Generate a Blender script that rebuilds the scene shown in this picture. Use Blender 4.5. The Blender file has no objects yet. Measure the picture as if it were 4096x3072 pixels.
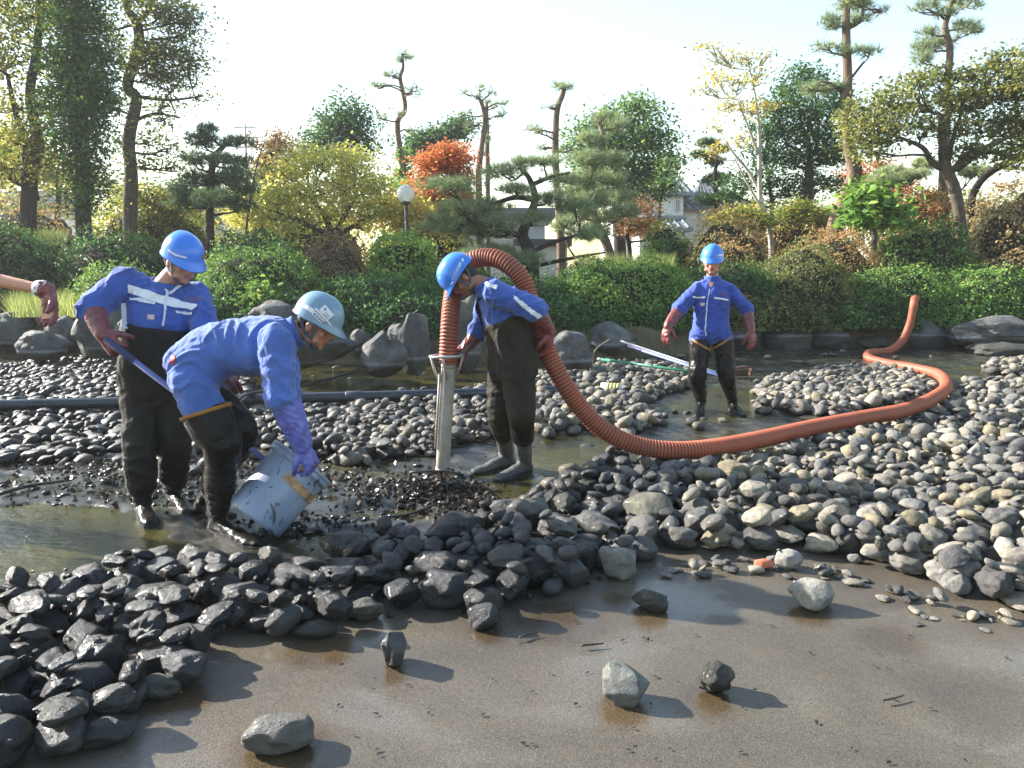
import bpy, bmesh, math, random
import numpy as np
from mathutils import Vector, Matrix, Quaternion, noise
from mathutils.bvhtree import BVHTree

random.seed(7)
RNG = np.random.default_rng(11)
SC = bpy.context.scene
COL = SC.collection
V = Vector

# ------------------------------------------------------------------ camera, sky, sun, exposure
CAM_H = 1.5
PITCH = math.radians(8.25)
FPX = 3200.0                                   # focal length in pixels of the 4096 x 3072 photograph
cam_d = bpy.data.cameras.new('camera')
cam_d.sensor_width = 36.0
cam_d.lens = 36.0 * FPX / 4096.0
cam_d.clip_start = 0.05
cam_d.clip_end = 3000.0
cam = bpy.data.objects.new('camera', cam_d)
cam.location = (0, 0, CAM_H)
cam.rotation_euler = (math.pi / 2 - PITCH, 0, 0)
COL.objects.link(cam)
SC.camera = cam

SUN_EL = math.radians(27)
SUN_AZ = math.radians(-68)                     # from +Y, clockwise positive: to the left, a little ahead
sun_vec = V((math.sin(SUN_AZ) * math.cos(SUN_EL), math.cos(SUN_AZ) * math.cos(SUN_EL), math.sin(SUN_EL)))
world = bpy.data.worlds.new('World')
SC.world = world
world.use_nodes = True
wn = world.node_tree
wn.nodes.clear()
sky = wn.nodes.new('ShaderNodeTexSky')
sky.sky_type = 'NISHITA'
sky.sun_disc = False
sky.sun_elevation = SUN_EL
sky.sun_rotation = SUN_AZ
sky.air_density = 1.35
sky.dust_density = 0.8
sky.ozone_density = 1.0
bg = wn.nodes.new('ShaderNodeBackground')
bg.inputs['Strength'].default_value = 0.095
wo = wn.nodes.new('ShaderNodeOutputWorld')
wn.links.new(sky.outputs[0], bg.inputs['Color'])
wn.links.new(bg.outputs[0], wo.inputs['Surface'])
sun_d = bpy.data.lights.new('sun', 'SUN')
sun_d.energy = 5.0
sun_d.angle = math.radians(0.53)
sun_d.color = (1.0, 0.95, 0.88)
sun = bpy.data.objects.new('sun', sun_d)
sun.rotation_euler = sun_vec.to_track_quat('Z', 'Y').to_euler()
sun.location = sun_vec * 50
COL.objects.link(sun)
SC.view_settings.view_transform = 'Standard'
SC.view_settings.look = 'None'
SC.view_settings.gamma = 1.0
SC.view_settings.exposure = 1.88
SC.view_settings.use_curve_mapping = False
SC.cycles.max_bounces = 6
SC.cycles.diffuse_bounces = 3
SC.cycles.glossy_bounces = 3
SC.cycles.transmission_bounces = 6
SC.cycles.transparent_max_bounces = 6
SC.cycles.caustics_reflective = False
SC.cycles.caustics_refractive = False
SC.cycles.sample_clamp_indirect = 6.0

# ------------------------------------------------------------------ pixel <-> place
CP, SP = math.cos(PITCH), math.sin(PITCH)
def ray(u, v):
    x, y = (u - 2048) / FPX, -(v - 1536) / FPX
    return V((x, CP + y * SP, -SP + y * CP))    # depth 1 along the optical axis
def P(u, v, Y):
    d = ray(u, v)
    return V((0, 0, CAM_H)) + d * (Y / d.y)
def G(u, v, z=0.0):
    d = ray(u, v)
    return V((0, 0, CAM_H)) + d * ((z - CAM_H) / d.z)
def pix(x, y, z):
    zc = y * CP - (z - CAM_H) * SP
    yc = y * SP + (z - CAM_H) * CP
    return 2048 + FPX * x / zc, 1536 - FPX * yc / zc

# ------------------------------------------------------------------ helpers
def tag(o, label=None, cat=None, group=None, kind=None):
    if label: o['label'] = label
    if cat: o['category'] = cat
    if group: o['group'] = group
    if kind: o['kind'] = kind
    return o
def link(name, me, mat=None, parent=None, loc=None):
    o = bpy.data.objects.new(name, me)
    COL.objects.link(o)
    if mat is not None and me is not None and not me.materials:
        me.materials.append(mat)
    if parent is not None:
        o.parent = parent
        o.matrix_parent_inverse = Matrix.Translation(parent.location).inverted()
    if loc is not None:
        o.location = loc
    return o
def empty(name, loc, label, cat, group=None):
    o = bpy.data.objects.new(name, None)
    o.empty_display_size = 0.1
    o.location = loc
    COL.objects.link(o)
    return tag(o, label, cat, group)
def mesh_np(name, verts, faces, smooth=True, attrs=None):
    """verts n x 3, faces m x k (all the same k) as numpy arrays; attrs {name: face floats}"""
    me = bpy.data.meshes.new(name)
    verts = np.asarray(verts, dtype=np.float32); faces = np.asarray(faces, dtype=np.int32)
    n, (m, k) = len(verts), faces.shape
    me.vertices.add(n); me.vertices.foreach_set('co', verts.ravel())
    me.loops.add(m * k); me.loops.foreach_set('vertex_index', faces.ravel())
    me.polygons.add(m); me.polygons.foreach_set('loop_start', np.arange(0, m * k, k, dtype=np.int32))
    me.update(calc_edges=True)
    if smooth:
        me.polygons.foreach_set('use_smooth', np.ones(m, dtype=bool))
    for a, val in (attrs or {}).items():
        at = me.attributes.new(a, 'FLOAT', 'FACE')
        at.data.foreach_set('value', np.asarray(val, dtype=np.float32))
    return me
class Geo:
    def __init__(s): s.v = []; s.f = []
    def add(s, vs, fs):
        b = len(s.v); s.v += [tuple(p) for p in vs]; s.f += [tuple(i + b for i in f) for f in fs]
    def ring_loft(s, rings, cap=True):
        n = len(rings[0]); b = len(s.v)
        for r in rings: s.v += [tuple(p) for p in r]
        for i in range(len(rings) - 1):
            for j in range(n):
                k = (j + 1) % n
                s.f.append((b + i * n + j, b + i * n + k, b + (i + 1) * n + k, b + (i + 1) * n + j))
        if cap:
            s.f.append(tuple(b + j for j in reversed(range(n))))
            e = b + (len(rings) - 1) * n
            s.f.append(tuple(e + j for j in range(n)))
    def tube(s, pts, rad, n=12, cap=True):
        pts = [V(p) for p in pts]
        if not isinstance(rad, (list, tuple)): rad = [rad] * len(pts)
        t0 = (pts[1] - pts[0]).normalized()
        a = t0.orthogonal().normalized()
        rings = []
        for i, p in enumerate(pts):
            t = (pts[min(i + 1, len(pts) - 1)] - pts[max(i - 1, 0)]).normalized()
            a = (a - t * a.dot(t)).normalized()
            b = t.cross(a)
            r = rad[i]
            rings.append([p + (a * math.cos(2 * math.pi * j / n) + b * math.sin(2 * math.pi * j / n)) * r for j in range(n)])
        s.ring_loft(rings, cap)
    def ball(s, c, r, n=12, m=8, rot=None):
        if not isinstance(r, (list, tuple, Vector)): r = (r, r, r)
        c = V(c); vs = []; fs = []
        for i in range(m + 1):
            th = math.pi * i / m
            for j in range(n):
                ph = 2 * math.pi * j / n
                p = V((r[0] * math.sin(th) * math.cos(ph), r[1] * math.sin(th) * math.sin(ph), r[2] * math.cos(th)))
                if rot is not None: p = rot @ p
                vs.append(c + p)
        for i in range(m):
            for j in range(n):
                k = (j + 1) % n
                q = (i * n + j, (i + 1) * n + j, (i + 1) * n + k, i * n + k)
                if i == 0: q = (q[0], q[1], q[2])
                elif i == m - 1: q = (q[0], q[1], q[3])
                fs.append(q)
        b = len(s.v); s.v += [tuple(p) for p in vs]
        # weld the poles
        def w(i):
            if i < n: return b
            if i >= m * n: return b + m * n
            return b + i
        s.f += [tuple(w(i) for i in f) for f in fs]
    def box(s, lo, hi, M=None):
        vs = [V((x, y, z)) for x in (lo[0], hi[0]) for y in (lo[1], hi[1]) for z in (lo[2], hi[2])]
        if M is not None: vs = [M @ p for p in vs]
        s.add(vs, [(0, 1, 3, 2), (4, 6, 7, 5), (0, 4, 5, 1), (2, 3, 7, 6), (0, 2, 6, 4), (1, 5, 7, 3)])
    def mesh(s, name, smooth=True):
        me = bpy.data.meshes.new(name)
        me.from_pydata(s.v, [], s.f)
        me.update()
        if smooth:
            me.polygons.foreach_set('use_smooth', np.ones(len(me.polygons), dtype=bool))
        return me
def remesh(geo, name, vox, smooth=2):
    me = geo.mesh(name)
    ob = bpy.data.objects.new('remesh_source', me)
    COL.objects.link(ob)
    m = ob.modifiers.new('r', 'REMESH'); m.mode = 'VOXEL'; m.voxel_size = vox; m.use_smooth_shade = True
    if smooth:
        q = ob.modifiers.new('s', 'SMOOTH'); q.factor = 0.5; q.iterations = smooth
    dg = bpy.context.evaluated_depsgraph_get(); dg.update()
    out = bpy.data.meshes.new_from_object(ob.evaluated_get(dg))
    bpy.data.objects.remove(ob); bpy.data.meshes.remove(me)
    out.name = name
    out.polygons.foreach_set('use_smooth', np.ones(len(out.polygons), dtype=bool))
    return out
def spline(pts, n=8):
    """Catmull-Rom through pts (Vectors or tuples of floats), n steps per span"""
    pts = [V(p) for p in pts]
    if len(pts) < 3:
        return [pts[0].lerp(pts[-1], i / n) for i in range(n + 1)]
    out = []
    q = [pts[0] * 2 - pts[1]] + pts + [pts[-1] * 2 - pts[-2]]
    for i in range(1, len(q) - 2):
        a, b, c, d = q[i - 1], q[i], q[i + 1], q[i + 2]
        for k in range(n):
            t = k / n
            out.append(0.5 * ((2 * b) + (c - a) * t + (2 * a - 5 * b + 4 * c - d) * t * t + (3 * b - a - 3 * c + d) * t ** 3))
    out.append(pts[-1])
    return out
def lerp_list(vals, n):
    out = []
    for i in range(len(vals) - 1):
        for k in range(n): out.append(vals[i] + (vals[i + 1] - vals[i]) * k / n)
    return out + [vals[-1]]
def in_poly(u, v, poly):
    """numpy point-in-polygon"""
    u = np.asarray(u); v = np.asarray(v)
    c = np.zeros(u.shape, dtype=bool)
    j = len(poly) - 1
    for i in range(len(poly)):
        xi, yi = poly[i]; xj, yj = poly[j]
        with np.errstate(divide='ignore', invalid='ignore'):
            c ^= ((yi > v) != (yj > v)) & (u < (xj - xi) * (v - yi) / (yj - yi + 1e-12) + xi)
        j = i
    return c
# smooth value noise on numpy arrays
_perm = np.random.default_rng(3).random((64, 64, 8))
def vnoise(x, y, k=0):
    x = np.asarray(x, dtype=float); y = np.asarray(y, dtype=float)
    xi = np.floor(x).astype(int); yi = np.floor(y).astype(int)
    fx = x - xi; fy = y - yi
    fx = fx * fx * (3 - 2 * fx); fy = fy * fy * (3 - 2 * fy)
    g = lambda a, b: _perm[a % 64, b % 64, k]
    return (g(xi, yi) * (1 - fx) * (1 - fy) + g(xi + 1, yi) * fx * (1 - fy) + g(xi, yi + 1) * (1 - fx) * fy + g(xi + 1, yi + 1) * fx * fy) * 2 - 1
def fbm(x, y, k=0, o=4):
    s = 0; a = 1
    for i in range(o):
        s = s + a * vnoise(x * 2 ** i + 17.3 * i, y * 2 ** i + 5.1 * i, (k + i) % 8); a *= 0.5
    return s / 1.8

# ------------------------------------------------------------------ materials
def new_mat(name):
    m = bpy.data.materials.new(name); m.use_nodes = True
    nt = m.node_tree; nt.nodes.clear()
    out = nt.nodes.new('ShaderNodeOutputMaterial')
    return m, nt, out
def N(nt, typ, **kw):
    n = nt.nodes.new(typ)
    for k, v in kw.items():
        if k.startswith('i_'):
            n.inputs[k[2:].replace('_', ' ')].default_value = v
        else:
            setattr(n, k, v)
    return n
def ramp(nt, fac, stops):
    r = nt.nodes.new('ShaderNodeValToRGB')
    el = r.color_ramp.elements
    while len(el) > 1: el.remove(el[-1])
    el[0].position = stops[0][0]; el[0].color = tuple(stops[0][1]) + (1,)
    for p, c in stops[1:]:
        e = el.new(p); e.color = tuple(c) + (1,)
    nt.links.new(fac, r.inputs[0])
    return r.outputs[0]
def fl(nt, fac, a, b, lo=0.0, hi=1.0):
    m = N(nt, 'ShaderNodeMapRange'); m.clamp = True
    nt.links.new(fac, m.inputs[0])
    for i, x in zip((1, 2, 3, 4), (lo, hi, a, b)): m.inputs[i].default_value = x
    return m.outputs[0]
def mixc(nt, fac, a, b, mode='MIX'):
    m = N(nt, 'ShaderNodeMix'); m.data_type = 'RGBA'; m.blend_type = mode
    for s, x in ((m.inputs[0], fac), (m.inputs[6], a), (m.inputs[7], b)):
        if hasattr(x, 'node'): nt.links.new(x, s)
        elif isinstance(x, (int, float)): s.default_value = x
        else: s.default_value = tuple(x) + (1,)
    return m.outputs[2]
def mathn(nt, op, a, b=0.0):
    m = N(nt, 'ShaderNodeMath', operation=op)
    for s, x in zip(m.inputs, (a, b)):
        if hasattr(x, 'node'): nt.links.new(x, s)
        else: s.default_value = x
    return m.outputs[0]
def noise_n(nt, scale, detail=4, rough=0.55, coord='Object', vec_scale=None, dist=0.0):
    if coord == 'World':
        src = nt.nodes.new('ShaderNodeNewGeometry').outputs['Position']
    else:
        src = nt.nodes.new('ShaderNodeTexCoord').outputs[coord]
    if vec_scale:
        mp = nt.nodes.new('ShaderNodeMapping'); mp.inputs['Scale'].default_value = vec_scale
        nt.links.new(src, mp.inputs[0]); src = mp.outputs[0]
    n = N(nt, 'ShaderNodeTexNoise')
    n.inputs['Scale'].default_value = scale; n.inputs['Detail'].default_value = detail
    n.inputs['Roughness'].default_value = rough; n.inputs['Distortion'].default_value = dist
    nt.links.new(src, n.inputs['Vector'])
    return n.outputs[0]
def bump(nt, h, strength, dist):
    b = N(nt, 'ShaderNodeBump'); b.inputs['Strength'].default_value = strength; b.inputs['Distance'].default_value = dist
    nt.links.new(h, b.inputs['Height'])
    return b.outputs[0]
def setin(nt, s, x):
    if hasattr(x, 'node'): nt.links.new(x, s)
    elif isinstance(x, (int, float)): s.default_value = x
    else: s.default_value = tuple(x) + (1,)
def principled(nt, out, color, rough=0.6, spec=0.5, normal=None, metal=0.0):
    p = N(nt, 'ShaderNodeBsdfPrincipled')
    setin(nt, p.inputs['Base Color'], color)
    setin(nt, p.inputs['Roughness'], rough)
    setin(nt, p.inputs['Specular IOR Level'], spec)
    p.inputs['Metallic'].default_value = metal
    if normal is not None: nt.links.new(normal, p.inputs['Normal'])
    if out is not None: nt.links.new(p.outputs[0], out.inputs['Surface'])
    return p
def mat_plain(name, c, rough=0.6, var=0.15, scale=12.0, bumpd=0.002, bscale=60.0, spec=0.4, metal=0.0, dirt=None, dirt_amt=0.3, dscale=4.0):
    m, nt, out = new_mat(name)
    n = noise_n(nt, scale)
    col = ramp(nt, n, [(0.25, [x * (1 - var) for x in c]), (0.75, [min(1, x * (1 + var)) for x in c])])
    if dirt:
        d = noise_n(nt, dscale, 6, 0.65)
        col = mixc(nt, fl(nt, d, 0, dirt_amt, 0.45, 0.65), col, dirt)
    b = bump(nt, noise_n(nt, bscale, 3), 0.6, bumpd)
    principled(nt, out, col, fl(nt, n, rough * 0.85, min(1, rough * 1.15), 0.3, 0.7), spec, b, metal)
    return m
def mat_leaf(name, stops, transl=0.45, gloss=0.55):
    stops = [(p, [min(.8, (x * .84 + (c[0] * .3 + c[1] * .6 + c[2] * .1) * .16) * 1.4) for x in c]) for p, c in stops]
    m, nt, out = new_mat(name)
    a = N(nt, 'ShaderNodeAttribute'); a.attribute_name = 'tint'
    col = ramp(nt, a.outputs['Fac'], stops)
    d = principled(nt, None, col, gloss, 0.25)
    t = N(nt, 'ShaderNodeBsdfTranslucent')
    tc = mixc(nt, 1.0, col, (1.0, 1.0, 0.62), 'MULTIPLY')
    nt.links.new(tc, t.inputs['Color'])
    mx = N(nt, 'ShaderNodeMixShader'); mx.inputs[0].default_value = transl
    nt.links.new(d.outputs[0], mx.inputs[1]); nt.links.new(t.outputs[0], mx.inputs[2])
    nt.links.new(mx.outputs[0], out.inputs['Surface'])
    return m
M = {}
# stone: tone from the object's colour and the mesh's own colour layer; its alpha is how wet the stone is
m, nt, out = new_mat('stone')
oi = N(nt, 'ShaderNodeObjectInfo')
at = N(nt, 'ShaderNodeAttribute'); at.attribute_name = 'tone'
base = mixc(nt, 1.0, oi.outputs['Color'], at.outputs['Color'], 'MULTIPLY')
wet = mathn(nt, 'MULTIPLY', oi.outputs['Alpha'], at.outputs['Alpha'])
n1 = noise_n(nt, 22.0, 6, 0.62, 'World'); n2 = noise_n(nt, 190.0, 4, 0.65, 'World'); n3 = noise_n(nt, 7.0, 4, 0.55, 'World', dist=0.8)
col = mixc(nt, 1.0, base, ramp(nt, n1, [(0.3, (0.55, 0.57, 0.60)), (0.7, (1.3, 1.25, 1.15))]), 'MULTIPLY')
col = mixc(nt, fl(nt, n3, 0, 0.5, 0.52, 0.72), col, mixc(nt, 1.0, base, (0.75, 0.62, 0.40), 'MULTIPLY'))
col = mixc(nt, fl(nt, n2, 0, 0.5, 0.6, 0.75), col, (0.05, 0.05, 0.05))
col = mixc(nt, mathn(nt, 'MULTIPLY', wet, 0.97), col, mixc(nt, 1.0, col, (0.07, 0.072, 0.078), 'MULTIPLY'))
hb = mathn(nt, 'ADD', mathn(nt, 'MULTIPLY', n2, 0.35), n1)
nb = bump(nt, hb, 0.9, 0.022)
r_dry = fl(nt, n2, 0.62, 0.85, 0.3, 0.7)
r_wet = fl(nt, n1, 0.2, 0.5, 0.35, 0.65)
rr = N(nt, 'ShaderNodeMix'); rr.data_type = 'FLOAT'
nt.links.new(wet, rr.inputs[0]); nt.links.new(r_dry, rr.inputs[2]); nt.links.new(r_wet, rr.inputs[3])
pst = principled(nt, out, col, rr.outputs[0], 0.35, nb)
nt.links.new(mathn(nt, 'MULTIPLY', wet, 0.22), pst.inputs['Coat Weight']); pst.inputs['Coat Roughness'].default_value = 0.16
M['stone'] = m
# shore boulder, with the pale tide line left by the pond
m, nt, out = new_mat('boulder')
n1 = noise_n(nt, 2.5, 8, 0.65); n2 = noise_n(nt, 22.0, 5, 0.65)
col = ramp(nt, n1, [(0.3, (0.03, 0.03, 0.03)), (0.5, (0.075, 0.075, 0.072)), (0.7, (0.17, 0.165, 0.15))])
col = mixc(nt, fl(nt, n2, 0, 0.55, 0.5, 0.72), col, (0.05, 0.05, 0.045))
geo = N(nt, 'ShaderNodeNewGeometry'); sp = N(nt, 'ShaderNodeSeparateXYZ'); nt.links.new(geo.outputs['Position'], sp.inputs[0])
zz = mathn(nt, 'ADD', sp.outputs[2], mathn(nt, 'MULTIPLY', n2, 0.05))
col = mixc(nt, fl(nt, zz, 0.75, 0.0, 0.29, 0.31), col, (0.04, 0.039, 0.028))
band = mathn(nt, 'MULTIPLY', fl(nt, zz, 0, 1, 0.27, 0.29), fl(nt, zz, 1, 0, 0.31, 0.335))
col = mixc(nt, mathn(nt, 'MULTIPLY', band, 0.55), col, (0.22, 0.24, 0.26))
principled(nt, out, col, 0.75, 0.35, bump(nt, mathn(nt, 'ADD', n1, mathn(nt, 'MULTIPLY', n2, 0.3)), 0.9, 0.06))
M['boulder'] = m
# pond bed: wet grainy concrete in front, mud and silt farther back
m, nt, out = new_mat('pond_bed')
a = N(nt, 'ShaderNodeAttribute'); a.attribute_name = 'mud'
mud = a.outputs['Fac']
g1 = noise_n(nt, 330.0, 2, 0.7); g2 = noise_n(nt, 110.0, 3, 0.7); big = noise_n(nt, 1.3, 4, 0.5, dist=1.0, vec_scale=(0.7, 1.3, 1)); mid = noise_n(nt, 5.0, 5, 0.6)
conc = ramp(nt, g1, [(0.30, (0.034, 0.029, 0.022)), (0.45, (0.080, 0.068, 0.051)), (0.55, (0.122, 0.104, 0.079)), (0.72, (0.24, 0.21, 0.168))])
conc = mixc(nt, fl(nt, g2, 0.0, 0.55, 0.52, 0.68), conc, (0.055, 0.05, 0.042))
conc = mixc(nt, 1.0, conc, ramp(nt, big, [(0.3, (0.62, 0.60, 0.58)), (0.7, (1.1, 1.08, 1.02))]), 'MULTIPLY')
conc = mixc(nt, fl(nt, mid, 0.0, 0.22, 0.5, 0.75), conc, (0.11, 0.08, 0.038))
mudc = ramp(nt, mid, [(0.3, (0.014, 0.014, 0.012)), (0.55, (0.035, 0.033, 0.027)), (0.75, (0.075, 0.068, 0.05))])
mudc = mixc(nt, fl(nt, big, 0, 0.7, 0.5, 0.7), mudc, (0.07, 0.068, 0.03))
sa = N(nt, 'ShaderNodeAttribute'); sa.attribute_name = 'stain'; stain = sa.outputs['Fac']
conc = mixc(nt, mathn(nt, 'MULTIPLY', stain, .6), conc, mixc(nt, 1.0, conc, (0.55, 0.36, 0.12), 'MULTIPLY'))
col = mixc(nt, mud, conc, mudc)
film = mathn(nt, 'MAXIMUM', fl(nt, big, 0.0, 1.0, 0.50, 0.60), stain)        # thin film of standing water
r_c = N(nt, 'ShaderNodeMix'); r_c.data_type = 'FLOAT'
nt.links.new(film, r_c.inputs[0]); nt.links.new(fl(nt, g2, 0.5, 0.30, 0.35, 0.65), r_c.inputs[2]); r_c.inputs[3].default_value = 0.13
r_m = fl(nt, mid, 0.07, 0.34, 0.35, 0.65)
rr = N(nt, 'ShaderNodeMix'); rr.data_type = 'FLOAT'
nt.links.new(mud, rr.inputs[0]); nt.links.new(r_c.outputs[0], rr.inputs[2]); nt.links.new(r_m, rr.inputs[3])
hh = mathn(nt, 'ADD', mathn(nt, 'MULTIPLY', g1, 0.5), mathn(nt, 'MULTIPLY', g2, 0.6))
nb = N(nt, 'ShaderNodeBump'); nb.inputs['Distance'].default_value = 0.006
nt.links.new(hh, nb.inputs['Height'])
bs = N(nt, 'ShaderNodeMix'); bs.data_type = 'FLOAT'
nt.links.new(film, bs.inputs[0]); bs.inputs[2].default_value = 0.45; bs.inputs[3].default_value = 0.12
nt.links.new(bs.outputs[0], nb.inputs['Strength'])
principled(nt, out, col, rr.outputs[0], 0.5, nb.outputs[0])
M['bed'] = m
# standing water, shallow and murky
m, nt, out = new_mat('pond_water')
rip = noise_n(nt, 17.0, 4, 0.6, vec_scale=(0.6, 1.6, 1)); rip2 = noise_n(nt, 3.0, 2, 0.5)
wcol = ramp(nt, noise_n(nt, 1.3, 4, 0.6), [(0.35, (0.018, 0.020, 0.010)), (0.65, (0.085, 0.075, 0.016))])
wb = bump(nt, mathn(nt, 'ADD', rip, rip2), 0.55, 0.02)
pw = principled(nt, None, wcol, 0.05, 1.0, wb)
tr = N(nt, 'ShaderNodeBsdfTransparent'); tr.inputs[0].default_value = (0.75, 0.72, 0.5, 1)
mx = N(nt, 'ShaderNodeMixShader'); mx.inputs[0].default_value = 0.72
nt.links.new(tr.outputs[0], mx.inputs[1]); nt.links.new(pw.outputs[0], mx.inputs[2]); nt.links.new(mx.outputs[0], out.inputs['Surface'])
M['water'] = m
# park soil with grass
m, nt, out = new_mat('park_soil')
n1 = noise_n(nt, 0.9, 6, 0.65); n2 = noise_n(nt, 30.0, 4, 0.7)
col = ramp(nt, n1, [(0.35, (0.035, 0.045, 0.016)), (0.5, (0.075, 0.066, 0.033)), (0.65, (0.17, 0.135, 0.08))])
col = mixc(nt, fl(nt, n2, 0, 0.5, 0.4, 0.7), col, (0.035, 0.04, 0.02))
principled(nt, out, col, 0.9, 0.2, bump(nt, n2, 0.8, 0.03))
M['soil'] = m

M['bark'] = mat_plain('bark_brown', (0.10, 0.078, 0.06), 0.9, 0.45, 9, 0.03, 18, 0.15)
M['bark_dark'] = mat_plain('bark_dark', (0.045, 0.037, 0.03), 0.9, 0.4, 9, 0.03, 18, 0.15)
M['bark_pine'] = mat_plain('bark_pine', (0.15, 0.105, 0.075), 0.9, 0.5, 7, 0.03, 14, 0.15)
M['bark_pale'] = mat_plain('bark_pale', (0.42, 0.38, 0.32), 0.85, 0.35, 6, 0.02, 18, 0.15)
G1 = (0.028, 0.058, 0.014)
M['lf_green'] = mat_leaf('leaves_green', [(0, (0.036, 0.091, 0.023)), (0.6, (0.091, 0.190, 0.036)), (1, (0.214, 0.297, 0.049))])
M['lf_dark'] = mat_leaf('leaves_dark_green', [(0, (0.020, 0.063, 0.021)), (0.7, (0.049, 0.124, 0.036)), (1, (0.116, 0.198, 0.049))], 0.35)
M['lf_ivy'] = mat_leaf('leaves_ivy', [(0, (0.018, 0.066, 0.012)), (0.6, (0.053, 0.143, 0.019)), (1, (0.154, 0.238, 0.035))], 0.45)
M['lf_olive'] = mat_leaf('leaves_olive', [(0, (0.074, 0.096, 0.025)), (0.6, (0.173, 0.190, 0.043)), (1, (0.363, 0.314, 0.083))])
M['lf_yellow'] = mat_leaf('leaves_yellow_green', [(0, (0.24, 0.28, 0.06)), (0.5, (0.50, 0.47, 0.11)), (0.85, (0.64, 0.52, 0.15)), (1, (0.60, 0.30, 0.08))], 0.58)
M['lf_gold'] = mat_leaf('leaves_green_gold', [(0, (0.058, 0.112, 0.017)), (0.5, (0.198, 0.231, 0.030)), (1, (0.528, 0.380, 0.049))], 0.5)
M['lf_red'] = mat_leaf('leaves_red_orange', [(0, (0.221, 0.130, 0.026)), (0.45, (0.429, 0.137, 0.039)), (1, (0.624, 0.098, 0.046))], 0.5)
M['lf_orange'] = mat_leaf('leaves_orange_brown', [(0, (0.10, 0.15, 0.03)), (0.4, (0.30, 0.20, 0.06)), (0.7, (0.44, 0.20, 0.08)), (1, (0.52, 0.22, 0.11))], 0.4)
M['lf_rust'] = mat_leaf('leaves_rust', [(0, (0.06, 0.09, 0.025)), (0.35, (0.15, 0.10, 0.045)), (1, (0.30, 0.14, 0.08))], 0.3)
M['lf_russet'] = mat_leaf('leaves_russet', [(0, (0.10, 0.13, 0.04)), (0.4, (0.26, 0.19, 0.08)), (1, (0.46, 0.25, 0.14))], 0.4)
M['lf_hedge'] = mat_leaf('leaves_hedge', [(0, (0.014, 0.055, 0.012)), (0.6, (0.043, 0.122, 0.022)), (1, (0.122, 0.220, 0.035))], 0.35)
M['lf_hedge_y'] = mat_leaf('leaves_hedge_light', [(0, (0.046, 0.120, 0.018)), (0.6, (0.143, 0.263, 0.035)), (1, (0.319, 0.398, 0.064))], 0.4)
M['lf_bright'] = mat_leaf('leaves_bright', [(0, (0.05, 0.14, 0.018)), (0.6, (0.13, 0.26, 0.03)), (1, (0.30, 0.36, 0.06))], 0.45)
M['needle'] = mat_leaf('pine_needles', [(0, (0.09, 0.13, 0.07)), (0.6, (0.20, 0.26, 0.13)), (1, (0.38, 0.42, 0.22))], 0.35)
M['needle_dark'] = mat_leaf('pine_needles_dark', [(0, (0.04, 0.08, 0.045)), (0.6, (0.09, 0.15, 0.075)), (1, (0.20, 0.25, 0.12))], 0.3)
M['grass'] = mat_leaf('grass_blades', [(0, (0.099, 0.165, 0.033)), (0.6, (0.297, 0.346, 0.083)), (1, (0.627, 0.561, 0.214))], 0.4)
M['bramble_shade'] = mat_plain('shrub_twigs_shaded', (0.03, 0.028, 0.018), 0.95, 0.4, 10, 0.03, 25, 0.1)  # shade inside the shrubs is mixed into this dark brown
# ------------------------------------------------------------------ ground: pond bed, standing water, park
def sstep(t):
    t = np.clip(t, 0, 1); return t * t * (3 - 2 * t)
PUDDLES = [(150, 2150, 520, 165, .06), (1380, 2180, 330, 62, .045), (2330, 1830, 340, 105, .06), (1990, 1960, 250, 80, .05), (2880, 1625, 230, 75, .06),
           (1520, 1515, 620, 85, .06), (2280, 1455, 170, 40, .05), (60, 1925, 130, 28, .04), (4000, 1475, 180, 22, .04), (1560, 2060, 200, 40, .04), (180, 1590, 300, 16, .04)]
def px_np(x, y):
    yy = np.maximum(y, 0.6)
    zc = yy * CP + CAM_H * SP; yc = yy * SP - CAM_H * CP
    return 2048 + FPX * x / zc, 1536 - FPX * yc / zc
def mud_of(u, v):
    line = np.interp(u, [-400, 0, 600, 1000, 1500, 2000, 2500, 3000, 4096], [2420, 2400, 2330, 2300, 2300, 2230, 2150, 2080, 2150])
    return 1 - sstep((v - line) / 160 + 0.5)
def bed_z(x, y):
    u, v = px_np(x, y)
    mud = mud_of(u, v)
    z = 0.014 + mud * (0.012 + 0.022 * fbm(x * 1.7, y * 1.7, 1) + 0.016 * fbm(x * 9, y * 9, 2, 3) - .010)
    z = z + .03 * sstep((u - 2750) / 300) * sstep((1500 - v) / 40) + .022 * np.exp(-((u - 500) / 500) ** 2 - ((v - 1900) / 70) ** 2)
    for (uc, vc, ru, rv, dp) in PUDDLES:
        e = 1 - ((u - uc) / ru) ** 2 - ((v - vc) / rv) ** 2 + 0.35 * fbm(x * 2.5, y * 2.5, 4) + .3 * fbm(x * 8, y * 8, 2, 3)
        z = z - dp * sstep(e * 1.6)
    heap = np.exp(-((u - 1800) / 170) ** 2 - ((v - 1985) / 60) ** 2) * 0.10
    heap = heap + np.exp(-((u - 700) / 420) ** 2 - ((v - 1905) / 55) ** 2) * 0.05 + np.exp(-((u - 1350) / 260) ** 2 - ((v - 2010) / 90) ** 2) * 0.05
    heap = heap * (0.75 + 0.5 * fbm(x * 6, y * 6, 3))
    return np.maximum(z + heap, -0.09), mud
xs = np.concatenate([np.linspace(-15, -6.6, 22)[:-1], np.linspace(-6.6, 8.2, 290), np.linspace(8.2, 15, 18)[1:]])
ys = np.concatenate([np.linspace(-6, 1.9, 18)[:-1], np.linspace(1.9, 8.5, 165)[:-1], np.linspace(8.5, 16.2, 90)])
XX, YY = np.meshgrid(xs, ys)
ZZ, MM = bed_z(XX, YY)
nx, ny = len(xs), len(ys)
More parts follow.
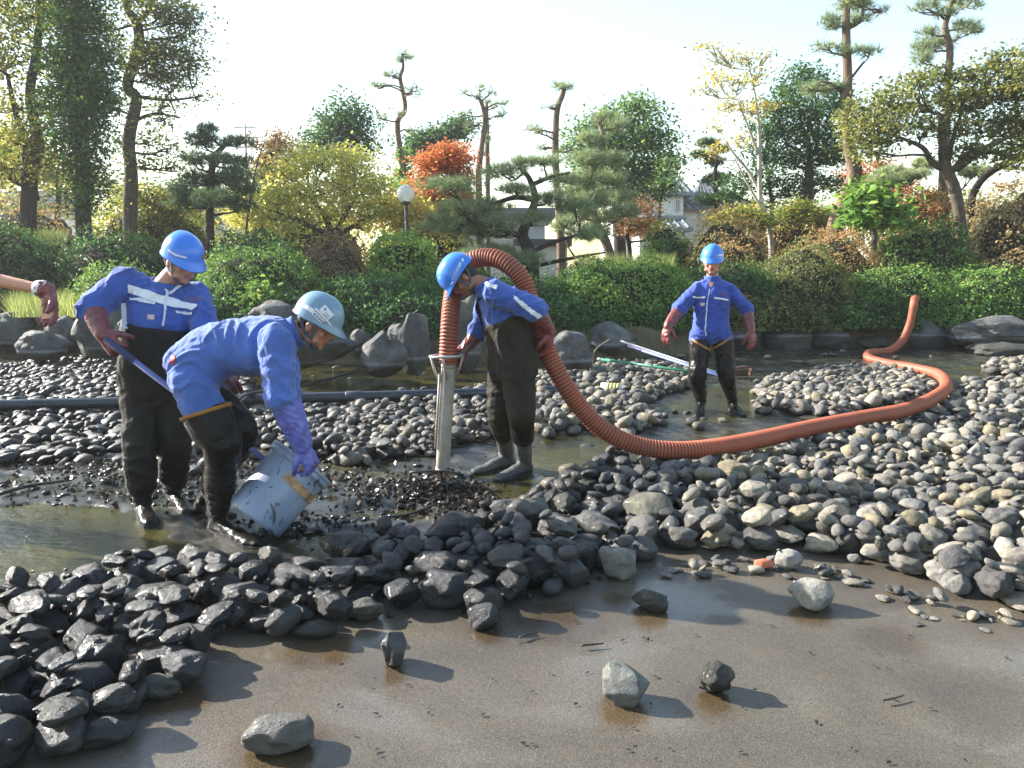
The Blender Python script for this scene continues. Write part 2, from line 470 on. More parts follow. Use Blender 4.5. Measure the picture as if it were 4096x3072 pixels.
def grid_faces(nx, ny):
    i = np.arange(nx - 1)[None, :] + nx * np.arange(ny - 1)[:, None]
    i = i.ravel()
    return np.stack([i, i + 1, i + nx + 1, i + nx], axis=1)
me = mesh_np('pond_bed', np.stack([XX.ravel(), YY.ravel(), ZZ.ravel()], axis=1), grid_faces(nx, ny))
at = me.attributes.new('mud', 'FLOAT', 'POINT'); at.data.foreach_set('value', MM.ravel().astype(np.float32))
ST = np.zeros(XX.shape)
for (u, v, r) in [(2470, 2850, .16), (2830, 2800, .15), (1540, 2700, .12), (1130, 2990, .22), (3230, 2460, .16), (2600, 2470, .16), (2480, 2420, .2), (1960, 2540, .12), (1280, 2600, .2), (700, 2800, .2), (3560, 2560, .2), (2250, 2480, .3)]:
    p = G(u, v, .012); r *= .75
    ST = np.maximum(ST, sstep(1.25 - (((XX - p.x) ** 2 + (YY - p.y) ** 2) / (r * r)) + .5 * fbm(XX * 7, YY * 7, 3)))
at = me.attributes.new('stain', 'FLOAT', 'POINT'); at.data.foreach_set('value', ST.ravel().astype(np.float32))
tag(link('pond_bed', me, M['bed']), kind='structure')
me = mesh_np('water', [(-14.5, 3.2, 0), (14.5, 3.2, 0), (14.5, 15.8, 0), (-14.5, 15.8, 0)], [(0, 1, 2, 3)])
tag(link('water', me, M['water']), kind='structure')

def shore_y(x):
    return np.interp(x, [-14, -5, -2.2, 0, 2.2, 4, 14], [13.4, 13.0, 12.3, 12.3, 13.0, 14.6, 14.9])
def park_z(x, y):
    d = y - shore_y(x)
    z = -0.45 + 0.95 * sstep(d / 0.55 + 0.2) + 0.30 * sstep(d / 7.0) + 0.05 * fbm(x * 0.5, y * 0.5, 5)
    side = np.maximum(np.abs(x) - 14.0, -y - 5.5)
    return np.maximum(z, -0.45 + 1.0 * sstep(side / 0.9))
gx = np.concatenate([-np.geomspace(900, 20, 12), np.linspace(-18, 18, 90), np.geomspace(20, 900, 12)])
gy = np.concatenate([-np.geomspace(300, 9, 8), np.linspace(-8, 11, 20), np.linspace(11.3, 24, 64), np.geomspace(25.5, 1500, 22)])
XX, YY = np.meshgrid(gx, gy)
ZZ = park_z(XX, YY)
me = mesh_np('ground', np.stack([XX.ravel(), YY.ravel(), ZZ.ravel()], axis=1), grid_faces(len(gx), len(gy)))
tag(link('ground', me, M['soil']), kind='structure')
def pz(x, y): return float(park_z(np.array([x]), np.array([y]))[0])

# ------------------------------------------------------------------ stones
def stone_variant(seed, sub, angular=0.0, rough=0.10):
    r = random.Random(seed)
    bm = bmesh.new()
    bmesh.ops.create_icosphere(bm, subdivisions=sub, radius=1.0)
    off = V((r.uniform(-50, 50), r.uniform(-50, 50), r.uniform(-50, 50)))
    planes = []
    for k in range(int(3 + 7 * angular)):
        n = V((r.gauss(0, 1), r.gauss(0, 1), r.gauss(0, 1))).normalized()
        planes.append((n, r.uniform(0.62, 0.92) if angular > 0.3 else r.uniform(0.8, 1.0)))
    for v in bm.verts:
        p = v.co.copy()
        s = 1 + 0.34 * noise.noise(p * 0.9 + off) + rough * 1.5 * noise.noise(p * 2.1 + off) + rough * 0.4 * noise.noise(p * 4.5 + off) + rough * .08 * noise.noise(p * 10 + off)
        p = p * s
        for n, d in planes:
            e = p.dot(n) - d
            if e > 0: p -= n * e * (0.88 if angular > 0.3 else 0.65)
        v.co = p
    vs = np.array([tuple(v.co) for v in bm.verts])
    fs = np.array([[q.index for q in f.verts] for f in bm.faces])
    bm.free()
    vs -= vs.mean(axis=0)
    vs /= np.abs(vs).max(axis=0)
    return vs, fs
HI = [stone_variant(100 + i, 4, (0.0, 0.5, 0.2, 0.8, 1.0)[i % 5], 0.10 if i % 3 else 0.16) for i in range(20)]
LO = [stone_variant(100 + i, 2, (0.0, 0.5, 0.2, 0.8, 1.0)[i % 5], 0.10 if i % 3 else 0.16) for i in range(20)]
LO1 = [stone_variant(100 + i, 1, (0.0, 0.5, 0.2, 0.8, 1.0)[i % 5], .12) for i in range(20)]
HI_ME = []
for i, (vs, fs) in enumerate(HI):
    me = mesh_np('stone_shape', vs, fs)
    ca = me.color_attributes.new('tone', 'FLOAT_COLOR', 'POINT')
    ca.data.foreach_set('color', np.ones(len(vs) * 4, dtype=np.float32))
    me.materials.append(M['stone'])
    HI_ME.append(me)

HOSE_PX = [(2330, 1640, .50), (2430, 1730, .337), (2560, 1785, .237), (2700, 1802, .205), (2860, 1790, .21), (3050, 1755, .215), (3250, 1710, .215), (3450, 1672, .215), (3620, 1640, .215), (3730, 1595, .21), (3785, 1545, .19), (3750, 1497, .15),
           (3640, 1470, .10), (3540, 1452, .085), (3475, 1432, .085), (3480, 1412, .085), (3555, 1404, .09)]
HOSE_FIELD = [G(u, v, z) for u, v, z in HOSE_PX]
HOSE_R = 0.068
hose_s = spline(HOSE_FIELD, 10)
WET_FRONT = [(-300, 2430), (100, 2300), (330, 2262), (560, 2215), (660, 2190), (760, 2225), (900, 2245), (1180, 2215), (1400, 2145), (1520, 2110), (1700, 2150), (1790, 2080), (1960, 2010), (2100, 2005), (2250, 1950), (2330, 1850),
             (2460, 1800), (2680, 1830), (2760, 2000), (2700, 2150), (2600, 2240), (2480, 2320), (2330, 2380), (2080, 2410), (1960, 2500), (1780, 2470), (1500, 2490), (1380, 2550), (1150, 2590), (1050, 2585), (960, 2545),
             (840, 2590), (820, 2670), (700, 2740), (560, 2790), (480, 2930), (300, 3030), (-300, 3250)]
DRY_RIGHT = [(2460, 1800), (2700, 1835), (3050, 1790), (3400, 1715), (3650, 1650), (3790, 1610), (3850, 1530), (4400, 1500), (4400, 2520), (4000, 2430), (3800, 2380), (3600, 2310), (3380, 2250), (3150, 2185), (3000, 2215), (2760, 2220), (2620, 2240), (2700, 2100), (2740, 1950)]
BEHIND_HOSE = [(3010, 1545), (3150, 1500), (3400, 1460), (3560, 1468), (3700, 1505), (3760, 1560), (3650, 1620), (3350, 1680), (3030, 1655)]
FAR_RIGHT = [(3930, 1450), (4400, 1425), (4400, 1510), (3950, 1505)]
MID_BACK = [(2060, 1530), (2250, 1475), (2450, 1450), (2700, 1455), (2800, 1495), (2800, 1545), (2640, 1590), (2560, 1640), (2690, 1690), (2500, 1755), (2330, 1735), (2130, 1735), (2080, 1620)]
MID = [(960, 1690), (1100, 1625), (1300, 1600), (1480, 1595), (1800, 1565), (2000, 1545), (2070, 1560), (2075, 1720), (1990, 1755), (1830, 1790), (1730, 1840), (1560, 1835), (1400, 1890), (1300, 1835), (1180, 1805), (1000, 1795)]
LEFT_BACK = [(-400, 1465), (250, 1440), (600, 1440), (950, 1465), (1010, 1560), (960, 1680), (900, 1830), (500, 1810), (300, 1865), (-400, 1880)]
REGIONS = [  # polygon, heap height, wet, size lo/hi (long half axis), name of the place
    (WET_FRONT, 0.165, 0.95, .050, .130, 'front'), (DRY_RIGHT, 0.18, 0.12, .038, .116, 'right'), (BEHIND_HOSE, .13, .05, .045, .105, 'behind'), (FAR_RIGHT, .14, .05, .05, .115, 'far'),
    (MID_BACK, .15, .12, .045, .108, 'midback'), (MID, .14, .5, .038, .105, 'mid'), (LEFT_BACK, .11, .8, .042, .105, 'left')]
GX0, GY0, GS = -7.5, 1.9, 0.02
GNX, GNY = int(17 / GS), int(14 / GS)
cx = GX0 + GS * np.arange(GNX); cy = GY0 + GS * np.arange(GNY)
CXX, CYY = np.meshgrid(cx, cy)
HGT = bed_z(CXX, CYY)[0]
LIM = np.full(HGT.shape, -1.0)
CU, CV = px_np(CXX, CYY)
REG = np.full(HGT.shape, -1, dtype=int)
for i, (poly, hh, *_r) in enumerate(REGIONS):
    m_ = in_poly(CU, CV, poly)
    zc_ = CYY * CP - (hh - .06 - CAM_H) * SP; yc_ = CYY * SP + (hh - .06 - CAM_H) * CP        # the same place at the heap's height
    m_ &= in_poly(2048 + FPX * CXX / zc_, 1536 - FPX * yc_ / zc_ , poly)
    REG[m_] = i
    LIM[m_] = hh
LIM += np.where(REG >= 0, 0.05 * fbm(CXX * 1.6, CYY * 1.6, 6), 0)
for p in hose_s:                                  # stones stay under the hose
    d2 = (CXX - p.x) ** 2 + (CYY - p.y) ** 2
    LIM = np.where((d2 < 0.13 ** 2) & (LIM > 0), np.minimum(LIM, p.z - HOSE_R + 0.01), LIM)
KEEP_OUT = [(G(590, 2070), .2), (G(740, 2050), .2), (G(930, 2190), .17), (G(1030, 2150), .22), (G(820, 2080), .2), (G(2060, 1915), .26), (G(1930, 1895), .2), (G(1770, 1880), .14), (G(2800, 1640), .12), (G(2945, 1668), .16), (G(60, 2050), .25)]
for p, r in KEEP_OUT:
    LIM[((CXX - p.x) ** 2 + (CYY - p.y) ** 2) < r * r] = -1
stones = []        # x, y, z, (a, b, c), yaw, tilt, variant, region, tone rgb, wet
ok = np.argwhere(LIM > 0)
def rock_tone(rg, wet):
    t = RNG.random()
    if t < .30: c = np.array([.19, .195, .20])
    elif t < .48: c = np.array([.085, .09, .095])
    elif t < .70: c = np.array([.29, .28, .255])
    elif t < .82: c = np.array([.235, .22, .165])
    elif t < .92: c = np.array([.12, .125, .135])
    else: c = np.array([.40, .38, .34])
    g = RNG.uniform(.75, 1.25)
    if rg in ('right', 'behind', 'far', 'midback'): g *= 1.0
    if rg == 'front': g *= .8
    if rg == 'left': g *= .65  # darker far left stones: damp, with the shade there put into their tone
    if rg != 'front': c = c * np.array([1.07, 1.0, .90])
    return np.clip(c * g * .86, .03, .45)
def place(x, y, a, b, c, yaw, rg, wet, variant, tone, lim, tol=1.0):
    ix = int((x - GX0) / GS); iy = int((y - GY0) / GS)
    r = int(a / GS) + 1
    if ix - r < 0 or iy - r < 0 or ix + r >= GNX or iy + r >= GNY: return False
    sub = HGT[iy - r:iy + r + 1, ix - r:ix + r + 1]
    dx = CXX[iy - r:iy + r + 1, ix - r:ix + r + 1] - x; dy = CYY[iy - r:iy + r + 1, ix - r:ix + r + 1] - y
    ca, sa = math.cos(yaw), math.sin(yaw)
    q = ((dx * ca + dy * sa) / a) ** 2 + ((-dx * sa + dy * ca) / b) ** 2
    inside = q < 0.85
    if not inside.any(): return False
    bot = np.sqrt(np.maximum(0, 1 - np.minimum(q, 1))) * c
    hs = sub[inside]
    need = (sub + bot)[inside]                     # centre height that clears each cell
    z = np.percentile(need, 80 if tol >= 1 else 96) - (.2 * c if tol < 1 else 0)
    if z + c > lim + c * 0.35 + 0.02 and tol >= 1: return False
    if np.percentile(hs, 90) - np.percentile(hs, 10) > 0.9 * c + 0.035 and tol >= 1: return False
    # tilt to the slope
    w = inside.astype(float)
    gxs = np.sum(dx * (sub - hs.mean()) * w) / (np.sum(dx * dx * w) + 1e-9); gys = np.sum(dy * (sub - hs.mean()) * w) / (np.sum(dy * dy * w) + 1e-9)
    tilt = V((-max(-.6, min(.6, gxs)), -max(-.6, min(.6, gys)), 1)).normalized()
    top = z + bot
    sub[q < 0.9] = np.maximum(sub, top)[q < 0.9]
    stones.append((x, y, z, a, b, c, yaw, tilt, variant, rg, tone, wet))
    return True
# single stones lying on the bare concrete in front: px centre base, length (m), ratios, yaw, variant, tone, wet
SINGLE = [
    (1582, 2660, .088, .062, .105, 1.2, 3, (.20, .20, .195), .7, 'upright grey stone with a hollow, alone on wet concrete before the heap'),
    (1125, 2990, .165, .105, .085, .25, 8, (.23, .225, .20), .5, 'long blunt dark stone alone at the bottom, nearest the camera'),
    (2490, 2800, .125, .10, .095, -.4, 9, (.22, .23, .21), .2, 'angular mid grey stone alone on the bare concrete'),
    (2863, 2770, .10, .08, .09, .5, 0, (.11, .105, .08), .8, 'small round brownish black stone sitting in an amber wet stain'),
    (3250, 2430, .15, .12, .10, -.3, 1, (.30, .30, .27), .05, 'smooth pale rounded stone alone before the dry heap'),
    (2600, 2440, .13, .085, .075, -.5, 4, (.13, .13, .10), .7, 'dark mottled oblong stone at the edge of the wet heap'),
    (1940, 2510, .098, .09, .085, .3, 5, (.14, .15, .17), .9, 'round blue-black stone at the front tip of the wet heap'),
    (2475, 2310, .13, .11, .125, .2, 6, (.33, .33, .29), .3, 'big upright pale stone with a shiny face above the dark oblong one'),
    (3150, 2275, .10, .08, .075, -.4, 7, (.40, .39, .36), .1, 'white-spotted round stone just behind the red brick piece'),
    (1790, 2420, .165, .13, .12, .1, 8, (.13, .13, .15), .8, 'flat-faced dark slab stone facing the camera in the heap front'),
    (430, 2970, .13, .09, .065, .25, 10, (.14, .14, .13), .9, 'low wet dark stone with a bright tip lying before the corner heap'),
    (620, 2790, .13, .075, .06, .1, 2, (.17, .18, .13), .8, 'flat olive stone resting against a round blue-grey one'),
    (745, 2740, .12, .09, .085, .1, 11, (.15, .16, .18), .85, 'smooth round blue-grey stone at the outer rim of the corner heap'),
    (1450, 2480, .14, .08, .075, .15, 12, (.18, .175, .14), .6, 'smooth brown-grey stone at the rim, left of the upright stone'),
    (1270, 2550, .14, .07, .06, .2, 16, (.17, .17, .14), .8, 'long glossy stone lying at the rim beneath the bucket'),
    (1140, 2550, .115, .085, .075, .7, 17, (.18, .19, .17), .8, 'leaning egg-shaped stone with a lit face beneath the bucket'),
    (2090, 2120, .235, .15, .135, .55, 6, (.20, .20, .18), .5, 'large wedge-shaped boulder stone beside the leaf litter pool'),
    (2600, 2110, .21, .15, .14, -.35, 1, (.22, .215, .16), .4, 'large round brown stone with a pale sunlit patch in the heap'),
    (3820, 2330, .19, .13, .10, .1, 5, (.33, .32, .30), .05, 'broad pale flat-topped stone at the lower right rim'),
    (3900, 1870, .13, .10, .16, .2, 13, (.30, .29, .27), .05, 'upright blocky grey stone standing out of the dry heap'),
]
for (u, v, a, b, c, yaw, var, tone, wet, lab) in SINGLE:
    p = G(u, v, 0.01); k_ = .72 if c < .12 or a < .15 else .8; a, b, c = a * k_, b * k_, c * k_
    place(p.x, p.y, a, b, c, yaw, lab, wet, var, np.array(tone) * .8, 9, 0.5)
tries = 0
for phase, (n_try, s_lo, s_hi) in enumerate([(2600, .72, 1.0), (9000, .38, .75), (16000, .14, .45), (12000, .0, .2)]):
    pick = ok[RNG.integers(0, len(ok), n_try)]
    for iy, ix in pick:
        rg = REGIONS[REG[iy, ix]]
        s = rg[3] + (rg[4] - rg[3]) * RNG.uniform(s_lo, s_hi)
        x = cx[ix] + RNG.uniform(-.01, .01); y = cy[iy] + RNG.uniform(-.01, .01)
        a = s; b = s * RNG.uniform(.62, .92); c = s * RNG.uniform(.36, .72)
        wet = rg[2]
        if rg[5] == 'right':
            u0 = CU[iy, ix]; wet = float(np.clip((3000 - u0) / 600, 0, 1)) * .5 + .06
        if rg[5] == 'front':
            u0 = CU[iy, ix]; wet = .95 - .35 * float(np.clip((u0 - 1900) / 800, 0, 1))
        wet = float(np.clip(wet + RNG.normal(0, .08), 0, 1))
        place(x, y, a, b, c, RNG.uniform(0, math.pi), rg[5], wet, int(RNG.integers(0, 20)), rock_tone(rg[5], wet), LIM[iy, ix])
# small gravel between the cobbles
for iy, ix in ok[RNG.integers(0, len(ok), 9000)]:
    if cy[iy] > 7.5: continue
    s = RNG.uniform(.012, .032)
    place(cx[ix], cy[iy], s, s * RNG.uniform(.6, .95), s * RNG.uniform(.45, .8), RNG.uniform(0, 3), REGIONS[REG[iy, ix]][5], REGIONS[REG[iy, ix]][2], int(RNG.integers(0, 20)), rock_tone(REGIONS[REG[iy, ix]][5], .5), LIM[iy, ix] - .03)
# loose chips on the concrete at the foot of the dry heap
for k in range(70):
    u = RNG.uniform(2650, 4080); v = np.interp(u, [2650, 3000, 3150, 3400, 3700, 4096], [2270, 2240, 2235, 2300, 2410, 2480]) + abs(RNG.normal(0, 38))
    p = G(u, v, .012); s = RNG.uniform(.012, .05)
    place(p.x, p.y, s, s * RNG.uniform(.5, .9), s * RNG.uniform(.2, .5), RNG.uniform(0, 3), 'chip', .1, int(RNG.choice([3, 4, 8, 9, 13, 14, 18, 19])), rock_tone('right', .1), 9, .5)
for k in range(70):
    pud = [(2750, 1680, 150, 45), (1500, 1500, 500, 60), (2080, 1780, 250, 50), (500, 1890, 500, 60), (3300, 1440, 400, 25), (1150, 1850, 200, 50), (2200, 2000, 150, 40)][k % 7]
    p = G(pud[0] + RNG.normal(0, pud[2] * .6), pud[1] + RNG.normal(0, pud[3] * .5), .0); s = RNG.uniform(.03, .09)
    if min((p - q).length - r for q, r in KEEP_OUT) < s: continue
    place(p.x, p.y, s, s * RNG.uniform(.6, .9), s * RNG.uniform(.35, .7), RNG.uniform(0, 3), 'pool', .6, int(RNG.integers(0, 20)), rock_tone('mid', .5), 9, .5)

def stone_matrix(s):
    x, y, z, a, b, c, yaw, tilt, *_ = s
    q = V((0, 0, 1)).rotation_difference(tilt) @ Quaternion((0, 0, 1), yaw)
    return Matrix.Translation((x, y, z)) @ q.to_matrix().to_4x4() @ Matrix.Diagonal((a, b, c, 1))
def screen_size(s):
    u, v = pix(s[0], s[1], s[2])
    if not (-40 < u < 4136 and v < 3110): return 0
    return s[3] / s[1] * FPX
HSETS = {'front': 'stones of the wet heap in front', 'right': 'stones of the dry heap', 'behind': 'stones behind the hose', 'far': 'stones at the far pool edge', 'midback': 'stones behind the man with the hose',
         'mid': 'stones along the grey pipe', 'left': 'stones on the shaded far bed', 'chip': 'chips on the concrete', 'pool': 'stones in the shallow pools'}
# hidden stones (well under the final surface) cannot be seen and stay with the mass
def exposed(s):
    for fx, fy in ((0, 0), (.55, 0), (-.55, 0), (0, .55), (0, -.55), (.85, 0), (-.85, 0), (0, .85), (0, -.85), (.6, -.6), (-.6, -.6), (.6, .6), (-.6, .6)):
        ca, sa = math.cos(s[6]), math.sin(s[6])
        x = s[0] + fx * s[3] * ca - fy * s[4] * sa; y = s[1] + fx * s[3] * sa + fy * s[4] * ca
        q = min(.99, fx * fx + fy * fy)
        ix = min(GNX - 1, max(0, int((x - GX0) / GS))); iy = min(GNY - 1, max(0, int((y - GY0) / GS)))
        if s[2] + s[5] * math.sqrt(1 - q) > HGT[iy, ix] - 0.035: return True
    return False
order = sorted(range(len(stones)), key=lambda i: -(screen_size(stones[i]) if exposed(stones[i]) else 0))
single_ids = [i for i, s in enumerate(stones) if s[9] not in HSETS]
big = set(single_ids + [i for i in order if i not in set(single_ids)][:278])
def words_of(s):
    t = s[10]; l = t.mean()
    shade = 'black-grey' if l < .13 else 'dark grey' if l < .2 else 'mid grey' if l < .3 else 'pale grey' if l < .45 else 'whitish'
    if t[0] - t[2] > .05 * (l / .2): shade = {'black-grey': 'dark brown', 'dark grey': 'brownish grey', 'mid grey': 'olive-brown', 'pale grey': 'tan', 'whitish': 'cream'}[shade]
    form = 'angular' if s[8] % 5 >= 3 else ('flat' if s[5] / s[3] < .52 else 'rounded')
    size = 'large' if s[3] > .105 else 'middling' if s[3] > .08 else 'small'
    return size, shade, form
def place_words(s):
    u, v = pix(s[0], s[1], s[2])
    rg = s[9]
    if rg == 'front':
        if u < 600: return 'piled in the wet corner heap left of the bucket man' if v > 2450 else 'at the edge of the brown pool'
        if u < 1250: return 'in the wet heap below the bucket'
        if u < 1900: return 'in the dark wet heap in front of the leaf litter'
        return 'in the half-wet heap in front of the grey boots'
    if rg == 'right':
        if v < 1800: return 'in the dry heap just beyond the long run of hose'
        if u < 3000: return 'in the damp heap just under the hose sag'
        if u < 3550: return 'in the middle of the dry heap under the hose'
        return 'in the dry heap at the photo right side'
    return {'behind': 'in the bend behind the orange hose', 'far': 'at the far pool edge beyond the hose', 'midback': 'between the hose man and the far man', 'mid': 'beside the grey pipe and suction tube',
            'left': 'on the shaded bed behind the waders man', 'chip': 'lying loose on the concrete by the dry heap', 'pool': 'lying in the shallow pool'}[rg]
mass_v, mass_f, mass_c = [], [], []
nv = 0
for i, s in enumerate(stones):
    mx_ = stone_matrix(s)
    if i in big:
        o = bpy.data.objects.new('river_stone', HI_ME[s[8]])
        COL.objects.link(o)
        o.matrix_world = mx_
        o.color = (s[10][0], s[10][1], s[10][2], s[11])
        if i in single_ids:
            tag(o, s[9], 'stone')
        else:
            size, shade, form = words_of(s)
            tag(o, '%s %s %s stone %s' % (size, shade, form, place_words(s)), 'stone', HSETS[s[9]])
    elif exposed(s):
        vs, fs = (LO if s[3] > .034 else LO1)[s[8]]
        A = np.array(mx_)
        mass_v.append(vs @ A[:3, :3].T + A[:3, 3]); mass_f.append(fs + nv); nv += len(vs)
        mass_c.append(np.tile(np.array([*s[10], s[11]]), (len(vs), 1)))
me = mesh_np('stone_mass', np.concatenate(mass_v), np.concatenate(mass_f))
ca = me.color_attributes.new('tone', 'FLOAT_COLOR', 'POINT')
ca.data.foreach_set('color', np.concatenate(mass_c).astype(np.float32).ravel())
me.set_sharp_from_angle(angle=math.radians(60))
o = link('river_pebbles', me, M['stone'])
tag(o, 'smaller and farther grey river stones filling the heaps across the drained pond', 'pebbles', kind='stuff')
print('stones', len(stones), 'mass', len(mass_v))

# ------------------------------------------------------------------ shore boulders
def boulder(name, label, u0, u1, vt, vb, Y, seed, ang=.5, depth=1.0, zb=None, rough=.14, shape=None, group='boulders along the shore'):
    vs, fs = stone_variant(seed, 4, ang, rough)
    if shape is not None: vs = shape(vs)
    a, b = P(u0, vt, Y), P(u1, vb, Y)
    w = (b.x - a.x) / 2; h = (a.z - b.z)
    z0 = b.z - 0.15 * h if zb is None else zb
    hh = (a.z - z0) / 2
    vs = vs * np.array([w, w * depth, hh]) + np.array([(a.x + b.x) / 2, Y + w * depth * .3, (a.z + z0) / 2])
    me = mesh_np(name, vs, fs); me.set_sharp_from_angle(angle=math.radians(24))
    return tag(link(name, me, M['boulder']), label, 'boulder', group)
BL = [
    (30, 265, 1322, 1432, 11.9, 'long flat pale-topped boulder under the hanging glove', .2, .7),
    (-120, 140, 1240, 1400, 13.3, 'dark rounded boulder at the photo left edge', .3, .8),
    (150, 330, 1262, 1400, 13.0, 'round grey boulder with a mossy cap behind the hanging glove', .3, .8),
    (255, 520, 1180, 1420, 12.4, 'tall grey boulder between the hanging glove and the standing waders man', .5, .8),
    (420, 640, 1240, 1430, 12.2, 'dark boulder behind the striped coverall man', .5, .8),
    (900, 1440, 1285, 1480, 10.5, 'big undercut boulder behind the bent man head', .5, .6),
    (980, 1220, 1200, 1330, 11.9, 'pitted pale boulder above the bent man back', .9, .7),
    (1390, 1480, 1305, 1420, 12.2, 'low pale boulder right of the light blue-grey helmet', .3, .8),
    (1428, 1632, 1322, 1492, 10.3, 'squat boulder with a notched top standing in the pool', .5, .8),
    (1585, 1722, 1238, 1470, 10.9, 'tall pointed boulder standing upright behind the squat one', .45, .7),
    (1535, 1650, 1290, 1380, 11.9, 'rounded grey boulder tucked behind the pointed one', .2, .8),
    (1790, 1960, 1150, 1480, 11.6, 'rough upright boulder behind the orange hose and tube', .8, .7),
    (2180, 2375, 1322, 1490, 10.7, 'dark drum-shaped boulder with a tide line right of the hose man', .3, .9),
    (2330, 2560, 1285, 1420, 13.1, 'pale blue-grey boulder under the hedge left of the blue poles', .5, .7),
    (2520, 2700, 1300, 1420, 14.0, 'shaded boulder under the hedge behind the blue poles', .6, .7),
    (2660, 2860, 1320, 1420, 14.4, 'low shaded boulder behind the far man legs', .5, .7),
    (2870, 3080, 1300, 1410, 14.6, 'shaded boulder at the water edge right of the far man', .5, .7),
    (3060, 3260, 1290, 1405, 14.7, 'shaded squarish boulder below the brown bush', .6, .7),
    (3230, 3420, 1310, 1405, 14.8, 'low dark boulder left of where the hose climbs', .5, .7),
    (3400, 3590, 1330, 1400, 14.9, 'small dark boulder behind the hose bend', .5, .7),
    (3600, 3790, 1270, 1400, 14.9, 'blue-grey boulder right of the climbing hose', .5, .7),
    (3775, 4200, 1262, 1392, 14.3, 'very large flat dark boulder at the photo right edge', .35, .6),
    (3900, 4160, 1370, 1430, 13.4, 'low dark boulder before the very large flat one', .3, .7),
    (-700, -150, 1250, 1400, 13.2, 'long boulder beyond the left picture edge', .4, .6),
    (4180, 4700, 1270, 1395, 14.6, 'long boulder beyond the right picture edge', .4, .6),
    (640, 940, 1290, 1440, 12.3, 'dark boulder hidden behind the two coverall men', .4, .7),
    (2000, 2200, 1330, 1440, 12.4, 'shaded boulder directly behind the hose man back', .5, .7),
]
def notch(vs):
    vs = vs.copy(); m_ = np.exp(-((vs[:, 0] - .28) / .16) ** 2) * (vs[:, 2] > 0); vs[:, 2] -= .45 * m_ * vs[:, 2]
    vs[:, 0] *= np.where(vs[:, 2] > 0, 1 - .25 * vs[:, 2], 1); return vs
def point(vs):
    vs = vs.copy(); t = (vs[:, 2] + 1) / 2; vs[:, 0] = vs[:, 0] * (1.1 - .30 * t ** 2) + .08 * t; return vs
def undercut(vs):
    vs = vs.copy(); t = np.clip(-vs[:, 2], 0, 1); vs[:, 0] = vs[:, 0] * (1 - .22 * t) - .12 * t; return vs
for i, (u0, u1, vt, vb, Y, lab, ang, dp) in enumerate(BL):
    boulder('shore_boulder', lab, u0, u1, vt, vb, Y, 300 + i, ang, dp, shape={8: notch, 9: point, 5: undercut}.get(i))
# ------------------------------------------------------------------ vegetation
def leaf_mesh(name, pos, nrm, size, tint, aspect=.55, curl=.0):
    """pos n x 3 leaf base points, nrm n x 3 preferred normals; each leaf one pointed quad"""
    n = len(pos)
    nrm = nrm / (np.linalg.norm(nrm, axis=1, keepdims=True) + 1e-9)
    r = RNG.normal(size=(n, 3)); t = r - nrm * np.sum(r * nrm, axis=1, keepdims=True)
    t /= np.linalg.norm(t, axis=1, keepdims=True) + 1e-9
    b = np.cross(nrm, t)
    L = (size * RNG.uniform(.7, 1.3, n))[:, None]
    p0 = pos - t * L * .5
    p2 = pos + t * L * .5
    mid = pos - t * L * .06 + nrm * L * .10
    p1 = mid + b * L * aspect * .5; p3 = mid - b * L * aspect * .5
    vs = np.stack([p0, p1, p2, p3], axis=1).reshape(-1, 3)
    fs = np.arange(n * 4).reshape(n, 4)
    return mesh_np(name, vs, fs, False, {'tint': np.clip(tint, 0, 1)})
def needle_mesh(name, pos, dirs, length, width, k, tint, spread=.85):
    """tufts of k thin needles at pos, fanning about dirs"""
    n = len(pos)
    pos = np.repeat(pos, k, axis=0); d = np.repeat(dirs, k, axis=0) + RNG.normal(size=(n * k, 3)) * spread
    d /= np.linalg.norm(d, axis=1, keepdims=True) + 1e-9
    s = np.cross(d, RNG.normal(size=(n * k, 3))); s /= np.linalg.norm(s, axis=1, keepdims=True) + 1e-9
    L = length * RNG.uniform(.7, 1.15, (n * k, 1))
    a = pos + s * width * .5; b = pos - s * width * .5; c = pos + d * L
    vs = np.stack([a, b, c], axis=1).reshape(-1, 3)
    fs = np.arange(n * k * 3).reshape(-1, 3)
    return mesh_np(name, vs, fs, False, {'tint': np.clip(np.repeat(tint, k) + RNG.normal(0, .08, n * k), 0, 1)})
def ball_pts(n, shell=.55):
    p = RNG.normal(size=(n, 3)); p /= np.linalg.norm(p, axis=1, keepdims=True)
    return p * (RNG.uniform(shell ** 3, 1, (n, 1)) ** (1 / 3))
def limb(g, a, b, r0, r1, sag=.15, seg=5):
    a = V(a); b = V(b); L = (b - a).length
    pts = []
    w = V((RNG.normal(), RNG.normal(), RNG.normal())) * L * .08
    for i in range(seg + 1):
        t = i / seg
        p = a.lerp(b, t) + V((0, 0, -1)) * L * sag * math.sin(math.pi * t) * .5 + w * math.sin(math.pi * t) + V((RNG.normal(), RNG.normal(), RNG.normal())) * L * .02 * (0 < i < seg)
        pts.append(p)
    g.tube(pts, [r0 + (r1 - r0) * i / seg for i in range(seg + 1)], 5)
    return pts
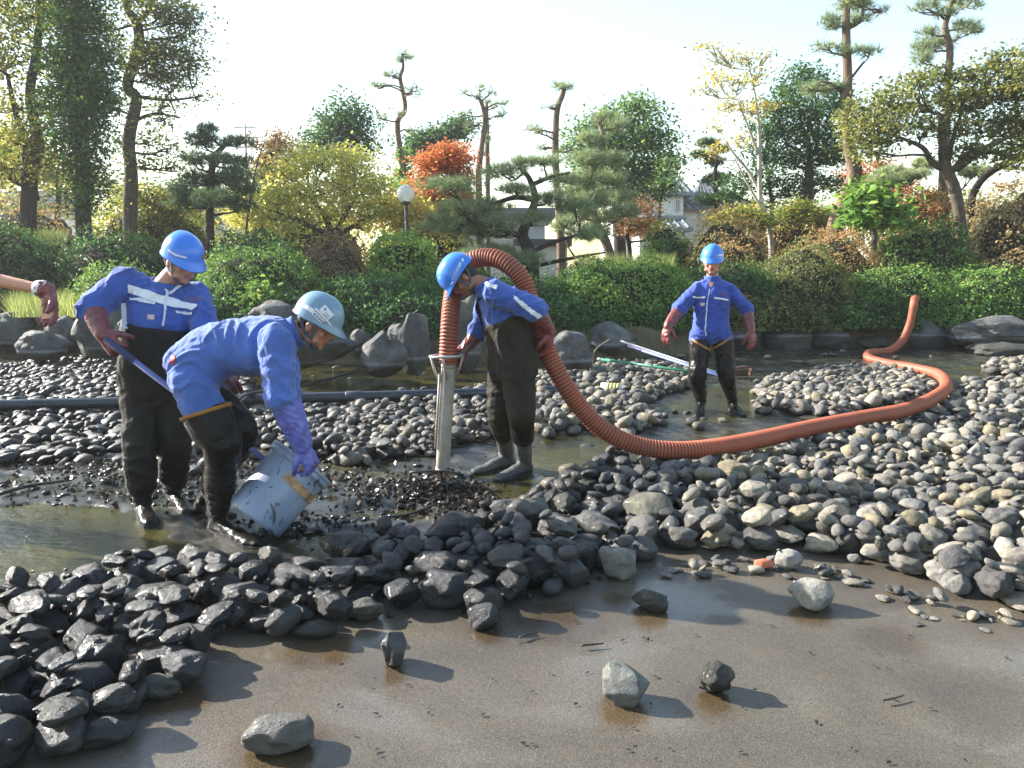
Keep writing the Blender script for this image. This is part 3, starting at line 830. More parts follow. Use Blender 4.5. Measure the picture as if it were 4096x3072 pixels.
def tree(name, label, Y, trunk, blobs, leaf, bark, style='broad', n=5000, size=.09, cat='tree', group=None, depth=.8, cluster=26, crad=.20, stems=(), twigs=3, tint_bias=0.0, pads=None, flat=.5, ndl=(.13, .011, 12), extra=None, roots=True, sag=.15):
    """trunk: [(u, v, radius m)] from the foot up at depth Y; stems: more such lists; blobs: [(u, v, ru, rv[, dy])] crown masses in photo pixels"""
    g = Geo()
    paths = []
    for k, tr_ in enumerate([trunk] + list(stems)):
        dy = 0 if k == 0 else RNG.normal(0, .25)
        pts = [P(u, v, Y + dy * (i > 0)) for i, (u, v, r) in enumerate(tr_)]
        rad = [r for *_, r in tr_]
        if k == 0 or roots:
            foot = pts[0].copy(); foot.z = min(pz(foot.x, foot.y), pts[0].z) - .1
            if pts[0].z - foot.z > .3 and k == 0:
                pts = [foot] + pts; rad = [rad[0] * 1.15] + rad
        sp_ = spline(pts, 5); rr_ = lerp_list(rad, 5)
        g.tube(sp_, rr_, 8)
        paths.append(list(zip(sp_, rr_)))
    allp = [q for p in paths for q in p]
    root = empty(name, paths[0][0][0], label, cat, group)
    pos, nr, ti = [], [], []
    tot = sum(b[2] * b[3] for b in blobs)
    for bl in blobs:
        u, v, ru, rv = bl[:4]
        c = P(u, v, Y + (bl[4] if len(bl) > 4 else RNG.normal(0, depth * .35)))
        rx = ru / FPX * Y * (.9 if style == 'broad' else 1); rz = rv / FPX * Y * (.88 if style == 'broad' else 1); ry = max(rx, rz) * depth
        # limb from the trunk to the blob
        best = min(allp, key=lambda q: (q[0] - c).length + 2.2 * max(0, q[0].z - (c.z - .25 * rz)))
        tip = c - V((0, 0, rz * .25))
        lp = limb(g, best[0], tip, min(best[1] * .6, .02 + .035 * max(rx, rz)), .014, sag)
        for k in range(twigs):
            d = ball_pts(1, .7)[0] * np.array([rx, ry, rz]) * .85
            limb(g, lp[RNG.integers(2, len(lp))], c + V(d), .02, .006, .1, 3)
        m_ = max(12, int(n * (ru * rv) / tot))
        if style == 'broad':
            nc = max(3, m_ // cluster)
            cc = ball_pts(nc, .3) * np.array([rx, ry, rz]) * RNG.uniform(.75, 1.22, (nc, 1))
            p = np.repeat(cc, cluster, axis=0) + RNG.normal(size=(nc * cluster, 3)) * crad * np.array([1.15, 1.15, .5]) * np.repeat(RNG.uniform(.6, 1.3, (nc, 1)), cluster, axis=0)
            for k in range(min(nc, 4)):
                limb(g, lp[RNG.integers(2, len(lp))], c + V(cc[RNG.integers(0, nc)]), .016, .005, .1, 3)
            pos.append(p + np.array(c))
            q = RNG.normal(size=p.shape) * .55; q[:, 2] += .9
            nr.append(q)
            hgt = np.repeat(RNG.normal(.46, .24, nc), cluster) + RNG.normal(0, .12, nc * cluster)
            ti.append(hgt + tint_bias)
        else:
            nc = max(6, m_)
            p = ball_pts(nc, .1) * np.array([rx, ry, rz * flat]) * RNG.uniform(.6, 1.25, (nc, 1))
            pos.append(p + np.array(c))
            q = p / np.array([rx, ry, rz]) * .9; q[:, 2] += .75
            nr.append(q)
            ti.append(RNG.normal(.45, .18, nc) + tint_bias)
    pos = np.concatenate(pos); nr = np.concatenate(nr); ti = np.concatenate(ti)
    link('trunk', g.mesh('trunk'), M[bark], root)
    me = leaf_mesh('crown', pos, nr, size, ti) if style == 'broad' else needle_mesh('crown', pos, nr / np.linalg.norm(nr, axis=1, keepdims=True), ndl[0], ndl[1], ndl[2], ti)
    link('crown', me, M[leaf], root)
    return root
def shrub(name, label, u0, u1, vt, Y, leaf, n=5000, size=.035, z0=None, depth=.9, cat='shrub', group=None, rough=.16, boxy=2.5, tint=0.0, tb=.34, light_top=.3):
    """clipped or mounded bush between pixels u0..u1 with its top at row vt, centre depth Y"""
    a, b = P(u0, vt, Y), P(u1, vt, Y)
    cxm = (a.x + b.x) / 2; w = (b.x - a.x) / 2
    z0 = pz(cxm, Y) - .1 if z0 is None else z0
    h = a.z - z0; d = depth
    root = empty(name, (cxm, Y, z0), label, cat, group)
    def surf(th, ph, k=1.0):
        ct, st = np.cos(th), np.sin(th)
        e = 2 / boxy
        f = lambda q: np.sign(q) * np.abs(q) ** e
        x = f(np.cos(ph)) * np.abs(ct) ** e * w; y = f(np.sin(ph)) * np.abs(ct) ** e * d; z = np.abs(st) ** e * h
        bmp = 1 + rough * fbm(cxm * 3 + x * 1.6 + 9, y * 1.6 + z * 1.9 + Y, 2, 3) + rough * .5 * fbm(cxm * 5 + x * 5.0, y * 4 + z * 5.0 + Y, 4, 2)
        return np.stack([x * bmp * k, y * bmp * k, z * bmp * k], axis=1)
    m_ = int(n * 1.02)
    th = np.arcsin(RNG.uniform(-.05, 1, m_)); ph = RNG.uniform(math.pi * .95, math.pi * 2.05, m_)       # the side seen, plus the ends
    back = RNG.random(m_) < .30
    ph = np.where(back, ph - math.pi, ph)
    p = surf(th, ph, 1.0)
    # even out density by thinning on position cells
    area_w = np.abs(np.cos(th)) * 1.0 + .35
    keep = RNG.random(m_) < area_w / area_w.max() * .95
    p = p[keep]; th = th[keep]; ph = ph[keep]
    depth_in = np.abs(RNG.normal(0, .05, len(p)))
    sprout = RNG.random(len(p)) < .09
    depth_in = np.where(sprout, -RNG.uniform(.02, .12, len(p)), depth_in)
    nrm = p / np.array([w * w, d * d, h * h]); nrm /= np.linalg.norm(nrm, axis=1, keepdims=True) + 1e-9
    q = p - nrm * depth_in[:, None]
    cl = fbm(q[:, 0] * 3.1 + Y * 7, q[:, 2] * 3.1 + q[:, 1] * 2.3, 5, 3)
    cl2 = fbm(q[:, 0] * 8.5 + Y * 3, q[:, 2] * 8.5 + q[:, 1] * 6.0, 1, 2)
    q = q + nrm * (cl2 * .075)[:, None]
    kp = RNG.random(len(q)) < np.clip(1.05 + cl2 * 1.1, .25, 1)
    q = q[kp]; nrm = nrm[kp]; cl = cl[kp] + cl2[kp] * .35; sprout = sprout[kp]
    ti = .40 + tint + tb * cl + light_top * (nrm[:, 2] - .4) * .4 + RNG.normal(0, .13, len(q)) + np.where(sprout, .25, 0)  # tint paints lit tops and shaded hollows into the leaves
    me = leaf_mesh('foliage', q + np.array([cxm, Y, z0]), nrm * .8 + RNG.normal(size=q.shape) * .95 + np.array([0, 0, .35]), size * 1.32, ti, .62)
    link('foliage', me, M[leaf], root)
    # solid dark dome for the inner twigs, their shade put into its colour
    T, F = np.meshgrid(np.linspace(0, math.pi / 2, 9), np.linspace(0, 2 * math.pi, 29))
    core = surf(T.ravel(), F.ravel(), .86) + np.array([cxm, Y, z0])
    link('twigs', mesh_np('twigs', core, grid_faces(9, 29)), M['bramble_shade'], root)
    return root

# --- clipped hedges and mounds on the bank, front to back
HG = 'clipped shrubs along the bank'
SH = [
    ('ground_cover', 'dark ferny growth over the boulders left of the bent man', 560, 1000, 1190, 13.5, 'lf_hedge', 7500, .05, .7, {'tint': -.15}),
    ('ground_cover', 'dark trailing growth behind the pitted boulder', 940, 1450, 1180, 13.3, 'lf_hedge', 8750, .045, .6, {'tint': -.12}),
    ('ground_cover', 'dark trailing growth behind the pointed boulder', 1400, 1900, 1190, 13.2, 'lf_hedge', 8750, .045, .6, {'tint': -.1}),
    ('ground_cover', 'dark trailing growth behind the hose man waders', 1880, 2380, 1200, 13.6, 'lf_hedge', 8750, .045, .6, {'tint': -.08}),
    ('ground_cover', 'leafy growth hanging over the bank left of the far man', 2330, 2790, 1180, 14.3, 'lf_hedge', 8750, .045, .6, {'tint': 0}),
    ('ground_cover', 'dry twiggy growth hanging over the bank right of the far man', 2850, 3330, 1190, 15.0, 'lf_olive', 8750, .045, .6, {'tint': -.3, 'rough': .25}),
    ('ground_cover', 'green growth hanging over the bank by the climbing hose', 3280, 3660, 1190, 15.1, 'lf_hedge', 7500, .045, .6, {}),
    ('ground_cover', 'green growth hanging over the very large flat boulder', 3660, 4250, 1180, 15.3, 'lf_hedge_y', 10000, .045, .6, {'tint': -.2}),
    # name, label, u0, u1, vt, Y, leaf, n, size, depth, opts
    ('azalea_shrub', 'dark green mounded shrub at the photo left edge below the path', -250, 215, 880, 15.6, 'lf_hedge', 11250, .04, 1.4, {}),
    ('azalea_shrub', 'dark green mound between the path and the striped coverall man', 250, 700, 905, 15.8, 'lf_hedge', 11250, .04, 1.2, {}),
    ('azalea_shrub', 'low green shrub above the boulders left of the striped coverall man', 280, 640, 1055, 14.2, 'lf_hedge_y', 8125, .035, .8, {}),
    ('azalea_shrub', 'broad green hedge mound behind the bent man back', 780, 1320, 985, 14.4, 'lf_hedge_y', 18750, .036, 1.1, {'tint': -.12}),
    ('azalea_shrub', 'tall green shrub right of the blue helmet of the waders man', 820, 1180, 905, 16.4, 'lf_hedge', 10000, .04, 1.2, {}),
    ('azalea_shrub', 'round rust-brown clipped shrub left of the globe lamp', 1185, 1490, 928, 15.2, 'lf_rust', 12500, .028, 1.0, {'boxy': 2.2, 'rough': .05}),
    ('azalea_shrub', 'dark green hedge behind the pointed boulder', 1240, 1800, 1085, 13.9, 'lf_hedge', 17500, .036, .9, {}),
    ('azalea_shrub', 'light green bushy shrub at the foot of the globe lamp', 1460, 1760, 935, 15.4, 'lf_hedge_y', 11250, .05, 1.0, {'rough': .2, 'tint': .12}),
    ('azalea_shrub', 'dark shrub behind the hose man head', 1700, 2000, 1080, 14.6, 'lf_hedge', 10000, .036, .9, {}),
    ('azalea_shrub', 'green hedge behind the hose arch', 1950, 2330, 1095, 14.6, 'lf_hedge', 11250, .036, .9, {}),
    ('azalea_shrub', 'big fresh green hedge between the hose man and the far man', 2200, 2800, 1030, 14.7, 'lf_hedge_y', 21250, .036, 1.0, {'tint': -.08}),
    ('azalea_shrub', 'green hedge right behind the far man', 2700, 3120, 1045, 15.6, 'lf_hedge', 12500, .036, .9, {'tint': .05}),
    ('azalea_shrub', 'greyish brown thinning shrub right of the far man', 3010, 3420, 985, 15.7, 'lf_olive', 12500, .036, 1.0, {'rough': .24, 'boxy': 2.2, 'tint': -.2}),
    ('azalea_shrub', 'green hedge mound above the climbing hose', 3330, 3800, 1075, 15.9, 'lf_hedge_y', 13750, .036, 1.0, {'tint': -.1}),
    ('azalea_shrub', 'green hedge at the photo right edge above the very large boulder', 3720, 4300, 1050, 15.9, 'lf_hedge_y', 16250, .036, 1.0, {'tint': -.05}),
    ('azalea_shrub', 'pinkish orange autumn mound below the tall curved pine', 3130, 3560, 905, 16.9, 'lf_orange', 12500, .036, 1.1, {'boxy': 2.1, 'rough': .14}),
    ('azalea_shrub', 'light green mound under the spreading right tree', 3480, 3900, 880, 17.4, 'lf_hedge_y', 11250, .042, 1.1, {'rough': .18}),
    ('azalea_shrub', 'golden brown shrub behind the far man helmet', 2740, 3110, 868, 18.2, 'lf_orange', 12500, .04, 1.2, {'boxy': 2.1, 'rough': .2, 'tint': -.12}),
    ('azalea_shrub', 'dark green shrub with a bare stem left of the golden brown one', 2560, 2800, 905, 19.5, 'lf_green', 7500, .05, 1.0, {'rough': .2}),
    ('azalea_shrub', 'russet shrub with pale stems at the photo right edge', 3830, 4350, 740, 17.9, 'lf_russet', 16250, .05, 1.2, {'boxy': 2.1, 'rough': .22}),
    ('azalea_shrub', 'olive undergrowth beneath the ivy-clad tree', 330, 860, 800, 20.5, 'lf_gold', 12500, .055, 1.5, {'rough': .2}),
    ('azalea_shrub', 'yellowish low hedge beyond the path at far left', -200, 330, 800, 23, 'lf_orange', 8750, .055, 1.5, {'rough': .2, 'tint': -.1}),
    ('azalea_shrub', 'distant green hedge behind the yellow tree', 860, 1500, 850, 23, 'lf_gold', 11250, .055, 1.5, {'rough': .2}),
    ('azalea_shrub', 'distant olive hedge behind the globe lamp', 1480, 1900, 880, 22, 'lf_gold', 10000, .055, 1.3, {'rough': .2}),
    ('azalea_shrub', 'distant orange bushes at the foot of the dark tree', 2980, 3330, 860, 22, 'lf_orange', 8750, .05, 1.3, {'rough': .2}),
    ('azalea_shrub', 'distant orange hedge under the right-hand pines', 3500, 4100, 820, 24, 'lf_orange', 11250, .06, 1.3, {'rough': .2}),
]
for nm, lab, u0, u1, vt, Y, lf, n, sz, dp, kw in SH:
    shrub(nm, lab, u0, u1, vt, Y, lf, n, sz, None, dp, 'shrub', HG if nm == 'azalea_shrub' else 'growth over the bank', **kw)

# --- trees
tree('tall_tree', 'tall forked deciduous tree with gold-green leaves at the photo left edge', 17.5, [(115, 960, .17), (120, 700, .155), (150, 560, .13), (120, 380, .10), (150, 180, .08), (170, -120, .04)],
     [(60, 60, 170, 130), (230, 30, 130, 110), (40, 250, 150, 90), (240, 230, 110, 90), (70, 420, 150, 70), (230, 400, 110, 80), (60, 560, 150, 70), (150, 520, 120, 60), (-60, 640, 110, 70), (30, 690, 120, 50), (200, 640, 90, 60), (-90, 150, 120, 200), (120, -120, 260, 110)],
     'lf_gold', 'bark_dark', n=16000, size=.095, stems=[[(135, 800, .12), (95, 560, .09), (60, 440, .06), (30, 300, .04)], [(130, 700, .06), (30, 640, .045), (-80, 560, .03)]], crad=.22)
tree('ivy_tree', 'tall tree trunk wrapped in dense green ivy beside the forked tree', 17.0, [(335, 900, .16), (330, 600, .14), (320, 300, .12), (310, 0, .09), (310, -150, .06)],
     [(320, 60, 115, 120, -.2), (310, 230, 120, 130, -.2), (335, 400, 100, 130, -.2), (340, 560, 95, 110, -.2), (350, 690, 75, 90, -.2), (325, 790, 60, 80, -.2), (270, 470, 60, 160, -.1), (400, 330, 60, 160, -.1), (310, -80, 110, 90, -.2)],
     'lf_ivy', 'bark_dark', n=21000, size=.085, crad=.18, twigs=1, depth=.7)
tree('pine_tree', 'tall crooked dark pine reaching out of frame right of the ivy', 19.0, [(520, 900, .17), (525, 700, .155), (515, 560, .145), (545, 400, .13), (510, 340, .125), (555, 180, .115), (545, 90, .11), (510, 30, .08), (495, -100, .05)],
     [(640, 60, 120, 70), (720, 130, 90, 60), (760, 240, 80, 60), (620, 200, 90, 60), (680, 330, 90, 45), (610, 290, 70, 45), (790, 390, 55, 22), (650, 410, 90, 30), (450, 420, 60, 50), (640, 480, 60, 35), (600, 560, 70, 40), (470, 560, 50, 50), (660, 600, 80, 30), (690, 660, 60, 30), (570, 660, 60, 35), (460, 230, 60, 80), (580, -20, 160, 80), (660, 250, 130, 110), (430, 100, 60, 90), (740, 60, 70, 60)],
     'lf_olive', 'bark', n=12000, size=.09, crad=.2, cluster=22, stems=[[(545, 100, .07), (600, 30, .05), (640, -80, .03)], [(520, 490, .05), (620, 455, .035), (720, 470, .02)], [(540, 385, .05), (680, 400, .03), (810, 385, .015)]], tint_bias=-.12, roots=False)
tree('garden_pine', 'dark layered garden pine between the crooked tree and the yellow tree', 18.5, [(840, 940, .10), (842, 760, .09), (855, 640, .075), (900, 580, .05), (930, 560, .03)],
     [(810, 560, 70, 40), (950, 570, 60, 28), (780, 640, 60, 35), (880, 640, 60, 30), (960, 650, 55, 30), (790, 720, 80, 40), (900, 720, 80, 40), (980, 760, 60, 40), (760, 800, 90, 45), (880, 800, 100, 40), (830, 520, 40, 30), (940, 700, 60, 35), (720, 760, 50, 35), (970, 830, 70, 35)],
     'needle_dark', 'bark_dark', 'needle', n=1700, ndl=(.17, .014, 12), flat=.8, twigs=2)
tree('maple_tree', 'broad yellow-green tree with low spreading boughs behind the rust-brown shrub', 18.0, [(1330, 985, .09), (1325, 930, .085), (1290, 850, .05), (1240, 790, .035)],
     [(1150, 690, 100, 60), (1290, 640, 110, 60), (1420, 660, 110, 60), (1120, 780, 90, 60), (1240, 770, 110, 70), (1380, 760, 120, 70), (1500, 740, 80, 70), (1170, 860, 100, 50), (1330, 860, 120, 50), (1470, 850, 90, 50), (1080, 860, 60, 40), (1230, 640, 70, 50), (1540, 820, 60, 50), (1450, 900, 80, 40), (1180, 930, 70, 30), (1380, 600, 70, 40)],
     'lf_yellow', 'bark_dark', n=11500, size=.085, stems=[[(1335, 940, .06), (1380, 860, .05), (1430, 780, .03)], [(1325, 945, .06), (1210, 890, .045), (1110, 850, .025)], [(1340, 950, .05), (1450, 880, .04), (1510, 850, .02)]], crad=.17)
tree('round_tree', 'pale green round-topped tree rising behind the yellow tree', 27.0, [(1380, 900, .16), (1375, 700, .13), (1375, 560, .09)],
     [(1380, 430, 60, 45), (1330, 500, 60, 50), (1430, 490, 60, 50), (1380, 520, 80, 60), (1290, 560, 60, 50), (1450, 580, 70, 50), (1360, 610, 100, 50), (1260, 590, 50, 40)], 'lf_dark', 'bark', n=6500, size=.13, crad=.28, tint_bias=.15)
for (lab, Y, trunk, blobs, seedv) in [
    ('tall bare pollarded pine behind the globe lamp with ivy at its foot', 24.0, [(1622, 950, .14), (1615, 700, .12), (1600, 600, .11), (1590, 490, .10), (1620, 440, .085), (1612, 370, .08), (1600, 310, .075), (1612, 270, .06), (1608, 215, .04)],
     [(1520, 345, 28, 12), (1650, 350, 38, 22), (1570, 295, 25, 16), (1600, 240, 22, 14), (1530, 470, 36, 12), (1610, 455, 22, 12), (1612, 212, 26, 10), (1640, 230, 14, 10), (1660, 370, 26, 14), (1545, 300, 14, 9), (1650, 520, 30, 10), (1500, 340, 14, 8)], 1),
    ('bare pollarded pine with a forked top in the middle distance', 25.0, [(1920, 950, .14), (1915, 700, .12), (1930, 560, .10), (1940, 480, .09), (1925, 410, .075), (1905, 385, .04)],
     [(1860, 370, 30, 16), (1935, 352, 36, 16), (1990, 420, 34, 16), (2020, 410, 26, 14), (1850, 455, 36, 14), (1880, 500, 24, 16), (1905, 390, 24, 12), (1960, 370, 20, 12), (2010, 455, 16, 10)], 2),
    ('slim bare trunk standing close behind the forked pollarded pine', 28.0, [(1952, 950, .11), (1950, 640, .10), (1948, 500, .09), (1946, 410, .07)], [(1950, 405, 18, 10), (1946, 560, 14, 26), (1930, 610, 20, 12)], 3),
    ('tall bare pollarded pine with a bent top right of the hose arch', 21.0, [(2245, 1040, .15), (2240, 900, .135), (2225, 700, .115), (2222, 560, .105), (2228, 440, .10), (2250, 380, .085), (2256, 345, .08)],
     [(2200, 425, 40, 16), (2250, 350, 30, 14), (2120, 515, 52, 15), (2270, 600, 40, 12), (2230, 340, 20, 12), (2170, 590, 30, 14), (2210, 640, 46, 26), (2150, 520, 40, 16), (2280, 345, 14, 12)], 4)]:
    trunk = [(u_, v_, r_ * .78) for u_, v_, r_ in trunk]
    blobs = [(u_, v_ + 3, a_ * .95, b_ * .75) for u_, v_, a_, b_ in blobs]
    tree('pollarded_pine', lab, Y, trunk, blobs, 'needle', 'bark_pine', 'needle', n=60, ndl=(.24, .012, 10), flat=1.2, twigs=4, group='bare pollarded pines', sag=-.1)
tree('ivy_growth', 'bright ivy climbing the foot of the pollarded pine by the lamp', 23.7, [(1622, 900, .03), (1618, 700, .02), (1612, 600, .012)], [(1618, 640, 20, 50), (1622, 700, 28, 50), (1626, 760, 34, 50)], 'lf_bright', 'bark', n=1500, size=.11, crad=.12, twigs=0, cat='ivy')
tree('maple_tree', 'red-orange autumn maple right of the globe lamp', 19.0, [(1745, 1000, .09), (1740, 900, .08), (1765, 790, .06), (1790, 700, .035)],
     [(1790, 600, 80, 35), (1720, 650, 70, 40), (1840, 640, 60, 40), (1780, 680, 80, 40), (1700, 720, 60, 40), (1840, 710, 60, 40), (1740, 770, 90, 45), (1680, 800, 60, 50), (1820, 790, 60, 40), (1640, 860, 60, 50)],
     'lf_red', 'bark_dark', n=9500, size=.085, crad=.15, stems=[[(1742, 900, .045), (1700, 790, .03), (1680, 700, .02)]])
tree('maple_tree', 'orange and yellow maple below the red one, behind the lamp post', 18.2, [(1640, 1010, .07), (1645, 930, .06), (1690, 850, .04)],
     [(1640, 820, 70, 45), (1720, 860, 80, 50), (1590, 880, 70, 50), (1660, 920, 90, 45), (1770, 900, 60, 45), (1560, 820, 50, 40)], 'lf_yellow', 'bark_dark', n=6500, size=.085, crad=.16, tint_bias=.25, stems=[[(1642, 950, .04), (1600, 860, .025)]])
tree('evergreen_tree', 'dark bluish evergreen behind the red maple', 30.0, [(1740, 900, .16), (1745, 640, .12)], [(1690, 560, 50, 45), (1760, 540, 60, 35), (1820, 520, 50, 45), (1730, 610, 80, 50), (1860, 500, 36, 36), (1660, 600, 40, 40)], 'lf_dark', 'bark_dark', n=5500, size=.14, crad=.26)
tree('garden_pine', 'spreading gnarled garden pine with layered pale needle pads behind the hose man', 16.2, [(2130, 1050, .13), (2110, 990, .125), (2090, 940, .11), (2110, 880, .09), (2140, 800, .075), (2120, 720, .055), (2090, 680, .035)],
     [(1810, 745, 130, 26), (1850, 840, 120, 40), (1780, 900, 110, 40), (1900, 920, 120, 45), (1950, 830, 90, 32), (2010, 690, 90, 28), (2080, 660, 60, 22), (2060, 760, 70, 26), (2170, 650, 60, 24), (2260, 720, 80, 30), (2200, 800, 80, 30), (2300, 830, 80, 32), (2140, 880, 60, 30), (2010, 900, 70, 35), (1980, 1010, 110, 34), (2090, 1040, 90, 34), (1910, 1030, 80, 30), (2330, 940, 70, 30), (2260, 900, 60, 30)],
     'needle', 'bark_dark', 'needle', n=2100, ndl=(.19, .011, 14), flat=.9, twigs=3, depth=.9, stems=[[(2085, 945, .07), (1980, 910, .05), (1890, 890, .03)], [(2120, 1010, .055), (2240, 960, .038), (2340, 935, .02)], [(2140, 800, .06), (2060, 790, .05), (1960, 820, .03)], [(2125, 740, .05), (2200, 710, .035), (2280, 690, .02)], [(2160, 1060, .042), (2300, 1030, .034), (2420, 1010, .02)]], roots=False)
tree('camphor_tree', 'large rounded green tree in front of the white house', 26.0, [(2480, 1000, .2), (2470, 850, .18), (2470, 700, .13), (2480, 560, .09)],
     [(2560, 440, 70, 50), (2470, 470, 80, 50), (2390, 520, 80, 55), (2560, 540, 90, 60), (2640, 560, 70, 60), (2480, 590, 110, 70), (2350, 620, 80, 60), (2590, 670, 100, 60), (2670, 640, 50, 50), (2440, 700, 120, 60), (2540, 770, 110, 50), (2380, 760, 80, 45), (2640, 740, 60, 45), (2560, 410, 40, 30), (2300, 560, 50, 45)],
     'lf_green', 'bark_dark', n=12000, size=.14, crad=.30, tint_bias=.05)
tree('garden_pine', 'slim pale-needled pine standing before the large rounded tree', 19.5, [(2440, 1040, .12), (2420, 960, .115), (2380, 880, .10), (2365, 780, .09), (2370, 680, .08), (2410, 580, .06), (2405, 510, .05), (2390, 490, .03)],
     [(2420, 475, 70, 18), (2480, 500, 50, 18), (2360, 560, 60, 26), (2350, 640, 80, 34), (2450, 640, 60, 28), (2330, 720, 80, 36), (2440, 720, 70, 30), (2360, 800, 90, 34), (2290, 780, 60, 30), (2480, 790, 70, 26), (2420, 870, 90, 30), (2500, 850, 60, 26), (2310, 860, 70, 34), (2380, 930, 80, 28)],
     'needle', 'bark_pine', 'needle', n=1400, ndl=(.22, .014, 12), flat=.9, twigs=3, roots=False)
tree('maple_tree', 'small orange-leaved tree at the foot of the white house wall', 21.5, [(2520, 1010, .06), (2510, 930, .05), (2550, 850, .03)], [(2560, 830, 60, 40), (2480, 880, 60, 35), (2600, 880, 60, 40), (2530, 910, 70, 35), (2630, 940, 50, 35)], 'lf_orange', 'bark_dark', n=3200, size=.08, crad=.14, tint_bias=.1)
tree('slim_tree', 'thin dark-stemmed tree before the white house', 23.0, [(2630, 980, .05), (2635, 880, .045), (2650, 760, .035), (2670, 680, .02)], [(2680, 660, 40, 30), (2640, 740, 40, 30), (2690, 730, 36, 24), (2620, 900, 30, 30)], 'lf_green', 'bark_dark', n=900, size=.1, crad=.18)
tree('garden_pine', 'small crooked pine in front of the grey-roofed house', 24.0, [(2865, 930, .08), (2865, 800, .07), (2860, 700, .06), (2868, 620, .045), (2840, 575, .03)], [(2830, 575, 45, 16), (2805, 620, 40, 12), (2860, 650, 40, 16), (2870, 720, 50, 26), (2830, 800, 50, 20), (2900, 790, 40, 20), (2890, 600, 30, 12)], 'needle_dark', 'bark_dark', 'needle', n=900, ndl=(.17, .02, 12), flat=.9)
tree('birch_tree', 'white-stemmed sparse tree with pale leaves left of the dark tree', 21.0, [(3085, 980, .075), (3065, 880, .07), (3040, 780, .065), (3038, 640, .055), (3035, 500, .045), (3020, 380, .03), (3000, 280, .015)],
     [(2830, 190, 50, 26), (2900, 230, 60, 30), (2990, 230, 50, 30), (2870, 300, 60, 30), (2960, 320, 60, 36), (3040, 300, 40, 30), (2820, 360, 40, 26), (2900, 420, 60, 36), (3000, 440, 60, 40), (3060, 420, 40, 30), (2860, 500, 40, 26), (2960, 560, 50, 36), (2850, 600, 40, 30), (3080, 210, 26, 20)],
     'lf_gold', 'bark_pale', n=2600, size=.085, crad=.18, cluster=12, stems=[[(3045, 780, .05), (2990, 680, .04), (2940, 620, .03), (2900, 560, .015)], [(3036, 620, .04), (2990, 500, .03), (2950, 400, .015)], [(3060, 860, .045), (3005, 760, .03), (2940, 640, .02)]], tint_bias=.35, roots=False)
tree('evergreen_tree', 'large dark green tree behind the white-stemmed one', 23.0, [(3180, 1000, .2), (3200, 880, .18), (3230, 780, .15), (3240, 640, .11)],
     [(3210, 280, 50, 36), (3180, 350, 70, 50), (3260, 330, 70, 50), (3120, 420, 80, 55), (3230, 430, 90, 60), (3330, 420, 70, 60), (3090, 520, 90, 60), (3200, 540, 100, 60), (3320, 530, 90, 60), (3060, 620, 80, 55), (3170, 640, 100, 50), (3300, 630, 90, 55), (3080, 710, 80, 50), (3210, 730, 90, 45), (3350, 620, 60, 50), (2960, 720, 60, 45), (2930, 780, 60, 40), (3140, 770, 70, 40), (3320, 730, 60, 35)],
     'lf_dark', 'bark_dark', n=14000, size=.115, crad=.24, tint_bias=.05, stems=[[(3170, 980, .12), (3210, 870, .1), (3260, 760, .07)], [(3090, 900, .08), (3085, 790, .06), (3070, 700, .04)]])
tree('pine_tree', 'tall pine with a thick curved trunk and sparse pads right of the dark tree', 18.5, [(3340, 925, .20), (3360, 860, .19), (3395, 760, .175), (3420, 690, .165), (3405, 620, .15), (3390, 540, .13), (3388, 420, .115), (3390, 300, .105), (3385, 160, .095), (3385, 40, .085), (3390, -60, .06)],
     [(3310, 190, 50, 16), (3400, 205, 60, 16), (3480, 210, 50, 14), (3320, 90, 40, 26), (3440, 80, 40, 20), (3400, 20, 60, 26), (3460, 20, 40, 20), (3270, 360, 60, 22), (3350, 350, 40, 20), (3240, 360, 30, 18), (3440, 15, 40, 20), (3530, 45, 25, 12), (3330, 110, 30, 18)],
     'needle', 'bark_pine', 'needle', n=420, ndl=(.22, .012, 12), flat=.8, twigs=3, stems=[[(3395, 110, .06), (3440, 80, .05), (3455, 20, .03)], [(3392, 330, .03), (3450, 255, .025), (3460, 250, .012)]], roots=False, sag=-.05)
tree('oak_tree', 'wide olive-green tree with forked boughs at the photo right', 17.0, [(3850, 1110, .10), (3860, 1000, .10), (3840, 880, .115), (3820, 760, .12), (3780, 660, .115), (3770, 560, .08), (3765, 460, .06)],
     [(3640, 330, 90, 40), (3760, 310, 90, 45), (3880, 290, 90, 50), (4000, 260, 80, 60), (3560, 380, 90, 45), (3680, 420, 110, 55), (3820, 410, 110, 60), (3950, 390, 100, 60), (4060, 360, 80, 70), (3480, 450, 80, 55), (3560, 500, 90, 60), (3700, 520, 100, 45), (3850, 510, 90, 50), (3990, 500, 90, 60), (3430, 540, 60, 60), (3520, 570, 70, 40), (3900, 590, 80, 40), (4030, 610, 70, 50), (3400, 450, 50, 60), (3470, 610, 60, 30), (3840, 620, 60, 30), (4090, 480, 80, 90), (4150, 300, 100, 120), (4150, 560, 80, 70)],
     'lf_olive', 'bark', n=13500, size=.10, crad=.17, stems=[[(3790, 680, .085), (3730, 650, .07), (3690, 590, .05), (3600, 550, .03)], [(3800, 690, .08), (3870, 630, .06), (3960, 580, .045), (4060, 540, .03)], [(3790, 660, .06), (3810, 560, .045), (3850, 440, .03)], [(3830, 680, .06), (3940, 600, .04), (4090, 520, .03)]], roots=False)
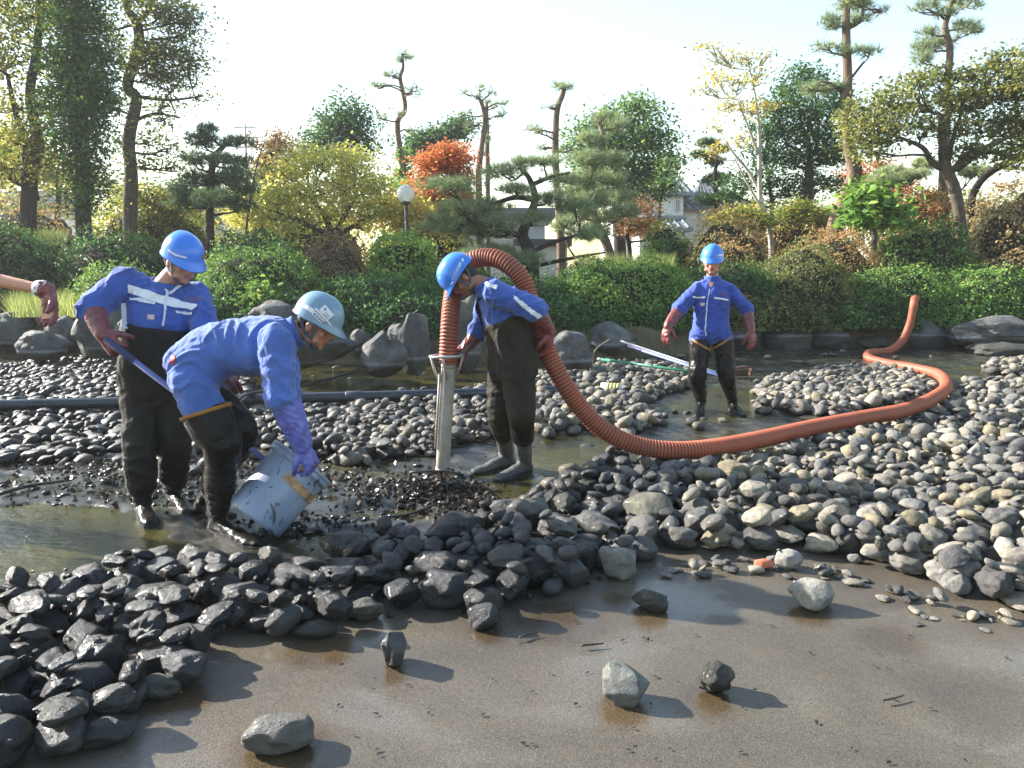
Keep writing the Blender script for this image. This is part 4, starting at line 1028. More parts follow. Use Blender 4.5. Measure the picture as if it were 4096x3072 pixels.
tree('pine_tree', 'tall slim pine rising out of frame behind the wide olive-green tree', 22.0, [(3760, 980, .15), (3775, 700, .13), (3785, 500, .11), (3790, 330, .10), (3800, 200, .09), (3780, 110, .08), (3800, 40, .07), (3810, -50, .05)],
     [(3700, 30, 70, 18), (3790, 50, 60, 20), (3870, 20, 60, 18), (3720, 130, 50, 20), (3850, 110, 60, 24), (3700, 190, 60, 40), (3780, 170, 50, 26), (3900, 120, 40, 26), (3680, 240, 40, 30), (3860, -10, 70, 20), (3760, -10, 50, 20)],
     'needle', 'bark_pine', 'needle', n=520, ndl=(.24, .014, 12), flat=.85, twigs=3, roots=False)
tree('leaning_tree', 'dark bough leaning up out of the photo right edge', 18.5, [(3880, 860, .08), (3900, 760, .085), (3960, 690, .08), (4060, 640, .075), (4200, 580, .06)], [(4150, 560, 90, 50), (4230, 500, 110, 90), (4080, 650, 60, 30)], 'lf_olive', 'bark_dark', n=2600, size=.1, crad=.2, roots=False)
tree('garden_pine', 'low yellow-green pine with a leaning stem below the wide olive tree', 20.5, [(3650, 940, .06), (3610, 860, .055), (3560, 770, .045), (3540, 720, .03)], [(3520, 730, 70, 22), (3600, 720, 60, 22), (3560, 690, 60, 22), (3660, 700, 50, 20), (3500, 770, 50, 18), (3900, 690, 60, 26), (3700, 660, 50, 26)], 'needle', 'bark_dark', 'needle', n=1000, ndl=(.16, .018, 12), flat=.9, tint_bias=.3, roots=False)
tree('broadleaf_shrub', 'bright green large-leaved sapling right of the curved pine trunk', 17.2, [(3500, 960, .04), (3490, 880, .035), (3480, 810, .02)], [(3450, 770, 60, 40), (3520, 800, 70, 50), (3480, 860, 70, 50), (3560, 870, 60, 45), (3420, 840, 40, 40)], 'lf_bright', 'bark', n=1300, size=.2, crad=.2, cluster=6, cat='shrub')
tree('maple_tree', 'red-tinged maple behind the curved pine trunk', 25.0, [(3500, 950, .1), (3490, 800, .07)], [(3440, 690, 60, 30), (3520, 670, 50, 26), (3580, 710, 60, 30), (3480, 730, 70, 30), (3620, 760, 60, 30), (3400, 740, 50, 40)], 'lf_red', 'bark_dark', n=3000, size=.11, crad=.2, tint_bias=-.1)
tree('maple_tree', 'golden tree at far left behind the forked trunk', 26.0, [(225, 940, .1), (235, 800, .08), (225, 700, .06)], [(60, 640, 120, 60), (190, 620, 110, 60), (30, 560, 120, 70), (240, 700, 80, 60), (120, 700, 120, 50), (-60, 700, 100, 60)], 'lf_yellow', 'bark_dark', n=6000, size=.13, crad=.26, tint_bias=-.1)
tree('sapling', 'reddish-tipped slender sapling left of the yellow tree', 20.0, [(985, 950, .03), (1000, 800, .025), (1030, 650, .018), (1060, 560, .01)], [(1010, 570, 28, 36), (1090, 600, 40, 30), (1060, 650, 40, 36), (1120, 560, 40, 36)], 'lf_rust', 'bark_dark', n=1200, size=.085, crad=.16, tint_bias=.3)
tree('green_tree', 'loose green tree between the layered pine and the yellow tree', 24.0, [(1150, 950, .1), (1145, 760, .08), (1140, 640, .05)], [(1130, 580, 50, 36), (1180, 620, 50, 36), (1080, 640, 50, 40), (1150, 680, 80, 40), (1030, 700, 50, 50)], 'lf_olive', 'bark_dark', n=3000, size=.11, crad=.2)
tree('broadleaf_shrub', 'light green rosette-leaved shrub behind the bent man back', 13.2, [(1030, 1260, .02), (1030, 1220, .015), (1030, 1180, .01)], [(1000, 1190, 45, 22), (1060, 1180, 45, 22), (1030, 1150, 40, 20), (1020, 1220, 50, 18)], 'lf_hedge_y', 'bark', n=420, size=.11, crad=.10, cluster=7, cat='shrub', tint_bias=.1)
for k, (a_, b_, vt, Y, nm) in enumerate([(-300, 500, 690, 46, 'far-off green trees beyond the roofs at far left'), (450, 1150, 720, 48, 'far-off green trees behind the layered pine'), (1050, 1700, 700, 50, 'far-off green trees behind the yellow tree'), (2900, 3500, 800, 52, 'far-off green trees behind the dark tree'), (3400, 4400, 770, 50, 'far-off green trees behind the right-hand pines')]):
    um = (a_ + b_) / 2
    tree('distant_tree', nm, Y, [(um, 980, .25), (um, 830, .2)], [(a_ + (b_ - a_) * (j + .5) / 7, vt + 60 + RNG.normal(0, 18), (b_ - a_) / 11, 55 + RNG.normal(0, 10)) for j in range(7)] + [(a_ + (b_ - a_) * (j + .5) / 6, vt + 140, (b_ - a_) / 9, 70) for j in range(6)], ['lf_gold', 'lf_dark', 'lf_gold', 'lf_green', 'lf_olive'][k], 'bark_dark', n=3000, size=.32, crad=.5, twigs=1)

for (lab, Y, u, vb, blobs, lf) in [
    ('gold-green low tree behind the blue helmet of the waders man', 19.8, 650, 960, [(560, 770, 70, 50), (640, 800, 80, 50), (720, 830, 70, 45), (590, 860, 80, 45), (690, 890, 80, 40), (760, 780, 50, 40)], 'lf_gold'),
    ('gold-green bush tree between the layered pine and the yellow tree', 21.5, 1040, 960, [(1000, 800, 70, 50), (1080, 830, 70, 45), (960, 860, 70, 45), (1050, 890, 80, 40), (1100, 760, 50, 40)], 'lf_yellow'),
    ('loose olive tree between the lamp and the garden pine', 24.5, 1850, 960, [(1820, 850, 60, 45), (1880, 800, 60, 50), (1900, 880, 60, 40), (1840, 910, 70, 35)], 'lf_olive'),
    ('yellowish low tree left of the white-stemmed tree', 20.5, 2960, 960, [(2900, 880, 50, 35), (2970, 860, 60, 40), (3030, 890, 50, 35)], 'lf_gold'),
    ('low green-gold tree under the dark tree', 21.0, 3260, 970, [(3200, 840, 60, 40), (3270, 860, 60, 40), (3330, 890, 50, 35), (3150, 870, 50, 35)], 'lf_gold'),
    ('low orange-tinged tree right of the curved pine trunk', 21.0, 3700, 960, [(3640, 820, 60, 40), (3720, 800, 70, 45), (3790, 840, 60, 40), (3700, 870, 70, 40)], 'lf_orange')]:
    tree('understorey_tree', lab, Y, [(u, vb, .06), (u + 10, vb - 60, .05), (u, vb - 110, .035)], blobs, lf, 'bark_dark', n=4200, size=.085, crad=.17, group='small trees among the shrubs')

for (lab, u0, u1, vt, Y, lf) in [('green shrub just beyond the left picture edge', -900, -230, 930, 15.4, 'lf_hedge'), ('second green shrub beyond the left picture edge', -1600, -820, 900, 15.2, 'lf_hedge'), ('third green shrub beyond the left picture edge', -2400, -1500, 900, 14.8, 'lf_hedge_y'),
                                 ('green shrub just beyond the right picture edge', 4260, 4950, 1000, 16.2, 'lf_hedge_y'), ('second green shrub beyond the right picture edge', 4850, 5700, 960, 16.0, 'lf_hedge')]:
    shrub('azalea_shrub', lab, u0, u1, vt, Y, lf, 9000, .042, None, 1.2, 'shrub', HG)
for (lab, Y, u, lf, k) in [('gold-green tree beyond the left picture edge', 19.0, -620, 'lf_gold', 1.0), ('dark green tree farther beyond the left picture edge', 20.0, -1450, 'lf_dark', .9), ('olive tree beyond the right picture edge', 19.0, 4650, 'lf_olive', 1.0), ('green tree farther beyond the right picture edge', 21.0, 5350, 'lf_green', 1.0)]:
    tree('park_tree', lab, Y, [(u, 930, .14), (u + 10, 760, .12), (u - 10, 600, .08)], [(u - 120, 560, 110, 80), (u + 60, 520, 120, 80), (u - 30, 420, 120, 80), (u + 130, 640, 90, 60), (u - 150, 690, 90, 60), (u, 640, 120, 70)], lf, 'bark_dark', n=7000, size=.1, crad=.2, group='trees beyond the picture edges')

# --- tall grasses behind the hedge
def grass_patch(name, label, u0, u1, vt, vb, Y, n, mat='grass'):
    u = RNG.uniform(u0, u1, n)
    base = np.array([tuple(P(a, vb, Y + RNG.normal(0, .35))) for a in u])
    base[:, 2] -= .1
    hgt = (vb - vt) / FPX * Y * RNG.uniform(.2, 1.05, n)
    d = np.stack([RNG.normal(0, .3, n), RNG.normal(0, .3, n), np.ones(n)], axis=1)
    s = np.stack([np.ones(n), RNG.normal(0, .4, n), np.zeros(n)], axis=1) * .005
    tip = base + d * hgt[:, None]
    vs = np.stack([base + s, base - s, tip], axis=1).reshape(-1, 3)
    me = mesh_np(name, vs, np.arange(n * 3).reshape(-1, 3), False, {'tint': RNG.uniform(.2, 1, n)})
    tag(link(name, me, M[mat]), label, 'grass', kind='stuff')
grass_patch('tall_grass', 'tall pale grass behind the fresh green hedge', 2310, 2680, 985, 1085, 16.2, 3500)
grass_patch('bank_grass', 'yellow-green grass on the bank left of the waders man', 40, 360, 1130, 1245, 14.0, 4500)
grass_patch('path_grass', 'sunlit pale grass beside the path at far left', 130, 260, 890, 960, 17.5, 1200)
# ------------------------------------------------------------------ materials for people and gear
def mat_cloth(name, c, var=.26):
    m, nt, out = new_mat(name)
    n1 = noise_n(nt, 7, 5, .6); n2 = noise_n(nt, 420, 2, .6); n3 = noise_n(nt, 26, 4, .6, vec_scale=(1, 1, .5), dist=1.2)
    col = ramp(nt, n1, [(.3, [x * (1 - var) for x in c]), (.7, [min(1, x * (1 + var)) for x in c])])
    grime = noise_n(nt, 3.2, 6, .65, dist=.8)
    col = mixc(nt, fl(nt, grime, 0, .38, .52, .68), col, [x * .55 + .01 for x in c])
    b = bump(nt, mathn(nt, 'ADD', mathn(nt, 'MULTIPLY', n2, .12), n3), .7, .016)
    p = principled(nt, out, col, .8, .25, b)
    p.inputs['Sheen Weight'].default_value = .25
    return m
def mat_rubber(name, c, dust, rough=.4, wetz=.45):
    m, nt, out = new_mat(name)
    n1 = noise_n(nt, 5, 6, .65, dist=.5); n2 = noise_n(nt, 30, 4, .6); n3 = noise_n(nt, 11, 3, .5, vec_scale=(1, 1, 2.2), dist=1.0)
    geo = N(nt, 'ShaderNodeNewGeometry'); sp = N(nt, 'ShaderNodeSeparateXYZ'); nt.links.new(geo.outputs['Position'], sp.inputs[0])
    wet = fl(nt, mathn(nt, 'ADD', sp.outputs[2], mathn(nt, 'MULTIPLY', n1, .5)), 1.0, 0.0, wetz + .1, wetz + .4)   # wet up to the knees
    col = mixc(nt, fl(nt, n1, .15, 1, .35, .65), c, dust)
    col = mixc(nt, fl(nt, n2, 0, .5, .58, .72), col, [x * .45 for x in c])
    col = mixc(nt, mathn(nt, 'MULTIPLY', wet, .75), col, [x * .4 for x in c])
    rr = N(nt, 'ShaderNodeMix'); rr.data_type = 'FLOAT'
    nt.links.new(wet, rr.inputs[0]); nt.links.new(fl(nt, n1, rough + .2, rough + .4, .3, .7), rr.inputs[2]); nt.links.new(fl(nt, n2, .2, .45, .3, .7), rr.inputs[3])
    principled(nt, out, col, rr.outputs[0], .16, bump(nt, mathn(nt, 'ADD', n3, mathn(nt, 'MULTIPLY', n2, .15)), .5, .014))
    return m
M['cov'] = mat_cloth('coverall_blue', (.050, .102, .36))
M['cov_light'] = mat_cloth('coverall_mid_blue', (.078, .148, .44))
M['cov_deep'] = mat_cloth('coverall_royal_blue', (.036, .078, .37))
M['wader'] = mat_rubber('wader_rubber', (.014, .0135, .012), (.034, .032, .027), .38)
M['wader_brown'] = mat_rubber('wader_brown_rubber', (.016, .014, .011), (.042, .036, .027), .45)
M['black_rubber'] = mat_rubber('hip_boot_rubber', (.012, .0115, .010), (.030, .027, .023), .28, .8)
M['grey_rubber'] = mat_rubber('grey_boot_rubber', (.055, .06, .058), (.12, .12, .108), .35, -.4)
M['sole'] = mat_plain('boot_sole', (.02, .02, .018), .7)
M['glove'] = mat_plain('glove_maroon', (.20, .048, .045), .38, .3, 16, .004, 40, .5, dirt=(.06, .03, .028), dirt_amt=.6, dscale=9)
M['glove_blue'] = mat_plain('glove_violet_blue', (.115, .13, .48), .4, .15, 16, .006, 30, .45, dirt=(.03, .03, .05), dirt_amt=.0)
M['glove_mud'] = mat_plain('glove_violet_blue_muddy', (.125, .14, .48), .4, .15, 16, .006, 30, .45, dirt=(.03, .03, .045), dirt_amt=.5, dscale=14)
M['white_cloth'] = mat_plain('reflective_white', (.72, .74, .76), .55, .08, 30, .001, 90, .4)
M['white_knit'] = mat_plain('white_knit_cuff', (.75, .74, .72), .9, .1, 60, .003, 120, .1)
M['orange_trim'] = mat_plain('orange_trim', (.36, .17, .045), .6, .2, 30, .001, 90, .3)
M['embroid'] = mat_plain('embroidery_orange', (.30, .13, .06), .8, .2, 60, .001, 120, .1)
M['red_tag'] = mat_plain('red_tag', (.62, .06, .03), .6, .1, 60, .001, 120, .2)
M['pinkish'] = mat_plain('label_pink', (.66, .5, .47), .6, .2, 80, .001, 120, .2)
M['zip'] = mat_plain('zip_white', (.62, .66, .74), .5, .1, 60, .001, 120, .4)
M['helmet'] = mat_plain('helmet_blue', (.055, .20, .68), .22, .06, 8, .0006, 60, .5, dirt=(.10, .22, .55), dirt_amt=.25)
M['helmet_grey'] = mat_plain('helmet_grey_blue', (.17, .27, .36), .25, .06, 8, .0006, 60, .5, dirt=(.2, .3, .4), dirt_amt=.25)
M['strap'] = mat_plain('strap_grey', (.075, .085, .10), .7, .15, 40, .001, 120, .3)
M['black'] = mat_plain('black_plastic', (.02, .02, .022), .45, .2, 30, .001, 120, .4)
M['dark_ink'] = mat_plain('ink_navy', (.045, .03, .17), .6, .1, 30, .0005, 120, .2)
M['green_ink'] = mat_plain('ink_green', (.01, .075, .055), .6, .1, 30, .0005, 120, .2)
M['grey_ink'] = mat_plain('ink_grey', (.25, .27, .31), .6, .1, 30, .0005, 120, .2)
M['sticker'] = mat_plain('sticker_white', (.66, .68, .72), .45, .06, 30, .0005, 120, .4)
M['hair'] = mat_plain('hair_black', (.012, .010, .009), .5, .4, 60, .006, 90, .4)
# skin with the colour of lips, brows and eyes from a vertex layer
m, nt, out = new_mat('skin')
a = N(nt, 'ShaderNodeAttribute'); a.attribute_name = 'face'
n1 = noise_n(nt, 18, 4, .6); n2 = noise_n(nt, 160, 3, .6)
col = mixc(nt, 1.0, a.outputs['Color'], ramp(nt, n1, [(.3, (.85, .82, .8)), (.7, (1.1, 1.08, 1.06))]), 'MULTIPLY')
ps = principled(nt, out, col, .5, .4, bump(nt, n2, .3, .002))
ps.inputs['Subsurface Weight'].default_value = .12
ps.inputs['Subsurface Radius'].default_value = (.012, .005, .003)
M['skin'] = m

# ------------------------------------------------------------------ building people
def frame(fwd, up):
    f = V(fwd).normalized(); u = V(up); u = (u - f * u.dot(f)).normalized(); r = f.cross(u).normalized()
    return Matrix((r, f, u)).transposed()          # columns: the wearer's right, forward, up
def wrinkle(me, amp, scale, seed, axis=V((0, 0, 1)), amp2=.3):
    """cloth and rubber folds pressed into the surface"""
    n = len(me.vertices)
    co = np.empty(n * 3, dtype=np.float32); me.vertices.foreach_get('co', co); co = co.reshape(n, 3)
    no = np.empty(n * 3, dtype=np.float32); me.vertices.foreach_get('normal', no); no = no.reshape(n, 3)
    off = V((seed * 3.1, seed * 1.7, seed * .9))
    d = np.empty(n, dtype=np.float32)
    for i in range(n):
        p = V(co[i])
        w = noise.noise_vector(p * 3.0 + off) * .25
        q = (p + w) * scale
        q -= axis * q.dot(axis) * -.6                # folds run across the limb
        a_ = noise.noise(q + off)
        b_ = noise.noise(q * 2.3 + off * 2)
        d[i] = (max(0, 1 - abs(a_) * 3.0) - .4) * amp * 1.35 + max(0, 1 - abs(b_) * 3.5) * amp * .45 + noise.noise(p * scale * 1.2 + off) * amp * amp2
    co += no * d[:, None]
    me.vertices.foreach_set('co', co.ravel()); me.update()
def limb_tube(g, pts, rads, n=14, sub=4):
    g.tube(spline(pts, sub), lerp_list(rads, sub), n)
    g.ball(pts[0], rads[0]); g.ball(pts[-1], rads[-1])
def ell_ring(c, ax, ay, n=22, pw=2.4):
    out = []
    for j in range(n):
        t = 2 * math.pi * j / n
        f = lambda q: math.copysign(abs(q) ** (2 / pw), q)
        out.append(c + ax * f(math.cos(t)) + ay * f(math.sin(t)))
    return out
def torso_loft(g, secs, n=22):
    """secs: (centre, half width vector, half depth vector)"""
    rings = []
    cs = spline([s[0] for s in secs], 4); xs_ = spline([s[1] for s in secs], 4); ys_ = spline([s[2] for s in secs], 4)
    for c, x, y in zip(cs, xs_, ys_): rings.append(ell_ring(c, x, y, n))
    g.ring_loft(rings)
def hand(g, wrist, d, palm, thumb_side, k=1.0, curl=(.5, .6, .6, .6), thick=1.0, thumb=(.55, .5), spread=.05):
    """palm plus five fingers; d: wrist to knuckles, palm: the way the palm faces, thumb_side: towards the thumb"""
    d = V(d).normalized(); pn = V(palm); pn = (pn - d * pn.dot(d)).normalized(); s = d.cross(pn).normalized()
    if s.dot(V(thumb_side)) < 0: s = -s
    w = V(wrist)
    L = .092 * k
    rings = []
    for t, hw, hd in ((-.12, .030, .026), (.1, .034, .024), (.4, .041, .021), (.75, .045, .019), (1.0, .043, .016)):
        rings.append(ell_ring(w + d * L * t, s * hw * k, pn * hd * k * thick, 14))
    g.ring_loft(rings)
    for i, (off, ln, rr) in enumerate(((.033, .072, .0105), (.011, .080, .011), (-.011, .075, .0105), (-.032, .060, .0095))):
        p = w + d * L * .97 + s * off * k
        c1 = curl[i]; dirv = (d + s * (1.5 - i) * spread).normalized()
        pts = [p - dirv * .02 * k, p]
        ang = 0
        for seg, f in ((.45, .9), (.31, 1.1), (.24, .8)):
            ang += c1 * f
            pts.append(pts[-1] + (dirv * math.cos(ang) + pn * math.sin(ang)) * ln * seg * k)
        r_ = [rr * k * thick * q for q in (1.05, 1.05, 1.0, .92, .8)]
        g.tube(pts, r_, 9); g.ball(pts[-1], r_[-1], 9, 6)
        for q, r0 in zip(pts[1:-1], r_[1:-1]): g.ball(q, r0 * 1.03, 9, 6)
    # thumb leaves the side of the palm near its base
    b = w + d * L * .22 + s * .026 * k + pn * .006 * k
    a1, a2 = thumb
    t1 = (d * .75 + s * .75 + pn * a1).normalized(); t2 = (d * .95 + s * .25 + pn * a2 * 1.3).normalized(); t3 = (d * .9 + s * -.05 + pn * a2 * 1.7).normalized()
    pts = [b, b + t1 * .042 * k]; pts.append(pts[-1] + t2 * .034 * k); pts.append(pts[-1] + t3 * .026 * k)
    r_ = [.0165 * k * thick, .0135 * k * thick, .012 * k * thick, .010 * k * thick]
    g.tube(pts, r_, 9)
    for q, r0 in zip(pts, r_): g.ball(q, r0, 9, 6)
SKIN = {}
def add_head(g, H, c):
    """H: frame matrix, c: head centre; adds skull, face and ears"""
    T = lambda x, y, z: c + H @ V((x, y, z))
    B = lambda x, y, z, r: g.ball(T(x, y, z), r, 18, 12, H)
    B(0, -.012, .035, (.076, .096, .085)); B(0, .018, -.03, (.064, .074, .078)); B(0, .03, -.066, (.05, .055, .044)); B(0, .066, -.098, (.026, .020, .018))
    g.tube([T(0, .086, .022), T(0, .100, -.002), T(0, .112, -.024)], [.009, .011, .0145], 10); B(0, .110, -.026, (.013, .011, .010)); B(.0125, .097, -.029, (.009, .010, .008)); B(-.0125, .097, -.029, (.009, .010, .008))
    g.tube([T(-.05, .068, .034), T(-.026, .083, .036), T(0, .086, .033), T(.026, .083, .036), T(.05, .068, .034)], [.010, .012, .010, .012, .010], 8)
    for s in (-1, 1):
        B(s * .043, .058, -.022, (.024, .026, .022)); B(s * .031, .074, .008, (.014, .011, .009)); B(s * .078, -.006, -.012, (.011, .021, .032)); B(s * .05, .02, -.07, (.022, .04, .026))
    B(0, .088, -.054, (.023, .011, .006)); B(0, .087, -.066, (.020, .011, .007))
def paint_face(me, H, c, skin=(.50, .27, .18)):
    n = len(me.vertices)
    co = np.empty(n * 3, dtype=np.float32); me.vertices.foreach_get('co', co); co = co.reshape(n, 3)
    l = (co - np.array(c)) @ np.array(H)             # into head space
    x, y, z = np.abs(l[:, 0]), l[:, 1], l[:, 2]
    colr = np.tile(np.array([*skin, 1.0]), (n, 1))
    near = np.linalg.norm(l, axis=1) < .2
    def put(mask, c_, k=1.0):
        mm = mask & near
        colr[mm, :3] = colr[mm, :3] * (1 - k) + np.array(c_) * k
    put((x < .055) & (y > .02) & (z < .0) & (z > -.05), (skin[0] * 1.05, skin[1] * .92, skin[2] * .9), .5)
    put((y > .07) & (x < .024) & (z < -.046) & (z > -.074), (.36, .13, .11), .8)
    put((y > .05) & (np.abs(x - .031) < .017) & (np.abs(z - .008) < .0065), (.02, .014, .012), .95)
    put((y > .05) & (np.abs(x - .031) < .022) & (np.abs(z - .035) < .006), (.03, .02, .016), .85)
    put((y > .03) & (z < -.075), (skin[0] * .72, skin[1] * .75, skin[2] * .8), .5)
    ca = me.color_attributes.new('face', 'FLOAT_COLOR', 'POINT')
    ca.data.foreach_set('color', colr.astype(np.float32).ravel())
def helmet_mesh(H, c, brim=.042, ridge=.007, s=1.0, back=.005):
    T = lambda p: c + H @ V(p)
    nphi, nel = 48, 12
    rx, ry, rz = .114 * s, .136 * s, .134 * s
    oz, oy = .038, -.004
    def ringpts(el, grow=1.0, inset=0.0):
        r = []
        for j in range(nphi):
            ph = 2 * math.pi * j / nphi
            cx_, cy_ = math.sin(ph), math.cos(ph)
            ce, se = math.cos(el) ** .78, math.sin(el) ** 1.0
            x = (rx - inset) * ce * cx_; y = (ry - inset) * ce * cy_; z = (rz - inset) * se
            if inset == 0 and el > .15:              # long ridges over the crown
                k = math.exp(-(x / .034) ** 4) * ridge; z += k * min(1, el / .6); y += (k if cy_ > 0 else -k) * .6 * max(0, 1 - el)
            r.append((x, y + oy, z + oz))
        return r
    rings = []
    edge = []; edge2 = []
    for j in range(nphi):
        ph = 2 * math.pi * j / nphi
        cx_, cy_ = math.sin(ph), math.cos(ph)
        e = back + brim * max(0.0, cy_) ** 3.2
        dz = -.012 - .020 * max(0.0, cy_) ** 2
        edge.append((rx * cx_ * 1.0 + cx_ * e, ry * cy_ + cy_ * e + oy, oz + dz))
        edge2.append((rx * cx_ + cx_ * e, ry * cy_ + cy_ * e + oy, oz + dz - .005))
    rings.append([T(p) for p in ringpts(1.45, 1, .006)])
    for i in range(5): rings.append([T(p) for p in ringpts(1.3 - 1.3 * i / 4, 1, .006)])
    rings.append([T(p) for p in edge2]); rings.append([T(p) for p in edge])
    for i in range(nel): rings.append([T(p) for p in ringpts(1.5 * i / (nel - 1) + .0)])
    g = Geo(); g.ring_loft(rings)
    return g.mesh('helmet')
class Person: pass
CAMP = V((0, 0, CAM_H))
def bvh_of(*objs):
    vs, fs, b = [], [], 0
    for o in objs:
        me = o.data
        vs += [v.co.copy() for v in me.vertices]; fs += [tuple(i + b for i in p.vertices) for p in me.polygons]; b = len(vs)
    return BVHTree.FromPolygons(vs, fs)
def on_surface(bvh, u, v, off=.003):
    d = ray(u, v).normalized()
    h = bvh.ray_cast(CAMP, d)
    if h[0] is None: return None
    n = h[1] if h[1].dot(d) < 0 else -h[1]
    return h[0] + n * off
def patch(name, bvh, corners, mat, parent, nu=10, nvv=4, off=.003):
    """a thin patch sewn on the surface: corners (u, v) clockwise from top left, or two polylines (top, bottom)"""
    nu, nvv = int(nu * 2.4), max(2, int(nvv * 2.2))
    if isinstance(corners[0][0], (int, float)):
        a, b, c, d = corners; top = [a, b]; bot = [d, c]
    else: top, bot = corners
    tp = spline([(x, y, 0) for x, y in top], max(2, nu // (len(top) - 1))); bt = spline([(x, y, 0) for x, y in bot], max(2, nu // (len(bot) - 1)))
    k = min(len(tp), len(bt)); vs, idx = [], {}
    fs = []
    for i in range(k):
        for j in range(nvv + 1):
            q = tp[i].lerp(bt[i], j / nvv)
            h = on_surface(bvh, q.x, q.y, off + (.004 if 'stripe' in name or 'zip' in name else 0))
            if h is not None: idx[(i, j)] = len(vs); vs.append(h)
    for i in range(k - 1):
        for j in range(nvv):
            ks = [(i, j), (i + 1, j), (i + 1, j + 1), (i, j + 1)]
            if all(q in idx for q in ks):
                ps_ = [vs[idx[q]] for q in ks]
                if max((ps_[0] - p).length for p in ps_) < .2: fs.append(tuple(idx[q] for q in ks))
    if not fs: return None
    me = bpy.data.meshes.new(name); me.from_pydata([tuple(p) for p in vs], [], fs); me.update()
    bm = bmesh.new(); bm.from_mesh(me); bmesh.ops.recalc_face_normals(bm, faces=bm.faces); bm.to_mesh(me); bm.free()
    o = link(name, me, mat, parent)
    so = o.modifiers.new('t', 'SOLIDIFY'); so.thickness = .003; so.offset = 0
    return o
def lettering(name, bvh, text, origin, ex, ey, mat, parent, off=.0045, size=1.0):
    """flat lettering laid on a surface: origin px of the baseline start, ex/ey px vectors for one em across / up"""
    cu = bpy.data.curves.new('lettering_source', 'FONT'); cu.body = text; cu.size = 1.0; cu.resolution_u = 2; cu.offset = .022
    ob = bpy.data.objects.new('lettering_source', cu); COL.objects.link(ob)
    dg = bpy.context.evaluated_depsgraph_get(); dg.update()
    me = bpy.data.meshes.new_from_object(ob.evaluated_get(dg))
    bpy.data.objects.remove(ob); bpy.data.curves.remove(cu)
    bm = bmesh.new(); bm.from_mesh(me); bmesh.ops.triangulate(bm, faces=bm.faces); bm.to_mesh(me); bm.free()
    last = None
    for v in me.vertices:
        u = origin[0] + ex[0] * v.co.x + ey[0] * v.co.y; w = origin[1] + ex[1] * v.co.x + ey[1] * v.co.y
        h = on_surface(bvh, u, w, off)
        if h is None: h = last if last is not None else CAMP
        v.co = h; last = h
    me.name = name
    return link(name, me, mat, parent)
def rope(name, pts, r, mat, parent, n=8, sub=6):
    g = Geo(); g.tube(spline(pts, sub), r, n); return link(name, g.mesh(name), mat, parent)
def strap_band(name, pts, w, side, mat, parent, th=.0025):
    """flat webbing along pts"""
    pts = spline(pts, 6); g = Geo(); rings = []
    for i, p in enumerate(pts):
        t = (pts[min(i + 1, len(pts) - 1)] - pts[max(0, i - 1)]).normalized(); s = V(side) - t * V(side).dot(t); s = s.normalized(); nn = t.cross(s)
        rings.append([p + s * w + nn * th, p - s * w + nn * th, p - s * w - nn * th, p + s * w - nn * th])
    g.ring_loft(rings); return link(name, g.mesh(name, False), mat, parent)
def boot_geo(g, ankle, toe, r=.058, up=None, topr=None, foot_w=.05):
    """rubber boot from shin to sole: ankle joint and toe tip as points at ankle / toe height"""
    a = V(ankle); t = V(toe); d = (t - a); d.z = 0; d.normalize()
    s = V((d.y, -d.x, 0)); zf = t.z
    heel = a - d * .055; heel.z = zf
    rings = []
    L = (t - a).to_2d().length + .075
    for q, hw, top in ((-.01, .030, .045), (.04, .040, .085), (.2, .043, .105), (.42, .044, .085), (.65, .050, .062), (.85, .048, .052), (.97, .034, .045), (1.0, .018, .034)):
        c = heel - d * .012 + d * L * q
        rings.append([c + s * hw * math.cos(w) + V((0, 0, top * .5 * (1 + math.sin(w)))) for w in [2 * math.pi * j / 16 for j in range(16)]])
    g.ring_loft(rings)
    return heel, d, s, L
def sole_mesh(heel, d, s, L, zf, name='sole'):
    g = Geo(); outl = []
    for q, hw in ((-.02, .016), (.02, .034), (.2, .043), (.42, .042), (.65, .053), (.85, .051), (.97, .036), (1.025, .012)):
        outl.append((q, hw))
    ring = [heel - d * .012 + d * L * q + s * hw for q, hw in outl] + [heel - d * .012 + d * L * q - s * hw for q, hw in reversed(outl)]
    top = [V((p.x, p.y, zf + .022)) for p in ring]; bot = [V((p.x, p.y, zf - .002)) for p in ring]
    g.ring_loft([bot, top]); return g.mesh(name, False)

